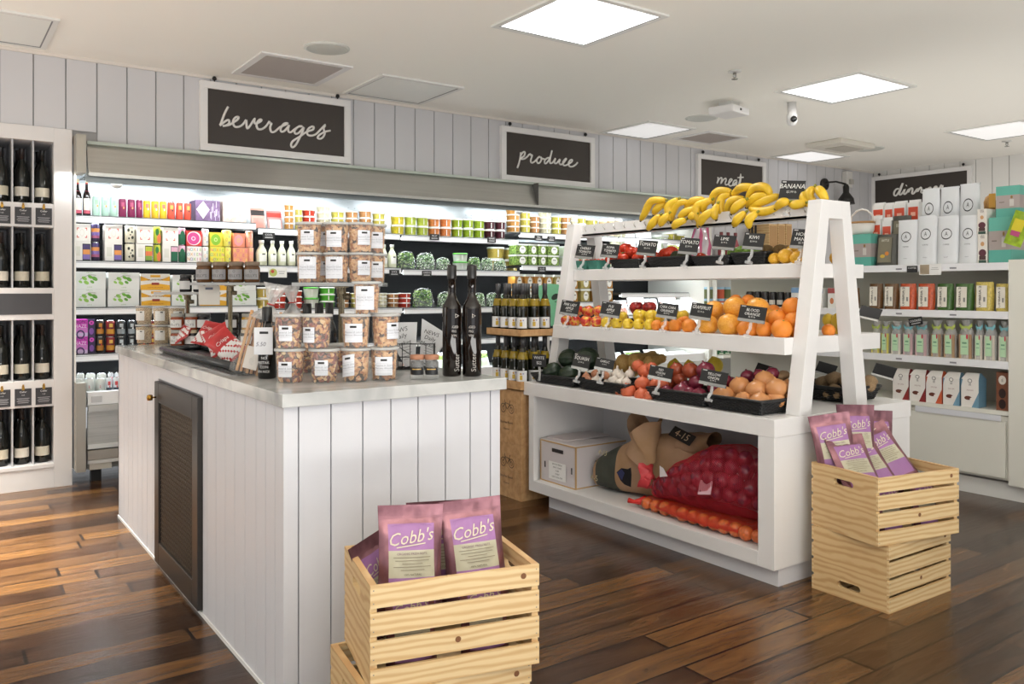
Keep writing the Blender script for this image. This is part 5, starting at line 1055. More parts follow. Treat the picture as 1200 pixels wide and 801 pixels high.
for i in range(10):
    v = .06+.092*i
    for j, (u, w_) in enumerate(((.56, 'lowest'), (.48, 'second'), (.40, 'third'), (.32, 'top'))):
        if v < .35 and j == 3: continue
        r = rnd.uniform(.036, .042); vv = min(.97, v+.045*(j % 2)); c_ = hull(.5, vv); ctr = Vector((3.02+.09*vv, c_.y, c_.z)); q = hull(u, vv, 1.0); d_ = (ctr-q).normalized(); q = q+d_*r*.92
        q.z = max(q.z, SZ+.064+r)
        inst('red_onion', proto('Fronion', FR['ronion'][2]), 'red onion in the red net, %s row, %s' % (w_, ordn(i, 10)), 'onion', q, (rnd.uniform(-1.5, 1.5), rnd.uniform(-1.5, 1.5), rnd.uniform(0, 6)), r, 'red onions inside the red net')
for i in range(12):
    inst('yellow_onion', proto('Fonet', blob('#cf6a38|r.3|n3', sph(9, .95), 14)), 'small orange onion in the lower net, %s along the front' % ordn(11-i, 12), 'onion', (2.95+rnd.uniform(-.004, .008), 2.325+.062*i, SZ+.036), (0, 0, i), rnd.uniform(.030, .035), 'small onions inside the lower net')

# ================================================================== WOODEN CRATES
CW, CD, CHH = .45, .345, .262     # along X slat side, Y depth, height
def endpanel(w, h, tk, key):
    n_ = []; hx, hz, hw, hr = 0, h*.5-.055, .038, .0135
    N = 40; angs = sorted([2*PI*i/N for i in range(N)]+[math.atan2(s2*h/2-hz, s1*w/2) % (2*PI) for s1 in (-1, 1) for s2 in (-1, 1)])
    inn = []; out = []
    for a in angs:
        c_, s_ = math.cos(a), math.sin(a)
        # stadium radius along direction a
        lo_, hi_ = 0, .2
        for _ in range(22):
            m_ = (lo_+hi_)/2; x, z = c_*m_, s_*m_; dx = max(0, abs(x)-hw)
            if math.hypot(dx, z) < hr: lo_ = m_
            else: hi_ = m_
        inn.append((c_*lo_, hz+s_*lo_))
        ts = []
        if c_ > 1e-9: ts.append((w/2)/c_)
        if c_ < -1e-9: ts.append((-w/2)/c_)
        if s_ > 1e-9: ts.append((h/2-hz)/s_)
        if s_ < -1e-9: ts.append((-h/2-hz)/s_)
        k = min(q for q in ts if q > 0); out.append((c_*k, hz+s_*k))
    m_ = MB(); n_ = len(angs)
    V = [(-tk/2, y, z+h/2) for y, z in inn]+[(-tk/2, y, z+h/2) for y, z in out]+[(tk/2, y, z+h/2) for y, z in inn]+[(tk/2, y, z+h/2) for y, z in out]
    Fc = []
    for i in range(n_):
        j = (i+1) % n_
        Fc += [(i, j, n_+j, n_+i), (2*n_+i, 3*n_+i, 3*n_+j, 2*n_+j), (i, 2*n_+i, 2*n_+j, j), (n_+i, n_+j, 3*n_+j, 3*n_+i)]
    return m_.add(V, Fc, key)
def crate():
    tk = .018; st = .009; sh_ = .056; parts = []
    e1 = endpanel(CD-2*st, CHH, tk, 'pine_end').mesh('end_panel')
    sl = []
    for i in range(4):
        m_ = MB().box(0, 0, i*.0687, CW, st, i*.0687+sh_, 'pine')
        for x in (.008, CW-.008):
            for zz in (.012, sh_-.012): m_.box(x-.0015, -.0006, i*.0687+zz-.0015, x+.0015, 0, i*.0687+zz+.0015, '#8d8a84|m.8')
        if i in (1, 3): m_.disc((CW*(.3+.2*i), -.0006, i*.0687+.03), UX, UZ, .008, '#7a5030|r.7', n=10)
        sl.append(m_.mesh('slat'))
    bt_ = [MB().box(tk, .012+k*.083, .003, CW-tk, .012+k*.083+.06, .012, 'pine').mesh('slat') for k in range(4)]
    return e1, sl, bt_, tk, st
CR = crate()
def put_crate(x, y, z, rz, lab, name='wooden_crate', flip=False):
    e1, sl, bt_, tk, st = CR
    t = thing(name, lab, 'crate', (x, y, z), rz, 'slatted pine crates')
    for xx in (tk/2, CW-tk/2):
        o = link('end_panel', e1, t); o.location = (xx, CD/2, CHH if flip else 0); o.rotation_euler = (PI if flip else 0, 0, 0)
    for m_ in sl:
        o = link('slat', m_, t, .0015); o = link('slat', m_, t, .0015); o.location = (0, CD-st, 0)
    for m_ in bt_: link('floor_slat', m_, t)
    return t
put_crate(3.03, 1.772, 0, R(-1), 'pine crate on the floor at right, bottom of its stack', flip=True)
put_crate(2.985, 1.79, CHH+.001, R(-11), 'pine crate full of rose bags, top of the right stack')
put_crate(.875, 1.84, 0, R(-8), 'pine crate at the lower edge, bottom of its stack by the counter')
put_crate(.888, 1.855, CHH+.001, R(-13.5), 'pine crate full of rose bags in front of the island counter')

# ---- rose foil bags
BW, BH, BT = .185, .30, .085
def bthick(u, v):    # v 0 bottom .. 1 top
    e = math.sin(PI*min(max(u, 0), 1))**.45
    if v > .86: return .0022
    k = (1-(v/.86)**2.4)**.7; k = .12+.88*k
    return max(.002, BT/2*e*k*(.75+.25*math.sin(PI*min(1, v*1.3+.2))))
def bag_f(u, v): return Vector(((u-.5)*BW*(1-.07*math.sin(PI*v)), -bthick(u, v), v*BH))
def foilbag():
    m_ = MB()
    m_.surf(lambda u, v: bag_f(u, v)+Vector((0, -.003*noise.noise(Vector((u*7, v*9, 1))), 0)), 22, 30, 'rose_foil', mf=lambda u, v: ('lilac' if v > .6 and v < .85 else ('#bdb89f|r.5' if .36 < v <= .6 else ('lilac' if .14 < v < .4 else 'rose_foil'))) if .13 < u < .87 else 'rose_foil')
    m_.surf(lambda u, v: Vector(((.5-u)*BW*(1-.07*math.sin(PI*v)), bthick(u, v), v*BH)), 16, 24, 'rose_foil')
    P = MB()
    def on(x, z, off=.004): u = x/BW+.5; v = z/BH; return bag_f(u, v)+Vector((0, -off, 0))
    P.text("Cobb's", .047, '#d4c9b0|r.5', (0, 0, 0), UX, UZ, fn=lambda x, y: on(x, y+.213+x*.12), shear=.25)
    P.add([on(x, .194+x*.12+dz) for x in (-.045, -.02, .01, .04) for dz in (-.0025, .0005)], [(0, 2, 3, 1), (2, 4, 5, 3), (4, 6, 7, 5)], '#d4c9b0|r.5')
    P.text('ORGANIC FRESH NUTS', .0085, '#7a5a70', (0, 0, 0), UX, UZ, fn=lambda x, y: on(x, y+.171))
    for i, (w_, z) in enumerate(((.11, .162), (.10, .154), (.06, .146), (.11, .138), (.07, .130))): P.add([on(x*w_/8-w_/2, z+dz) for x in range(9) for dz in (-.0009, .0009)], [(2*k, 2*k+2, 2*k+3, 2*k+1) for k in range(8)], '#8f8672')
    P.text('100% NATURAL', .0075, '#6a6250', (0, 0, 0), UX, UZ, fn=lambda x, y: on(x, y+.118))
    for i in range(24):  # scalloped edge and medallion ring
        x0 = -.06+.005*i; P.add([on(x0, .242+.008*math.sin(i*.13)), on(x0+.003, .242+.008*math.sin(i*.13+.08)), on(x0+.003, .2435+.008*math.sin(i*.13+.08)), on(x0, .2435+.008*math.sin(i*.13))], [(0, 1, 2, 3)], '#8d5f8e')
    Q = MB()
    for z in (.265, .269): Q.add([bag_f(k/12, z/BH)+Vector((0, -.0012, dz)) for k in range(13) for dz in (-.0006, .0006)], [(2*k, 2*k+2, 2*k+3, 2*k+1) for k in range(12)], '#9d6f76|r.3|m.6')
    return [('pouch', m_.mesh('pouch'), [('print', P.mesh('print')), ('zip_seal', Q.mesh('zip'))])]
def fb(x, y, z, rot, lab, s=1): inst('foil_pouch', proto('foil', foilbag), lab, 'bag', (x, y, z), rot, s, 'rose foil pouches in the crates')
def inC(cx, cy, rz, lx, ly): c_, s_ = math.cos(rz), math.sin(rz); return cx+lx*c_-ly*s_, cy+lx*s_+ly*c_
a_ = R(-13.5)
for lx, ly, z, rot, lab in ((.135, .14, .375, (R(-12), R(3), a_+R(-4)), 'rose foil pouch, front left and tallest in the crate by the counter'), (.335, .15, .372, (R(-12), R(-2), a_+R(-2)), 'rose foil pouch, front right in the crate by the counter'),
     (.115, .255, .315, (R(-14), R(-8), a_+R(40)), 'dark folded foil pouch at the left edge of the counter crate'), (.25, .27, .345, (R(-8), R(2), a_), 'rose foil pouch behind the two front ones by the counter'),
     (.12, .06, .277, (R(-6), 0, a_), 'rose foil pouch low behind the left slats of the counter crate'), (.32, .06, .277, (R(-6), 0, a_), 'rose foil pouch low behind the right slats of the counter crate')):
    x, y = inC(.888, 1.855, a_, lx, ly); fb(x, y, z, rot, lab, .74 if 'low' in lab else (.98 if 'dark' not in lab else .85))
a_ = R(-11)
for lx, ly, z, rot, lab in ((.09, .27, .445, (R(-8), R(-8), a_+R(-25)), 'rose foil pouch at the back left of the right crate'), (.19, .28, .475, (R(-6), R(2), a_+R(-15)), 'rose foil pouch, tallest standing upright in the right crate'),
     (.33, .30, .44, (R(-8), R(4), a_+R(-10)), 'rose foil pouch at the back right of the right crate'), (.09, .13, .40, (R(-34), R(-4), a_+R(-15)), 'rose foil pouch leaning at the front left of right crate'),
     (.21, .15, .40, (R(-36), R(-14), a_+R(-15)), 'rose foil pouch leaning at the front middle of right crate'), (.335, .16, .43, (R(-34), R(-18), a_+R(-12)), 'rose foil pouch leaning at the front right of right crate'),
     (.12, .05, .277, (R(-6), 0, a_), 'rose foil pouch low behind the left slats of the right crate'), (.32, .05, .277, (R(-6), 0, a_), 'rose foil pouch low behind the right slats of the right crate')):
    x, y = inC(2.985, 1.79, a_, lx, ly); fb(x, y, z, rot, lab, .74 if 'low' in lab else .95)

# ================================================================== WINE BOX STACK
def winecase(h):
    def f():
        m_ = MB().box(0, 0, 0, .26, .36, h, 'cardboard')
        m_.box(-.0006, 0, h*.5-.0006, 0, .36, h*.5, '#8a6a44')
        ln = '#2a2420'
        def ring(y, z, r): m_.disc((-.001, y, z), (0, -1, 0), UZ, r, ln, r*.86, 20); m_.disc((-.001, y, z), (0, -1, 0), UZ, r*.45, ln, r*.35, 14)
        ring(.10, h*.64, .028); ring(.185, h*.64, .028)
        for a, b_ in (((.185, .64), (.165, .74)), ((.165, .74), (.12, .72)), ((.12, .72), (.145, .62)), ((.145, .62), (.165, .74)), ((.12, .72), (.10, .64)), ((.12, .72), (.115, .79)), ((.165, .74), (.168, .8))):
            m_.tube([(-.001, a[0], a[1]*h), (-.001, b_[0], b_[1]*h)], .0016, ln, 4)
        m_.text('Banshee Ranch', .022, ln, (-.001, .15, h*.38), (0, -1, 0), UZ, shear=.2); m_.text('Reserve', .018, ln, (-.001, .15, h*.26), (0, -1, 0), UZ, shear=.2)
        m_.text('Banshee Ranch', .02, ln, (.13, -.001, h*.3), UX, UZ, shear=.2)
        return m_.mesh('case')
    return f
WX, WYy = 2.868, 3.962
inst('wine_carton', proto('wc1', winecase(.325)), 'brown wine carton printed with a bicycle, on the floor', 'box', (WX, WYy, 0), (0, 0, 0))
inst('wine_carton', proto('wc1', winecase(.325)), 'brown wine carton printed with a bicycle, upper of two', 'box', (WX, WYy, .326), (0, 0, 0))
tr = lambda h: MB().box(-.012, -.012, 0, .262, .352, .006, 'cardboard').box(-.012, -.012, 0, -.006, .352, h, 'cardboard').box(.256, -.012, 0, .262, .352, h, 'cardboard').box(-.006, -.012, 0, .256, -.006, h, 'cardboard').box(-.006, .346, 0, .256, .352, h, 'cardboard')
o = tag(B('carton_tray', tr(.055)), 'cut cardboard tray holding the lower white wine bottles', 'tray'); o.location = (WX, WYy, .652)
o = tag(B('carton_tray', tr(.045)), 'cut cardboard tray holding the upper white wine bottles', 'tray'); o.location = (WX, WYy, .968)
def whitewine():
    r = .036; g_ = MB().lathe([(0, .006), (r*.9, 0), (r, .008), (r, .15), (r*.93, .175), (r*.6, .205), (.0145, .235), (.0135, .24)], '#16170c|r.05', 18)
    g_.lathe([(r*.96, .170), (r*.935, .1765), (r*.72, .198), (.024,.213)], '#8a7418|r.05', 18)  # narrow golden band paints yellow glints onto the bottle shoulder
    cp = MB().lathe([(.0142, .235), (.0155, .302), (0, .304)], '#3b3b3e|r.35', 14)
    lb = MB().rect((0, -r-.0006, .075), UX, UZ, .085, .062, '#e2e2e2|r.7', r+.0006, 8); lb.rect((.005, -r-.0012, .067), UX, UZ, .018, .025, '#c9a83c', r+.0012, 3); lb.disc((.004, -r-.0016, .088), UX, UZ, .006, '#b98a30', n=10); lb.rect((.02, -r-.0012, .09), UX, UZ, .008, .006, '#7a78b0', r+.001, 2)
    return [('body', g_.mesh('body')), ('capsule', cp.mesh('cap')), ('paper_label', lb.mesh('lab'))]
for ti, z in enumerate((.659, .975)):
    for i in range(3):
        for j in range(4):
            inst('white_wine_bottle', proto('ww', whitewine), 'white wine bottle, %s tray, %s row, %s' % (('lower', 'upper')[ti], ('front', 'middle', 'back')[i], ordn(3-j, 4)), 'bottle', (WX+.040+.083*i, WYy+.040+.087*j, z), (0, 0, R(-60+(i*17+j*11) % 25)), (1, 1, 1.03), 'white wine bottles in cut trays')
p = onx(637, 425, 2.88); t = thing('price_sign', 'black price sign with white chalk before the lower wine bottles', 'sign', (2.85, p.y, p.z), -PI/2+R(15))
B('card', MB().box(-.05, -.003, -.02, .05, 0, .05, '#1c1c1e|r.5').text('WHITE', .024, '#e6e6e6', (0, -.0035, .03), UX, UZ).text('$22', .024, '#e6e6e6', (0, -.0035, .002), UX, UZ), t)
B('clear_clip', MB().tube([(0, 0, -.02), (0, .004, -.06), (0, .0, -.1)], .007, 'clip_clear', 8), t)
# green heart-shaped board behind
p = ony(647, 372, 4.5); t = thing('green_board', 'pale green rounded board with dark bird print behind wine bottles', 'sign', (p.x, 4.5, 0))
g_ = [(-.12, 1.0), (.03, 1.0), (.09, 1.06), (.115, 1.15), (.10, 1.23), (.05, 1.285), (-.02, 1.29), (-.12, 1.275)]
B('board', MB().add([(x, -.006, z) for x, z in g_]+[(x, .006, z) for x, z in g_], [tuple(range(8)), tuple(range(15, 7, -1))]+[(i, 8+i, 8+(i+1) % 8, (i+1) % 8) for i in range(8)], '#7fc79c|r.5'), t)
B('bird_print', MB().disc((.02, -.0075, 1.20), Vector((.9, 0, .4)), Vector((-.4, 0, .9)), .035, '#2c3a30', n=10, ry=.02).disc((.055, -.008, 1.215), UX, UZ, .013, '#2c3a30', n=8).rect((.04, -.008, 1.165), UX, UZ, .05, .004, '#2c3a30'), t)
B('stand_post', MB().box(-.06, -.012, 0, -.03, .012, 1.0, '#d9d9d6|r.5').box(-.14, -.1, 0, .06, .1, .012, '#d9d9d6|r.5'), t)

# ================================================================== GOODS ON THE COUNTER
def nutmesh(kinds, seed, H=.098, r0=.040, r1=.046):
    rn = random.Random(seed); m_ = MB(); m_.lathe([(r0-.006, .002), (r1-.006, H-.004), (0, H)], '#4a2c18|r.8', 20)
    uv = [(math.sin(PI*j/4)*math.cos(2*PI*i/6), math.sin(PI*j/4)*math.sin(2*PI*i/6), math.cos(PI*j/4)) for j in range(5) for i in range(6)]
    fs = [(j*6+i, j*6+(i+1) % 6, (j+1)*6+(i+1) % 6, (j+1)*6+i) for j in range(4) for i in range(6)]
    for k in range(300):
        if k < 250:
            z = rn.uniform(.006, H-.004); a = rn.uniform(0, 2*PI); r = (r0+(r1-r0)*z/H)-.0045; p = Vector((r*math.cos(a), r*math.sin(a), z))
        else: a = rn.uniform(0, 2*PI); r = r1*math.sqrt(rn.random())*.9; p = Vector((r*math.cos(a), r*math.sin(a), H+rn.uniform(-.003, .004)))
        key, sz = rn.choice(kinds); q = Matrix.Rotation(a+PI/2, 4, 'Z') @ Matrix.Rotation(rn.uniform(0, PI), 4, 'Y')
        m_.add([p+(q @ Vector((v[0]*sz[0], v[1]*sz[1], v[2]*sz[2]))) for v in uv], fs, key, True)
    return m_.mesh('nuts')
def tub(kinds, seed, lw=.062, lh=.062, lz=.05, tilt=0):
    def f():
        cup = MB().lathe([(.0415, 0), (.0425, .002), (.0485, .104), (.0495, .106)], 'glassy', 28)
        lid = MB().lathe([(.049, .103), (.0525, .104), (.0525, .111), (.050, .113), (.047, .110), (0, .110)], '#cfd0ce|r.15|a.75', 28)
        lb = MB(); rr = .0478; lb.rect((0, -rr, lz), UX, UZ, lw, lh, '#e2e4ea|r.6', rr, 8)
        lb.rect((0, -rr-.0006, lz+lh*.33), UX, UZ, .022, .007, '#1c1c1c', rr+.0006, 3)
        lb.text('Roasted & Salted', .0085, '#8a8d96', (0, -rr-.0006, lz+.003), UX, UZ, rr+.0006, shear=.2); lb.text('Marcona Almonds', .0085, '#8a8d96', (0, -rr-.0006, lz-.007), UX, UZ, rr+.0006, shear=.2)
        for k in range(4): lb.rect((0, -rr-.0004, lz+.010-.012*k), UX, UZ, lw*.86, .0006, '#9a9da6', rr+.0004, 4)
        if tilt: 
            for i, v in enumerate(lb.v): a = v[0]; lb.v[i] = (v[0], v[1], v[2]+a*tilt)
        return [('cup', cup.mesh('cup')), ('nuts', nutmesh(kinds, seed)), ('lid', lid.mesh('lid')), ('paper_label', lb.mesh('label'))]
    return f
ALM = [('#a8693a|r.5', (.006, .0028, .009)), ('#d9ab78|r.5', (.0065, .003, .0105)), ('#c48c54|r.5', (.006, .0028, .0095)), ('#d8a870|r.5', (.0065, .003, .0105)), ('#b87c46|r.5', (.0055, .0028, .009))]
MIX = [('#7a3420|r.35', (.0065, .004, .010)), ('#8a3c28|r.35', (.0065, .004, .010)), ('#c8935a|r.5', (.0065, .0045, .011)), ('#e0bc8a|r.5', (.007, .004, .008)), ('#5c2a1c|r.4', (.005, .004, .008)), ('#a8622c|r.4', (.006, .0035, .009))]
TK = {'A': tub(ALM, 1), 'B': tub(ALM, 2, .05, .055, .055), 'C': tub(MIX, 3, .045, .05, .05), 'D': tub(MIX, 4, .048, .05, .045), 'E': tub(ALM, 5, .07, .082, .055), 'T': tub(ALM, 6, .05, .072, .055, .18)}
def puttub(kd, px, py, z, lab, lift=0, turn=0, s=1):
    p = onz(px, py, z) if lift == 0 else onz(px, py, .942)
    inst('nut_tub', proto('tub'+kd, TK[kd]), lab, 'tub', (p.x, p.y, z+lift), (0, 0, -YAW+R(turn)), s, 'clear tubs of nuts on the counter')
    return p
base = [(340, 447, 'D', 'leftmost'), (380, 447, 'C', 'second from left'), (417, 446, 'T', 'third from left'), (450, 444.5, 'A', 'rightmost')]
P0 = [onz(x, y, KH) for x, y, _, _ in base]
for (x, y, kd, w_), p, tn in zip(base, P0, (-8, 0, -25, 8)):
    inst('nut_tub', proto('tub'+kd, TK[kd]), 'clear nut tub with paper label, bottom front row, '+w_, 'tub', (p.x, p.y, KH), (0, 0, -YAW+R(tn)), 1, 'clear tubs of nuts on the counter')
for (dx, kd, w_, tn), p in zip(((-.004, 'C', 'leftmost', 0), (-.025, 'D', 'second from left', -25), (0, 'A', 'third from left', 0), (.005, 'B', 'rightmost', 45)), P0):
    q = p+Vector((C_, -S_, 0))*dx
    inst('nut_tub', proto('tub'+kd, TK[kd]), 'clear nut tub with paper label, second layer, '+w_, 'tub', (q.x, q.y, KH+.1135), (0, 0, -YAW+R(tn)), 1, 'clear tubs of nuts on the counter')
q = (P0[2]+P0[3])/2
inst('nut_tub', proto('tubE', TK['E']), 'clear almond tub alone on top of the right stack', 'tub', (q.x-.01, q.y+.005, KH+.227), (0, 0, -YAW), .96, 'clear tubs of nuts on the counter')
# rear almond tubs hidden row
for i, px in enumerate((362, 400)):
    p = onz(px, 436, KH); inst('nut_tub', proto('tubC', TK['C']), 'clear mixed nut tub in the gap behind the front row, '+('left', 'right')[i], 'tub', (p.x, p.y, KH), (0, 0, 1+i), .95, 'clear tubs of nuts on the counter')
def riser(x, y, h, w_, d_, lab, rz):
    t = thing('display_riser', lab, 'riser', (x, y, KH), rz)
    B('base', MB().lathe([(.075, 0), (.075, .006), (.03, .012), (.016, .02)], '#a39984|r.25|m.8', 24), t)
    B('pole', MB().lathe([(.0115, .012), (.0115, h-.03), (.018, h-.028), (.018, h-.006), (.028, h-.004), (.028, h)], '#b9ae96|r.25|m.8', 18), t)
    B('glass_shelf', MB().box(-w_/2, -d_/2, h, w_/2, d_/2, h+.014, '#b9bbbb|r.12|a.8'), t, .001)
    B('knob', MB().lathe([(0, -.012), (.014, -.01), (.014, .01), (0, .012)], '#6f6553|r.3|m.85', 12, (.022, 0, h-.04)), t)
    return t
pc = onz(400, 433, KH); RZ = 1.262-KH
riser(pc.x, pc.y, RZ, .335, .2, 'metal pole riser with glass shelf carrying the almond tubs', -YAW+R(3))
pr = Vector((pc.x, pc.y, 0)); ux = Vector((C_, -S_, 0)); uy = Vector((S_, C_, 0))
rk = [(-.112, -.045, 'E', 3, 'front left'), (-.008, -.045, 'E', -4, 'front middle'), (.078, -.03, 'B', 30, 'front right'), (.115, .052, 'A', 20, 'back right'), (-.06, .055, 'B', 0, 'back left')]
for L in range(2):
    for dx, dy, kd, tn, w_ in rk:
        q = pr+ux*dx+uy*dy; kk = kd if L == 0 else {'E': 'B' if dx < -.05 else 'A', 'B': 'B', 'A': 'A'}[kd]
        inst('nut_tub', proto('tub'+kk, TK[kk]), 'almond tub on the riser shelf, %s layer, %s' % (('lower', 'upper')[L], w_), 'tub', (q.x, q.y, KH+RZ+.0145+.1135*L), (0, 0, -YAW+R(tn)), 1, 'almond tubs on the riser')
# granola tubs at far left
def gran():
    cup = MB().lathe([(.038, 0), (.046, .1), (.048, .102)], 'glassy', 20); fl = MB().lathe([(.036, .002), (.044, .092), (0, .096)], 'granola', 20)
    lid = MB().lathe([(.048, .1), (.05, .102), (.05, .107), (0, .108)], '#cfd0ce|r.15|a.75', 20); lb = MB().rect((0, -.0455, .05), UX, UZ, .055, .055, '#dcdcd8|r.6', .0455, 6); lb.rect((.01, -.0462, .07), UX, UZ, .014, .006, '#222222', .046, 2)
    for k in range(4): lb.rect((0, -.0458, .058-.009*k), UX, UZ, .042, .0008, '#9a9a9a', .0458, 3)
    return [('cup', cup.mesh('cup')), ('granola', fl.mesh('granola')), ('lid', lid.mesh('lid')), ('paper_label', lb.mesh('label'))]
for L in range(2):
    for i, (px, py) in enumerate(((169, 404), (189, 404.5), (207, 405))):
        p = onz(px, py-2, KH); inst('granola_tub', proto('gran', gran), 'clear granola tub at the far left of the counter, %s layer, %s' % (('lower', 'upper')[L], ordn(i, 3)), 'tub', (p.x, p.y, KH+.109*L), (0, 0, -YAW+R(-10+i*22)), 1, 'granola tubs at the far end of the counter')
# honey jars
def jar(body, lid, lab, txt=None):
    def f():
        r = .036; m_ = MB().lathe([(r*.9, 0), (r, .005), (r, .062), (r*.85, .07), (r*.85, .074)], body, 18)
        l_ = MB().lathe([(r*.92, .07), (r*.95, .072), (r*.95, .086), (r*.88, .088), (0, .088)], lid, 18)
        b_ = MB().rect((0, -r-.0006, .034), UX, UZ, .078, .042, lab, r+.0006, 8)
        if txt: b_.text(txt, .017, '#4a4a4a', (0, -r-.0012, .028), UX, UZ, r+.001); b_.disc((0, -r-.0013, .047), UX, UZ, .006, '#6a6a6a', .004, 10)
        return [('glass', m_.mesh('glass')), ('lid', l_.mesh('lid')), ('paper_label', b_.mesh('label'))]
    return f
J = {'h': jar('#5a3a1c|r.1', '#7c6a58|r.3', '#98989a|r.6', "KELLY'S"), 'k': jar('#17151a|r.1', '#2a2a2a|r.3', '#c9c9c9|r.6'), 'r': jar('#8a4428|r.15', '#9a9a94|r.3', '#d4d4d2|r.6', "KELLY'S"), 'y': jar('#b88a2c|r.12', '#a8a49a|r.3', '#d0cfca|r.6'), 'd': jar('#1d1a1c|r.1', '#c9b89a|r.3', '#dadad8|r.6')}
JW = {'h': 'amber jar with grey label', 'k': 'black jar with white label', 'r': 'reddish jar with white label', 'y': 'yellow preserve jar', 'd': 'dark preserve jar with white label'}
k1 = Vector((1.305, 4.40, 0)); riser(k1.x, k1.y, 1.272-KH, .36, .17, 'metal pole riser carrying the row of amber jars', -YAW)
for i in range(4):
    q = k1+ux*(-.125+.083*i)-uy*.03; inst('preserve_jar', proto('jh', J['h']), 'amber jar with grey label, %s on the riser shelf' % ordn(i, 4), 'jar', (q.x, q.y, 1.2865), (0, 0, -YAW+R(-8+5*i)), (1.12, 1.12, 1.22), 'amber jars on the riser')
    q2 = q+uy*.075
k2 = Vector((1.19, 4.80, 0)); riser(k2.x, k2.y, 1.222-KH, .31, .16, 'lower metal riser at the back left of the counter', -YAW)
for i in range(3):
    q = k2+ux*(-.01+.075*i); inst('preserve_jar', proto('jk', J['k']), 'black jar with white label, %s on the lower riser' % ordn(i, 3), 'jar', (q.x, q.y, 1.2365), (0, 0, -YAW), (.9, .9, 1.1), 'black jars on the lower riser')
for (px, kd, L) in ((208, 'r', 0), (208, 'r', 1), (225, 'd', 0), (225, 'r', 1), (239, 'k', 0), (239, 'k', 1), (272, 'k', 0), (272, 'k', 1), (290, 'd', 0), (291, 'y', 1)):
    p = onz(px, 405, KH); inst('preserve_jar', proto('j'+kd, J[kd]), '%s behind the red bags, %s, near %s' % (JW[kd], ('below', 'above')[L], {208: 'the granola', 225: 'the tray end', 239: 'the middle', 272: 'the riser pole', 290: 'bread bag', 291: 'bread bag'}[px]), 'jar', (p.x, p.y, KH+.0885*L), (0, 0, -YAW+R(px % 9*3-10)), 1, 'preserve jars on the counter')
o = tag(B('menu_holder', MB().box(-.055, -.02, 0, .055, .02, .175, '#141414|r.4')), 'black upright box behind the riser pole', 'box'); p = onz(278, 402, KH); o.location = (p.x+.06, p.y+.14, KH); o.rotation_euler = (0, 0, -YAW)
o = tag(B('receipt_paper', MB().box(-.055, -.001, 0, .055, .001, .1, '#d6d3cc|r.7').rect((0, -.002, .085), UX, UZ, .04, .012, '#5a6478')), 'small cream card with blue print hanging under the jar riser', 'card'); q = k1-ux*.11; o.location = (q.x, q.y, 1.17); o.rotation_euler = (0, 0, -YAW)
# black tray with red snack bags
ta, tb = Vector((.925, 4.25, KH)), Vector((.925, 3.10, KH))
t = thing('black_tray', 'long low black tray along the counter edge with red bags', 'tray', (1.03, 3.62, KH))
hl, hw = .62, .095
tm = MB().box(-hw, -hl, 0, hw, hl, .008, '#1a1c1e|r.35')
for s in (-1, 1): tm.tube([(s*hw, -hl, .022), (s*hw, hl, .022)], .016, '#25282b|r.25', 10); tm.tube([(-hw, s*hl, .022), (hw, s*hl, .022)], .014, '#25282b|r.25', 10)
B('tray_body', tm, t); B('steel_strip', MB().box(-hw-.045, -hl, 0, -hw-.02, hl, .004, '#c4c6c6|r.2|m.8'), t)
def snack():
    def g_(u, v): return Vector(((u-.5)*.12*(1-.1*math.sin(PI*v)), -.028*math.sin(PI*u)**.5*math.sin(PI*v)**.5+.004*noise.noise(Vector((u*6, v*6, 2))), v*.17))
    m_ = MB().surf(g_, 14, 18, 'red_pack', mf=lambda u, v: 'red_pack' if v > .42 or v < .08 else ('#d8d4d2|r.3' if (u*3+v*4) % 1 > .25 else 'red_pack'))
    m_.surf(lambda u, v: g_(1-u, v)*1 if False else Vector(((.5-u)*.12*(1-.1*math.sin(PI*v)), .028*math.sin(PI*u)**.5*math.sin(PI*v)**.5, v*.17)), 12, 12, 'red_pack')
    pr_ = MB().text('Crisps', .028, '#e6dedc', (0, 0, 0), UX, UZ, fn=lambda x, y: g_(x/.12+.5, (y+.1)/.17)+Vector((0, -.003, 0)), shear=.2)
    return [('packet', m_.mesh('packet')), ('print', pr_.mesh('print'))]
for i, (px, py, z, rt) in enumerate(((212, 402, .975, (R(-40), R(-25), -YAW+R(-30))), (235, 410, .985, (R(-45), R(10), -YAW+R(-10))), (262, 420, .985, (R(-40), R(-30), -YAW+R(10))), (279, 424, .98, (R(-40), R(-40), -YAW+R(30))))):
    p = onz(px, py, .96); inst('snack_bag', proto('snack', snack), 'red and white crisp bag in the black tray, %s' % ordn(i, 4), 'bag', (max(p.x, 1.0)+.0, p.y, z), rt, (.92, .9, .88), 'red crisp bags in the tray')
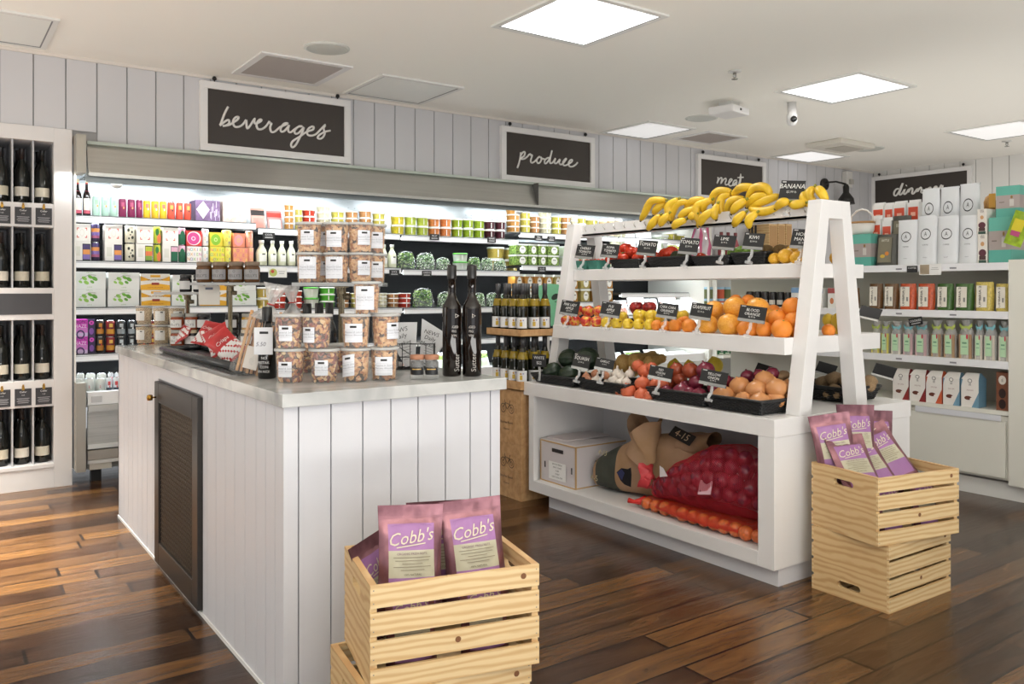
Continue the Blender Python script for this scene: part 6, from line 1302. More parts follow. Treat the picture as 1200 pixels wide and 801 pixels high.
# breadstick bags
def breadbag(px, py, h, rx, ry, lab, w_=1.0):
    p = onz(px, py, KH); t = thing('breadstick_bag', lab, 'bag', (p.x, p.y, KH), 0); t.rotation_euler = (rx, ry, -YAW); s = MB()
    for i in range(11):
        a = -.055+.011*i; s.box(a*w_, -.012+.008*(i % 3), .006, a*w_+.009, -.003+.008*(i % 3), h*.68-.012*(i % 4), ('breadstick', '#c9986a|r.7', '#8a5a34|r.7')[i % 3])
    B('breadsticks', s, t)
    def prof(v): return (.075*w_ if v < .55 else .075*w_*max(.14, 1-(v-.55)/.25) if v < .8 else .01+.03*w_*((v-.8)/.2)**.7)
    bg_ = MB().surf(lambda u, v: crum((prof(v)*math.cos(u*2*PI), .55*prof(v)*math.sin(u*2*PI)*(1+.2*math.sin(u*30)*(v > .6)), .002+v*h), .006, 30), 28, 26, 'bagfilm', True, mf=lambda u, v: 'bagfilm' if v > .62 else 'clearfilm'); B('plastic_film', bg_, t)
    B('red_tie', MB().tube([(.014*math.cos(a), .012*math.sin(a), h*.79) for a in [k*PI/5 for k in range(11)]]+[(.03, -.01, h*.80), (.05, -.01, h*.79)], .0025, '#b02a2a|r.5', 5), t)
    B('paper_label', MB().box(-.03, -.047, .03, .02, -.046, .11, '#d9d2ca|r.6'), t)
breadbag(296, 440, .335, R(2), R(15), 'clear bag of breadsticks with red tie, leaning right at the counter edge', 1.12)
breadbag(347, 430, .325, R(2), R(-3), 'clear bag with red tie behind the mixed nut tubs', .9)
# dark bottles
def dbottle(tagged):
    def f():
        m_ = MB().lathe([(.028, 0), (.031, .004), (.031, .13), (.026, .15), (.015, .175), (.0145, .2)], '#0d0d0e|r.12', 20)
        c_ = MB().lathe([(.017, .195), (.0175, .2), (.0175, .245), (.015, .248), (0, .248)], '#141414|r.3', 16)
        L = [('body', m_.mesh('body')), ('cap', c_.mesh('cap'))]
        if tagged:
            g_ = MB().box(-.034, -.037, .085, .03, -.035, .178, '#dcdee2|r.7').text('5.50', .02, '#555566', (-.01, -.0375, .12), UX, UZ, shear=.2).rect((.0, -.0375, .16), UX, UZ, .03, .008, '#1a1a1a').tube([(0, -.036, .178), (0, -.016, .2)], .001, '#888888', 4)
            w_ = MB(); 
            for i, s in enumerate(('NO', 'MISTAKE', 'CON', 'VIN NOIR')): w_.text(s, .013, '#d6d6d6', (-.002, -.0318, .072-.0155*i), UX, UZ, .0318)
            L += [('price_tag', g_.mesh('tag')), ('lettering', w_.mesh('lettering'))]
        return L
    return f
p = onz(313, 443, KH); inst('dark_bottle', proto('dbt', dbottle(True)), 'black bottle with white hanging price tag beside the breadsticks', 'bottle', (p.x, p.y, KH), (0, 0, -YAW), (1, 1, 1.0))
for i, (px, py) in enumerate(((339, 430), (360, 430), (374, 427), (386, 424))):
    p = onz(px, py, KH); inst('dark_bottle', proto('dbp', dbottle(False)), 'black capped bottle behind the nut tubs, %s' % ordn(i, 4), 'bottle', (p.x, p.y, KH), (0, 0, 0), (1, 1, 1.02), 'black bottles behind the nut tubs')
# tall oil bottles
def oilb():
    r = .0345; m_ = MB().lathe([(r*.92, 0), (r, .006), (r, .235), (r*.96, .25), (r*.6, .272), (.0145, .288), (.0135, .35), (.0165, .352), (.0165, .36)], GLASSB, 24)
    c_ = MB().lathe([(.0160, .345), (.0172, .348), (.0172, .392), (.015, .396), (0, .396)], '#1b1918|r.35', 18)
    w_ = MB().text('AGED', .012, '#b9b4ae', (.004, -r-.0006, .175), UX, UZ, r+.0006).text('FIG', .012, '#b9b4ae', (.004, -r-.0006, .16), UX, UZ, r+.0006).text('VIN', .012, '#b9b4ae', (.004, -r-.0006, .145), UX, UZ, r+.0006)
    w_.disc((.012, -r-.001, .215), UX, UZ, .009, '#b9b4ae', .006, 3)
    w_.text('Sutter', .026, '#b0aba5', (.014, -r-.0008, .05), UZ, (-1, 0, 0), 0)
    return [('glass', m_.mesh('glass')), ('cap', c_.mesh('cap')), ('lettering', w_.mesh('lettering'))]
for i, px in enumerate((529.5, 553)):
    p = onz(px, 440, KH); inst('vinegar_bottle', proto('oil', oilb), 'tall dark glass bottle with black cap, %s one' % ('left', 'right')[i], 'bottle', (p.x, p.y, KH), (0, 0, -YAW+R(12-20*i)), (.98, .98, 1.0), 'tall dark bottles on the counter')
# spice jars with wooden lids
def spice():
    m_ = MB().lathe([(.023, 0), (.025, .003), (.025, .065), (.022, .07)], 'glassy', 18); f_ = MB().lathe([(.0225, .016), (.0225, .062), (0, .064)], '#1b1618|r.5|n90', 16)
    c_ = MB().lathe([(.0235, .068), (.0255, .07), (.0255, .084), (0, .085)], '#a8765a|r.6', 18); b_ = MB().rect((0, -.0256, .03), UX, UZ, .05, .024, '#1a1a1c|r.4', .0256, 6).rect((0, -.0262, .036), UX, UZ, .034, .003, '#c9a050', .026, 4)
    return [('glass', m_.mesh('glass')), ('spice', f_.mesh('spice')), ('wooden_lid', c_.mesh('lid')), ('dark_label', b_.mesh('label'))]
for i, px in enumerate((489, 506)):
    p = onz(px, 444, KH); inst('spice_jar', proto('spice', spice), 'small glass spice jar with wooden lid, %s one' % ('left', 'right')[i], 'jar', (p.x, p.y, KH), (0, 0, -YAW), (.98, .98, 1.0), 'spice jars before the wire basket')
# wire basket with newsprint bags
p = onz(487, 432, KH); t = thing('wire_basket', 'black wire basket holding newsprint wrapped bags', 'basket', (p.x, p.y, KH), -YAW)
m_ = MB(); wr = '#161616|r.4'; a_, b_ = .075, .05
for z in (.004, .05, .10): m_.tube([(-a_, -b_, z), (a_, -b_, z), (a_, b_, z), (-a_, b_, z), (-a_, -b_, z)], .0022, wr, 5)
for k in range(6): x = -a_+2*a_*k/5; m_.tube([(x, -b_, .10), (x, -b_, .004), (x, b_, .004), (x, b_, .10)], .0016, wr, 5)
for y in (-.025, .0, .025): m_.tube([(-a_, y, .10), (-a_, y, .004), (a_, y, .004), (a_, y, .10)], .0016, wr, 5)
for s in (-1,): m_.tube([(-a_, -b_, .1), (0, -b_, .05), (a_, -b_, .004)], .0016, wr, 4)
B('wire_frame', m_, t)
def cone(dx, dy, rz, ry, lab, s=1):
    q = Vector((p.x, p.y, 0))+ux*dx+uy*dy
    m2 = MB().add([(-.02, -.012, 0), (.02, -.012, 0), (.02, .012, 0), (-.02, .012, 0), (-.075, -.02, .2), (.07, -.02, .165), (.07, .02, .165), (-.075, .02, .2)], [(0, 3, 2, 1), (0, 1, 5, 4), (1, 2, 6, 5), (2, 3, 7, 6), (3, 0, 4, 7), (4, 5, 6, 7)], '#cfd0d2|r.7')
    P_ = MB()
    for k, (w1, z1) in enumerate((('Daily', .125), ('Market', .095), ('NEWS', .15))): P_.text(w1, .026, '#33363a', (-.01, -.0212+.0*k, z1), UX, UZ, shear=.15)
    for k in range(5): P_.rect((.0, -.0195, .03+.012*k), UX, UZ, .04, .0015, '#5a5d60')
    for v_ in range(len(P_.v)): x, y, z = P_.v[v_]; P_.v[v_] = (x, -.0128-.008*z/.18, z)
    t_ = thing('newsprint_bag', lab, 'bag', (q.x, q.y, KH+.012), -YAW+rz); t_.rotation_euler = (R(-6), ry, -YAW+rz); t_.scale = (s,)*3
    B('paper', m2, t_); B('print', P_, t_)
cone(-.02, .0, R(8), R(-14), 'newsprint wrapped bag leaning left in the wire basket', .95)
cone(.03, .022, R(-5), R(18), 'newsprint wrapped bag leaning right in the wire basket', .85)

# ================================================================== RIGHT SHELVING UNIT
GX, GY0, GY1 = 5.20, 2.30, 4.72; CG = '#dddcd2|r.5'
t = thing('shelving_unit', 'cream open shelving unit with packaged groceries at right', 'shelving', (0, 0, 0))
B('end_panel', MB().box(GX, GY0-.32, .1, 5.65, GY0, 1.425, CG), t)
B('back_panel', MB().box(5.63, GY0, .1, 5.65, GY1, 1.40, CG), t)
B('cabinet_body', MB().box(GX+.02, GY0, .12, 5.63, 3.9, .50, CG), t)
B('kick_plate', MB().box(GX+.06, GY0-.32, 0, 5.6, 3.9, .1, '#e2e1dc|r.5'), t)
B('cabinet_door', MB().box(GX, GY0+.02, .135, GX+.02, 2.98, .47, CG), t, .002); B('cabinet_door', MB().box(GX, 2.99, .135, GX+.02, 3.88, .47, CG), t, .002)
for k, z in enumerate((1.41, 1.12, .825, .53)):
    s_ = B('shelf', MB().box(GX+.005, GY0, z-.025, 5.63, GY1 if k < 3 else 3.9, z, CG), t)
    if k < 3: B('price_rail', MB().box(GX-.004, GY0, z-.045, GX+.005, GY1, z, '#e6e7ea|r.3').box(GX-.006, GY0+.3, z-.032, GX-.004, GY0+.34, z-.022, '#8a8a90').box(GX-.006, GY0+.65, z-.032, GX-.004, GY0+.69, z-.022, '#8a8a90'), s_)
B('price_rail', MB().box(GX-.008, GY0+.04, .47, GX-.001, 2.86, .505, '#d6d8de|r.3'), t)
B('yellow_tag', MB().box(GX-.01, 2.9, .485, GX-.002, 3.08, .51, '#b39a3c|r.5'), t)
def u_coffee():
    m_ = MB().surf(lambda u, v: Vector(((u-.5)*(1-.1*v*v), -.42*(math.sin(PI*u)**.4)*(1-v**3*.85)-.02, v)), 12, 16, '#d9dcdf|r.4').surf(lambda u, v: Vector(((.5-u)*(1-.1*v*v), .42*(math.sin(PI*u)**.4)*(1-v**3*.85), v)), 10, 10, '#d0d3d6|r.4')
    P_ = MB()
    def on(x, z): v = z; u = x+.5; return Vector((x*(1-.1*v*v), -.42*(math.sin(PI*u)**.4)*(1-v**3*.85)-.035, z))
    for k in range(20):
        a0, a1 = 2*PI*k/20, 2*PI*(k+1)/20; P_.add([on(.25*math.cos(a0), .62+.115*math.sin(a0)), on(.25*math.cos(a1), .62+.115*math.sin(a1)), on(.22*math.cos(a1), .62+.095*math.sin(a1)), on(.22*math.cos(a0), .62+.095*math.sin(a0))], [(0, 1, 2, 3)], '#26262a')
    P_.text('A', .16, '#26262a', (0, 0, 0), UX, UZ, fn=lambda x, y: on(x*1.2, y*.75+.62)); P_.text('COFFEE', .07, '#5a5a60', (0, 0, 0), UX, UZ, fn=lambda x, y: on(x*1.2, y*.5+.4)); P_.text('ROAST', .05, '#6a6a70', (0, 0, 0), UX, UZ, fn=lambda x, y: on(x*1.2, y*.5+.14))
    m3 = MB().box(-.455, -.06, .97, .455, .06, 1.0, '#d9dcdf|r.4')
    return [('pouch', m_.mesh('pouch')), ('print', P_.mesh('print')), ('top_seal', m3.mesh('seal'))]
def u_pasta(bgc):
    def f():
        m_ = MB().surf(lambda u, v: Vector(((u-.5)*(.9+.1*math.sin(PI*v)), -.45*(math.sin(PI*u)**.4)*(1-v**4*.6), v)), 10, 12, bgc+'|r.35|n14').surf(lambda u, v: Vector(((.5-u)*.95, .4*math.sin(PI*u)**.4*(1-v**4*.6), v)), 6, 6, bgc+'|r.35|n14')
        P_ = MB().surf(lambda u, v: Vector(((u-.55)*.55, -.475+.06*v, .12+.76*v)), 2, 4, '#e2ddd0|r.6'); P_.text('UMBRIA 2', .17, '#2a2a2a', (-.1, -.48, .5), UZ, (-1, 0, 0)); P_.rect((.12, -.48, .4), UX, UZ, .1, .16, '#8a8a86')
        return [('packet', m_.mesh('packet')), ('paper_label', P_.mesh('label'))]
    return f
def u_cookie(bow, fillc):
    def f():
        m_ = MB().box(-.4, -.4, 0, .4, .4, .62, fillc); g_ = MB().surf(lambda u, v: Vector(((.48 if v < .65 else .48*(1-(v-.65)*2.4) if v < .8 else .17+.3*(v-.8)*4)*math.cos(u*2*PI)*1.0, (.48 if v < .65 else .48*(1-(v-.65)*2.4) if v < .8 else .17+.25*(v-.8)*4)*math.sin(u*2*PI), v)), 14, 12, 'bagfilm', True)
        b_ = MB().tube([(-.42, -.2, .86), (-.2, -.26, .78), (0, -.26, .8), (.2, -.26, .78), (.42, -.2, .87)], [.05, .06, .04, .06, .05], bow, 6).tube([(0, -.26, .8), (-.22, -.3, .7)], .03, bow, 5)
        l_ = MB().box(-.26, -.5, .1, .26, -.49, .6, '#b4d6b0|r.6').disc((.18, -.505, .56), UX, UZ, .07, '#c0304a', n=8).rect((0, -.505, .4), UX, UZ, .3, .04, '#6a9a78').rect((0, -.505, .3), UX, UZ, .36, .02, '#7aa888')
        return [('cookies', m_.mesh('cookies')), ('plastic_film', g_.mesh('film')), ('ribbon_bow', b_.mesh('bow')), ('mint_label', l_.mesh('label'))]
    return f
def u_gable(acc):
    def f():
        w_ = '#e6e2dc|r.5'; V = [(-.5, -.5, 0), (.5, -.5, 0), (.5, .5, 0), (-.5, .5, 0), (-.5, -.5, .82), (.5, -.5, .82), (.5, .5, .82), (-.5, .5, .82), (-.38, -.1, 1), (.38, -.1, 1), (.38, .1, 1), (-.38, .1, 1)]
        m_ = MB().add(V, [(0, 3, 2, 1), (0, 1, 5, 4), (2, 3, 7, 6), (4, 5, 9, 8), (6, 7, 11, 10), (8, 9, 10, 11)], w_).add(V, [(1, 2, 6, 5), (3, 0, 4, 7), (5, 6, 10, 9), (7, 4, 8, 11)], acc+'|r.5')
        y = -.503; P_ = MB().poly([(.5, y, .0), (.5, y, .45), (.1, y, 0)], acc).poly([(-.5, y, .82), (-.5, y, .6), (-.4, y, .82)], acc).disc((0, y, .78), UX, UZ, .13, '#3a3a3c', .1, 12, .06)
        P_.text('oli', .14, '#3a3a3c', (0, y, .68), UX, UZ); P_.text('CHOC COOKIE', .055, '#8a5a5a', (0, y, .5), UX, UZ); P_.disc((-.1, y-.004, .27), UX, UZ, .22, '#6a3a2c', n=12, ry=.06).disc((.12, y-.006, .24), UX, UZ, .12, '#eae2da', n=10, ry=.05)
        return [('carton', m_.mesh('carton')), ('print', P_.mesh('print'))]
    return f
def u_teal():
    m_ = MB().box(-.5, -.5, 0, .5, .5, .28, '#5aa89a|r.5').box(-.5, -.5, .28, .5, .5, .7, '#a89c98|r.5').box(-.5, -.5, .7, .5, .5, 1, '#62b0a0|r.5'); P_ = MB().box(.08, -.506, .34, .26, -.5, .56, '#c9c4bf|r.3').disc((.17, -.508, .63), UX, UZ, .05, '#8a6a30', n=8).rect((-.25, -.503, .48), UX, UZ, .22, .03, '#7a706c')
    return [('box', m_.mesh('box')), ('bottle_print', P_.mesh('print'))]
def u_tea():
    m_ = MB().box(-.5, -.45, 0, .5, .45, .93, '#dcdcda|r.4').box(-.5, -.1, .93, .5, .1, 1, '#dcdcda|r.4'); P_ = MB().rect((0, -.455, .5), UX, UZ, .86, .62, '#c8482c|r.4').rect((0, -.46, .62), UX, UZ, .4, .1, '#e8b09a').rect((0, -.46, .4), UX, UZ, .5, .04, '#e8b09a')
    return [('pouch', m_.mesh('pouch')), ('red_label', P_.mesh('label'))]
def u_dark():
    m_ = MB().surf(lambda u, v: Vector(((u-.5), -.3*math.sin(PI*u)**.5+.25*v, v)), 8, 8, '#4b4a44|r.4').surf(lambda u, v: Vector(((.5-u), .3*math.sin(PI*u)**.5*(1-v)+.25*v+.02, v)), 6, 6, '#1f2022|r.4'); P_ = MB().box(-.33, -.33, .1, .3, -.3, .9, '#77725f|r.5').disc((-.1, -.335, .3), UX, UZ, .12, '#c9a83c', n=8, ry=.06).disc((.1, -.336, .38), UX, UZ, .1, '#c97a2c', n=8, ry=.07).text('BRITTLE', .1, '#dcd8c8', (0, -.335, .8), UX, UZ)
    P_.v = [(x, y+.25*z, z) for x, y, z in P_.v]
    return [('pouch', m_.mesh('pouch')), ('print', P_.mesh('print'))]
def u_viva():
    m_ = boxy(MB(), '#e2ddd4|r.5'); y = -.503; m_.text('VIVA', .2, '#4a3a2c', (0, y, .9), UX, UZ); m_.disc((0, y, .66), UX, UZ, .2, '#c99a6a', n=12, ry=.08); m_.disc((0, y, .35), UX, UZ, .4, '#5a2c38', n=12, ry=.13).rect((0, y-.002, .18), UX, UZ, .7, .14, '#4a3030').rect((0, y-.003, .05), UX, UZ, .8, .1, '#2c4a40'); return m_.mesh('box')
def u_bears():
    m_ = MB().box(-.5, -.4, 0, .5, .4, .45, '#3a2418|r.6').lathe([(.38, 0), (.42, .25), (.3, .42), (0, .5)], '#b98a4a|r.5|n20', 12, (-.02, 0, .45), 1, .7).box(.1, -.42, .5, .5, -.3, .95, '#d09a34|r.5'); return m_.mesh('box')
def u_choc():
    m_ = boxy(MB(), '#7a4a34|r.5'); y = -.503; m_.disc((0, y, .8), UX, UZ, .32, '#dcd6cc', n=14, ry=.12).text('oli', .16, '#333333', (0, y-.003, .8), UX, UZ); m_.disc((0, y, .45), UX, UZ, .3, '#2a1814', n=14, ry=.13).disc((0, y, .17), UX, UZ, .3, '#2a1814', n=14, ry=.13); return m_.mesh('box')
def u_stackcan(c1):
    def f(): return MB().lathe([(.48, 0), (.5, .05), (.5, .42, '#8fb0c4|r.4'), (.5, .52, c1), (.5, .9, '#8fb0c4|r.4'), (.5, 1), (0, 1)], c1, 14).rect((0, -.505, .25), UX, UZ, .8, .2, '#dcdcd4', .505).mesh('can')
    return f
def u_sbottle(c1, cap):
    def f():
        m_ = MB().lathe([(.45, 0), (.48, .03), (.48, .55), (.3, .72), (.2, .78), (.2, .85, cap), (.24, .86), (.24, 1), (0, 1)], c1, 14); m_.rect((0, -.485, .3), UX, UZ, .8, .38, '#cfe0cc|r.6', .485); return m_.mesh('bottle')
    return f
def u_wbox(c1):
    def f(): m_ = boxy(MB(), '#e2e2de|r.5'); m_.rect((0, -.503, .86), UX, UZ, 1, .26, c1); m_.disc((0, -.503, .35), UX, UZ, .25, '#c07850', n=10, ry=.16); return m_.mesh('box')
    return f
KIND.update({
 'cof': (u_coffee, 'coffee_bag', 'bag', 'white coffee bag with oval mark'),
 'pbr': (u_pasta('#6a4a28'), 'pasta_bag', 'bag', 'brown packet with tall white label'), 'por': (u_pasta('#c2542c'), 'pasta_bag', 'bag', 'orange packet with tall white label'),
 'pgr': (u_pasta('#3f6428'), 'pasta_bag', 'bag', 'green packet with tall white label'), 'pye': (u_pasta('#c8b45a'), 'pasta_bag', 'bag', 'yellow packet with tall white label'),
 'cky': (u_cookie('#a8b85a', '#d9cf6a|r.5'), 'cookie_bag', 'bag', 'clear bag of yellow cookies with green bow'), 'ckw': (u_cookie('#7ab4bc', '#d8d0c4|r.5'), 'cookie_bag', 'bag', 'clear bag of pale cookies with blue bow'),
 'ckp': (u_cookie('#7ab4bc', '#c8a8ac|r.5'), 'cookie_bag', 'bag', 'clear bag of pink cookies with blue bow'), 'ckb': (u_cookie('#a8b85a', '#b09070|r.5'), 'cookie_bag', 'bag', 'clear bag of brown cookies with green bow'),
 'gr': (u_gable('#8c2c2c'), 'cookie_carton', 'box', 'white gable carton with dark red corner'), 'go': (u_gable('#c85a34'), 'cookie_carton', 'box', 'white gable carton with orange corner'), 'gb': (u_gable('#6f96ac'), 'cookie_carton', 'box', 'white gable carton with blue corner'),
 'chc': (u_choc, 'chocolate_box', 'box', 'brown chocolate box with round windows'), 'teal': (u_teal, 'gift_box', 'box', 'teal gift box'), 'tea': (u_tea, 'tea_pouch', 'package', 'white pouch with orange red label'),
 'drk': (u_dark, 'brittle_pouch', 'bag', 'dark grey pouch with golden print'), 'viv': (u_viva, 'dessert_box', 'box', 'narrow white dessert box'), 'bear': (u_bears, 'snack_box', 'box', 'brown and amber snack box'),
 'sc1': (u_stackcan('#5c6438'), 'preserve_can', 'jar', 'two stacked olive jars with blue lids'), 'sc2': (u_stackcan('#b04a2a'), 'preserve_can', 'jar', 'two stacked red jars with blue lids'),
 'sg': (u_sbottle('#3c7a54|r.1', '#4a8a60'), 'soda_bottle', 'bottle', 'green soda bottle'), 'sw': (u_sbottle('#b9bcb4|r.1', '#8a8a86'), 'soda_bottle', 'bottle', 'clear soda bottle with pale label'), 'sp': (u_sbottle('#9a4a50|r.1', '#7a3a3c'), 'soda_bottle', 'bottle', 'pink soda bottle with dark cap'),
 'wb': (u_wbox('#7a9cc0'), 'cracker_box', 'box', 'white box with blue top band'), 'wg': (u_wbox('#7ab05a'), 'cracker_box', 'box', 'white box with green top band'), 'wr': (u_wbox('#a04a4a'), 'cracker_box', 'box', 'white box with red top band'),
 'kj': (u_can('#1f1c1c|r.3', '#c9c4ba', '#151515|r.4'), 'sauce_jar', 'jar', 'small black jar with white label'), 'kt': (u_can('#26303a|r.3', '#8aa0ac', '#3a4a58|r.4'), 'sauce_jar', 'jar', 'dark blue lidded jar'),
})
G = dict(axis='x')
place_row(GX+.02, 1.41, [(1049, 1072, 257, 'cof'), (1072, 1095, 252, 'cof'), (1095.5, 1120, 252, 'cof'), (1121, 1145, 251.5, 'cof')], 'front of the top shelf', depth=.085, **G)
o = tag(B('shelf_riser', MB().box(5.34, 2.44, 1.41, 5.60, 3.02, 1.56, WHITE)), 'white riser step under the rear coffee bags', 'riser')
place_row(5.37, 1.56, [(1077, 1098, 220, 'cof'), (1098.5, 1121, 218, 'cof'), (1121.5, 1145, 214, 'cof')], 'raised row behind on the top shelf', depth=.085, **G)
place_row(5.33, 1.41, [(1020, 1032, 252, 'tea'), (1033, 1044, 254, 'tea')], 'lower row of tea behind the dark pouches', depth=.06, **G)
o = tag(B('shelf_riser', MB().box(5.42, 3.03, 1.41, 5.60, 3.30, 1.60, WHITE)), 'white riser step under the orange red pouches', 'riser')
place_row(5.44, 1.60, [(1022, 1035, 237, 'tea'), (1036, 1046, 237, 'tea'), (1046.5, 1061, 235, 'tea'), (1063, 1077, 233.5, 'tea')], 'raised row of tea pouches', depth=.06, **G)
place_row(GX+.02, 1.41, [(1022, 1047, 274, 'drk')], 'top shelf left of coffee bags', depth=.09, **G)
place_row(GX+.10, 1.41, [(1040, 1062, 252, 'drk')], 'top shelf just behind the first pouch', depth=.09, **G)
place_row(GX+.02, 1.41, [(998, 1021, 274, 'teal')], 'left end of the top shelf under the basket', depth=.15, **G)
place_row(GX+.03, 1.41, [(1145.5, 1157, 274, 'viv')], 'top shelf right of coffee, lower of two', depth=.1, **G)
zz = onx(1151, 274, GX+.03).z
place_row(GX+.03, zz, [(1145.5, 1157, 244.5, 'viv')], 'top shelf right of coffee, upper of two', depth=.1, **G)
place_row(GX+.03, 1.41, [(1158.5, 1186, 254, 'teal')], 'top shelf right end, front one', depth=.28, **G)
zt = onx(1172, 254, GX+.03).z
place_row(GX+.06, zt, [(1166, 1194, 217.5, 'teal')], 'right end, stacked on another gift box', depth=.22, **G)
place_row(GX+.24, zt-.02, [(1147, 1165, 225, 'bear')], 'behind the narrow dessert boxes', depth=.1, **G)
# lime green packet at the edge
o = thing('snack_packet', 'bright lime green and yellow packet at the right edge', 'package', tuple(onx(1196, 268, GX+.0)), 0)
B('packet', MB().surf(lambda u, v: Vector((-.03-.01*math.sin(PI*u), (u-.5)*-.1-.0, (v-.5)*.2)), 6, 6, '#9ab82c|r.3|n30'), o); B('yellow_print', MB().rect((-.045, 0, .02), (0, -1, 0), UZ, .06, .07, '#d8c82c').rect((-.0455, .0, -.03), (0, -1, 0), UZ, .05, .03, '#b84a7a'), o); o.rotation_euler = (R(20), 0, 0)
# white basket on the teal box
p = onx(1009, 258, GX+.09); t = thing('white_basket', 'white oval basket with handle on the teal gift box', 'basket', (GX+.10, p.y, zz+.0))
zb = onx(1009, 274, GX+.02).z
t.location = (GX+.10, p.y, zb)
B('bowl', MB().lathe([(.07, 0), (.085, .03), (.09, .09), (.084, .088), (.075, .02), (0, .015)], '#d9d6d0|r.5', 20, sx=.8), t)
B('handle', MB().tube([(0, -.085, .08), (0, -.08, .13), (0, -.04, .165), (0, 0, .175), (0, .04, .165), (0, .08, .13), (0, .085, .08)], .007, '#cfccc6|r.5', 8), t)
B('rim_band', MB().lathe([(.0905, .075), (.0915, .082), (.0905, .09)], '#a57a4a|r.6', 20, sx=.8), t)
place_row(GX+.02, 1.12, [(1015, 1031.5, 332, 'pbr'), (1032.6, 1050, 332, 'pbr'), (1050.5, 1071, 332, 'por'), (1071.5, 1093, 332, 'por'), (1094, 1115, 332, 'pgr'), (1115.5, 1138.5, 332, 'pgr'), (1139, 1162, 330, 'pye'), (1163, 1182, 332, 'pye')], 'second shelf at right', depth=.08, **G)
place_row(GX+.02, 1.12, [(927, 938.5, 336.5, 'wb'), (939, 951, 337, 'wg'), (953, 964, 337, 'wb'), (970, 979.5, 337, 'wr'), (980, 989, 337, 'wg'), (991, 1004, 337, 'pbr')], 'second shelf behind the stand legs', depth=.08, **G)
place_row(GX+.02, .825, [(1019, 1030, 376, 'cky'), (1031, 1041, 376, 'cky'), (1042, 1055, 376, 'ckw'), (1056, 1069, 376, 'ckp'), (1070, 1086, 376, 'ckp'), (1089, 1102.5, 375, 'ckb'), (1103.5, 1119, 375, 'ckb'), (1121, 1139, 374, 'ckb'), (1140.5, 1150.5, 375, 'ckw'), (1151, 1166, 375, 'ckw'), (1168, 1183, 376, 'ckw')], 'third shelf at right', depth=.07, **G)
place_row(GX+.02, .53, [(1046, 1065, 432, 'gr'), (1065.5, 1084.5, 433, 'gr'), (1085, 1104, 434.5, 'go'), (1105, 1125, 436, 'gb'), (1126, 1147, 437, 'gb')], 'lowest shelf at right', depth=.1, **G)
place_row(GX+.03, .53, [(1167.5, 1182.5, 436, 'chc')], 'lowest shelf at the right end', depth=.08, **G)
o = thing('recipe_card', 'small picture card clipped below the coffee bags', 'card', tuple(onx(1092, 322, GX-.008)), -PI/2)
B('card', MB().box(-.08, -.002, 0, .06, 0, .07, '#e6e6e4|r.5').rect((-.045, -.003, .035), UX, UZ, .06, .06, '#a89880|r.5|n9').rect((.02, -.003, .045), UX, UZ, .04, .002, '#888888').rect((.02, -.003, .035), UX, UZ, .05, .002, '#888888'), o)
o = thing('shelf_tag', 'black tag below the second coffee bag', 'tag', tuple(onx(1069, 319, GX-.008)), -PI/2); B('card', MB().box(-.035, -.002, 0, .035, 0, .042, '#1c1c1e|r.5').text('COFFEE', .016, '#dddddd', (0, -.003, .028), UX, UZ), o)
o = thing('shelf_tag', 'black tilted tag above the pink cookie bags', 'tag', tuple(onx(1074, 381, GX-.008)), -PI/2); o.rotation_euler = (0, R(-12), -PI/2); B('card', MB().box(-.045, -.002, 0, .045, 0, .05, '#1c1c1e|r.5').text('COOKIES', .018, '#dddddd', (0, -.003, .03), UX, UZ).rect((0, -.003, .013), UX, UZ, .06, .006, '#aaaaaa'), o)
# jars seen between tiers, on left part of the unit
place_row(GX+.03, 1.12, [(872, 880, 341, 'kj'), (881, 889, 341, 'kj'), (890, 898, 341, 'kj'), (899, 907, 341.5, 'kj'), (908, 916, 341.5, 'kj'), (917, 925, 342, 'kj')], 'second shelf behind the grapefruits', **G)
place_row(GX+.03, .825, [(880, 888, 412, 'sp'), (889, 897, 412, 'sp'), (898, 906, 412, 'sp'), (907, 915, 412, 'sp'), (916, 924, 412, 'sp'), (926, 939, 420, 'kt')], 'third shelf behind the onions', **G)
# far back shelving against the wall
t = thing('wall_shelving', 'cream shelving against the back wall right of the cooler', 'shelving', (0, 0, 0))
B('side_panel', MB().box(6.622, 5.74, 0, 6.635, WY, 1.52, CG), t)
B('back_panel', MB().box(6.635, WY-.02, .05, 8.3, WY, 1.52, '#b9bcba|r.5'), t)
for z in (1.52, 1.0, .55): B('shelf', MB().box(6.635, 5.66, z, 8.3, WY-.02, z+.025, CG), t)
place_row(5.78, 1.025, [(832, 842, 336, 'sc1'), (843, 851.5, 336, 'sc2'), (852, 861, 336, 'sc1'), (862, 870, 337, 'sc2')], 'back wall shelf behind the grapefruits')
place_row(5.78, .575, [(835, 842, 411, 'sg'), (843, 850, 411, 'sg'), (850.5, 857, 411, 'sg'), (858, 865, 411.5, 'sg'), (866, 872, 412, 'sw'), (873, 879, 412, 'sw')], 'low wall shelf behind the onions')
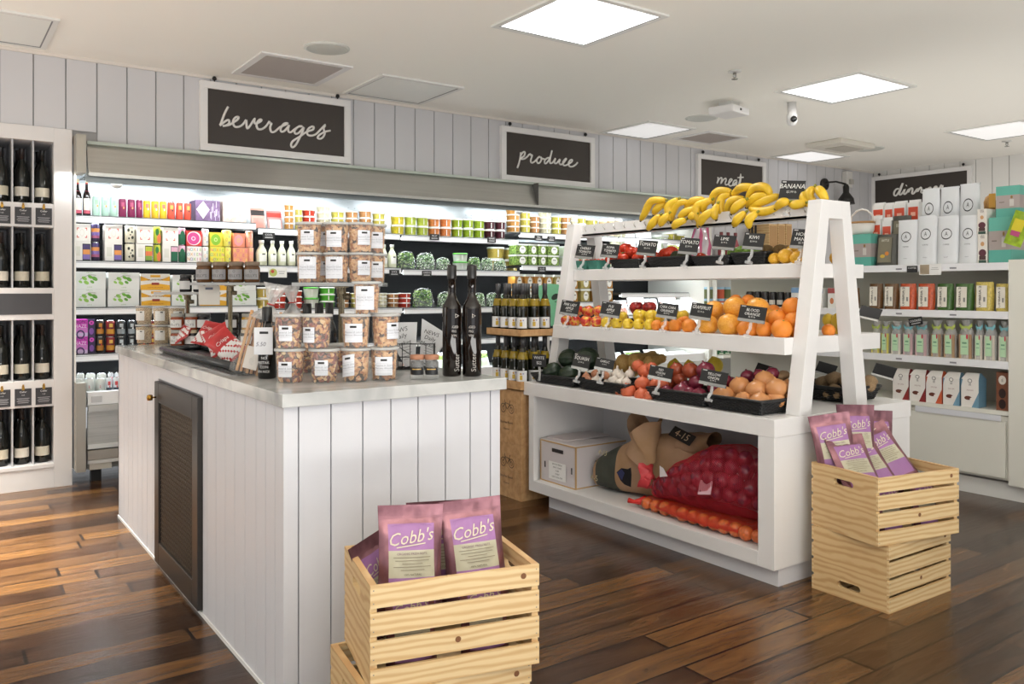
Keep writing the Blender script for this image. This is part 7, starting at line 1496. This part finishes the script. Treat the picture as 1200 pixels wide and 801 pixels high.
# on top of the wall shelving
for k, (px0, px1, py0) in enumerate(((901, 911, 262), (912, 920, 262), (921, 928, 262))):
    a, b_ = ony(px0, py0, 5.7), ony(px1, py0, 5.7)
    o = tag(B('wooden_slat_box', MB().box(0, 0, 0, b_.x-a.x, .25, a.z-1.546, 'pine_end').box(.01, -.004, .02, b_.x-a.x-.01, 0, a.z-1.566, '#b08a5c|r.6'), None, .002), 'upright wooden box seen under the banana beam, '+ordn(k, 3), 'box', 'wooden boxes on the wall shelving'); o.location = (a.x, 5.7, 1.546)
a = ony(910, 292, 5.65); o = tag(B('small_wooden_box', MB().box(0, 0, 0, .14, .05, .17, 'pine').box(.012, -.003, .012, .128, 0, .158, '#c9a878|r.6'), None, .002), 'small wooden box before the upright wooden boxes', 'box'); o.location = (a.x, 5.655, 1.546)
for k, px in enumerate((848, 856, 864.5)):
    a = ony(px, 300, 5.75); inst('spirit_bottle', proto('Ksp', u_sbottle('#5a3420|r.1', '#1a1c20')), 'amber bottle with dark neck behind the limes, '+ordn(k, 3), 'bottle', (a.x, 5.78, 1.546), (0, 0, 0), (.075, .075, .3), 'bottles on the wall shelving')
for k, px in enumerate((885, 889, 893, 897)):
    a = ony(px, 300, 5.80); inst('wine_bottle', proto('winA0', wine_bottle()), 'dark wine bottle on the back shelf left of wooden boxes, '+ordn(k, 4), 'bottle', (a.x, 5.84, 1.546), (0, 0, 0), (.8, .8, 1.3), 'wine bottles on the wall shelving')
p = ony(832, 300, 5.6); t = thing('foil_gift_bag', 'large pink and silver cellophane bag left of the lime sign', 'bag', (p.x+.1, 5.80, 1.546))
B('cellophane', MB().surf(lambda u, v: crum((.14*math.cos(u*2*PI)*(1.1-.6*v), .08*math.sin(u*2*PI)*(1.1-.6*v), .42*v), .03, 8), 18, 12, '#d6b8c4|r.15', True, mf=lambda u, v: '#b8567a|r.25' if (u*5) % 1 < .4 else '#d6ccd2|r.12|m.5'), t)
B('ribbon', MB().lathe([(.05, .36), (.08, .4), (.03, .42)], '#b8466c|r.3', 12), t)
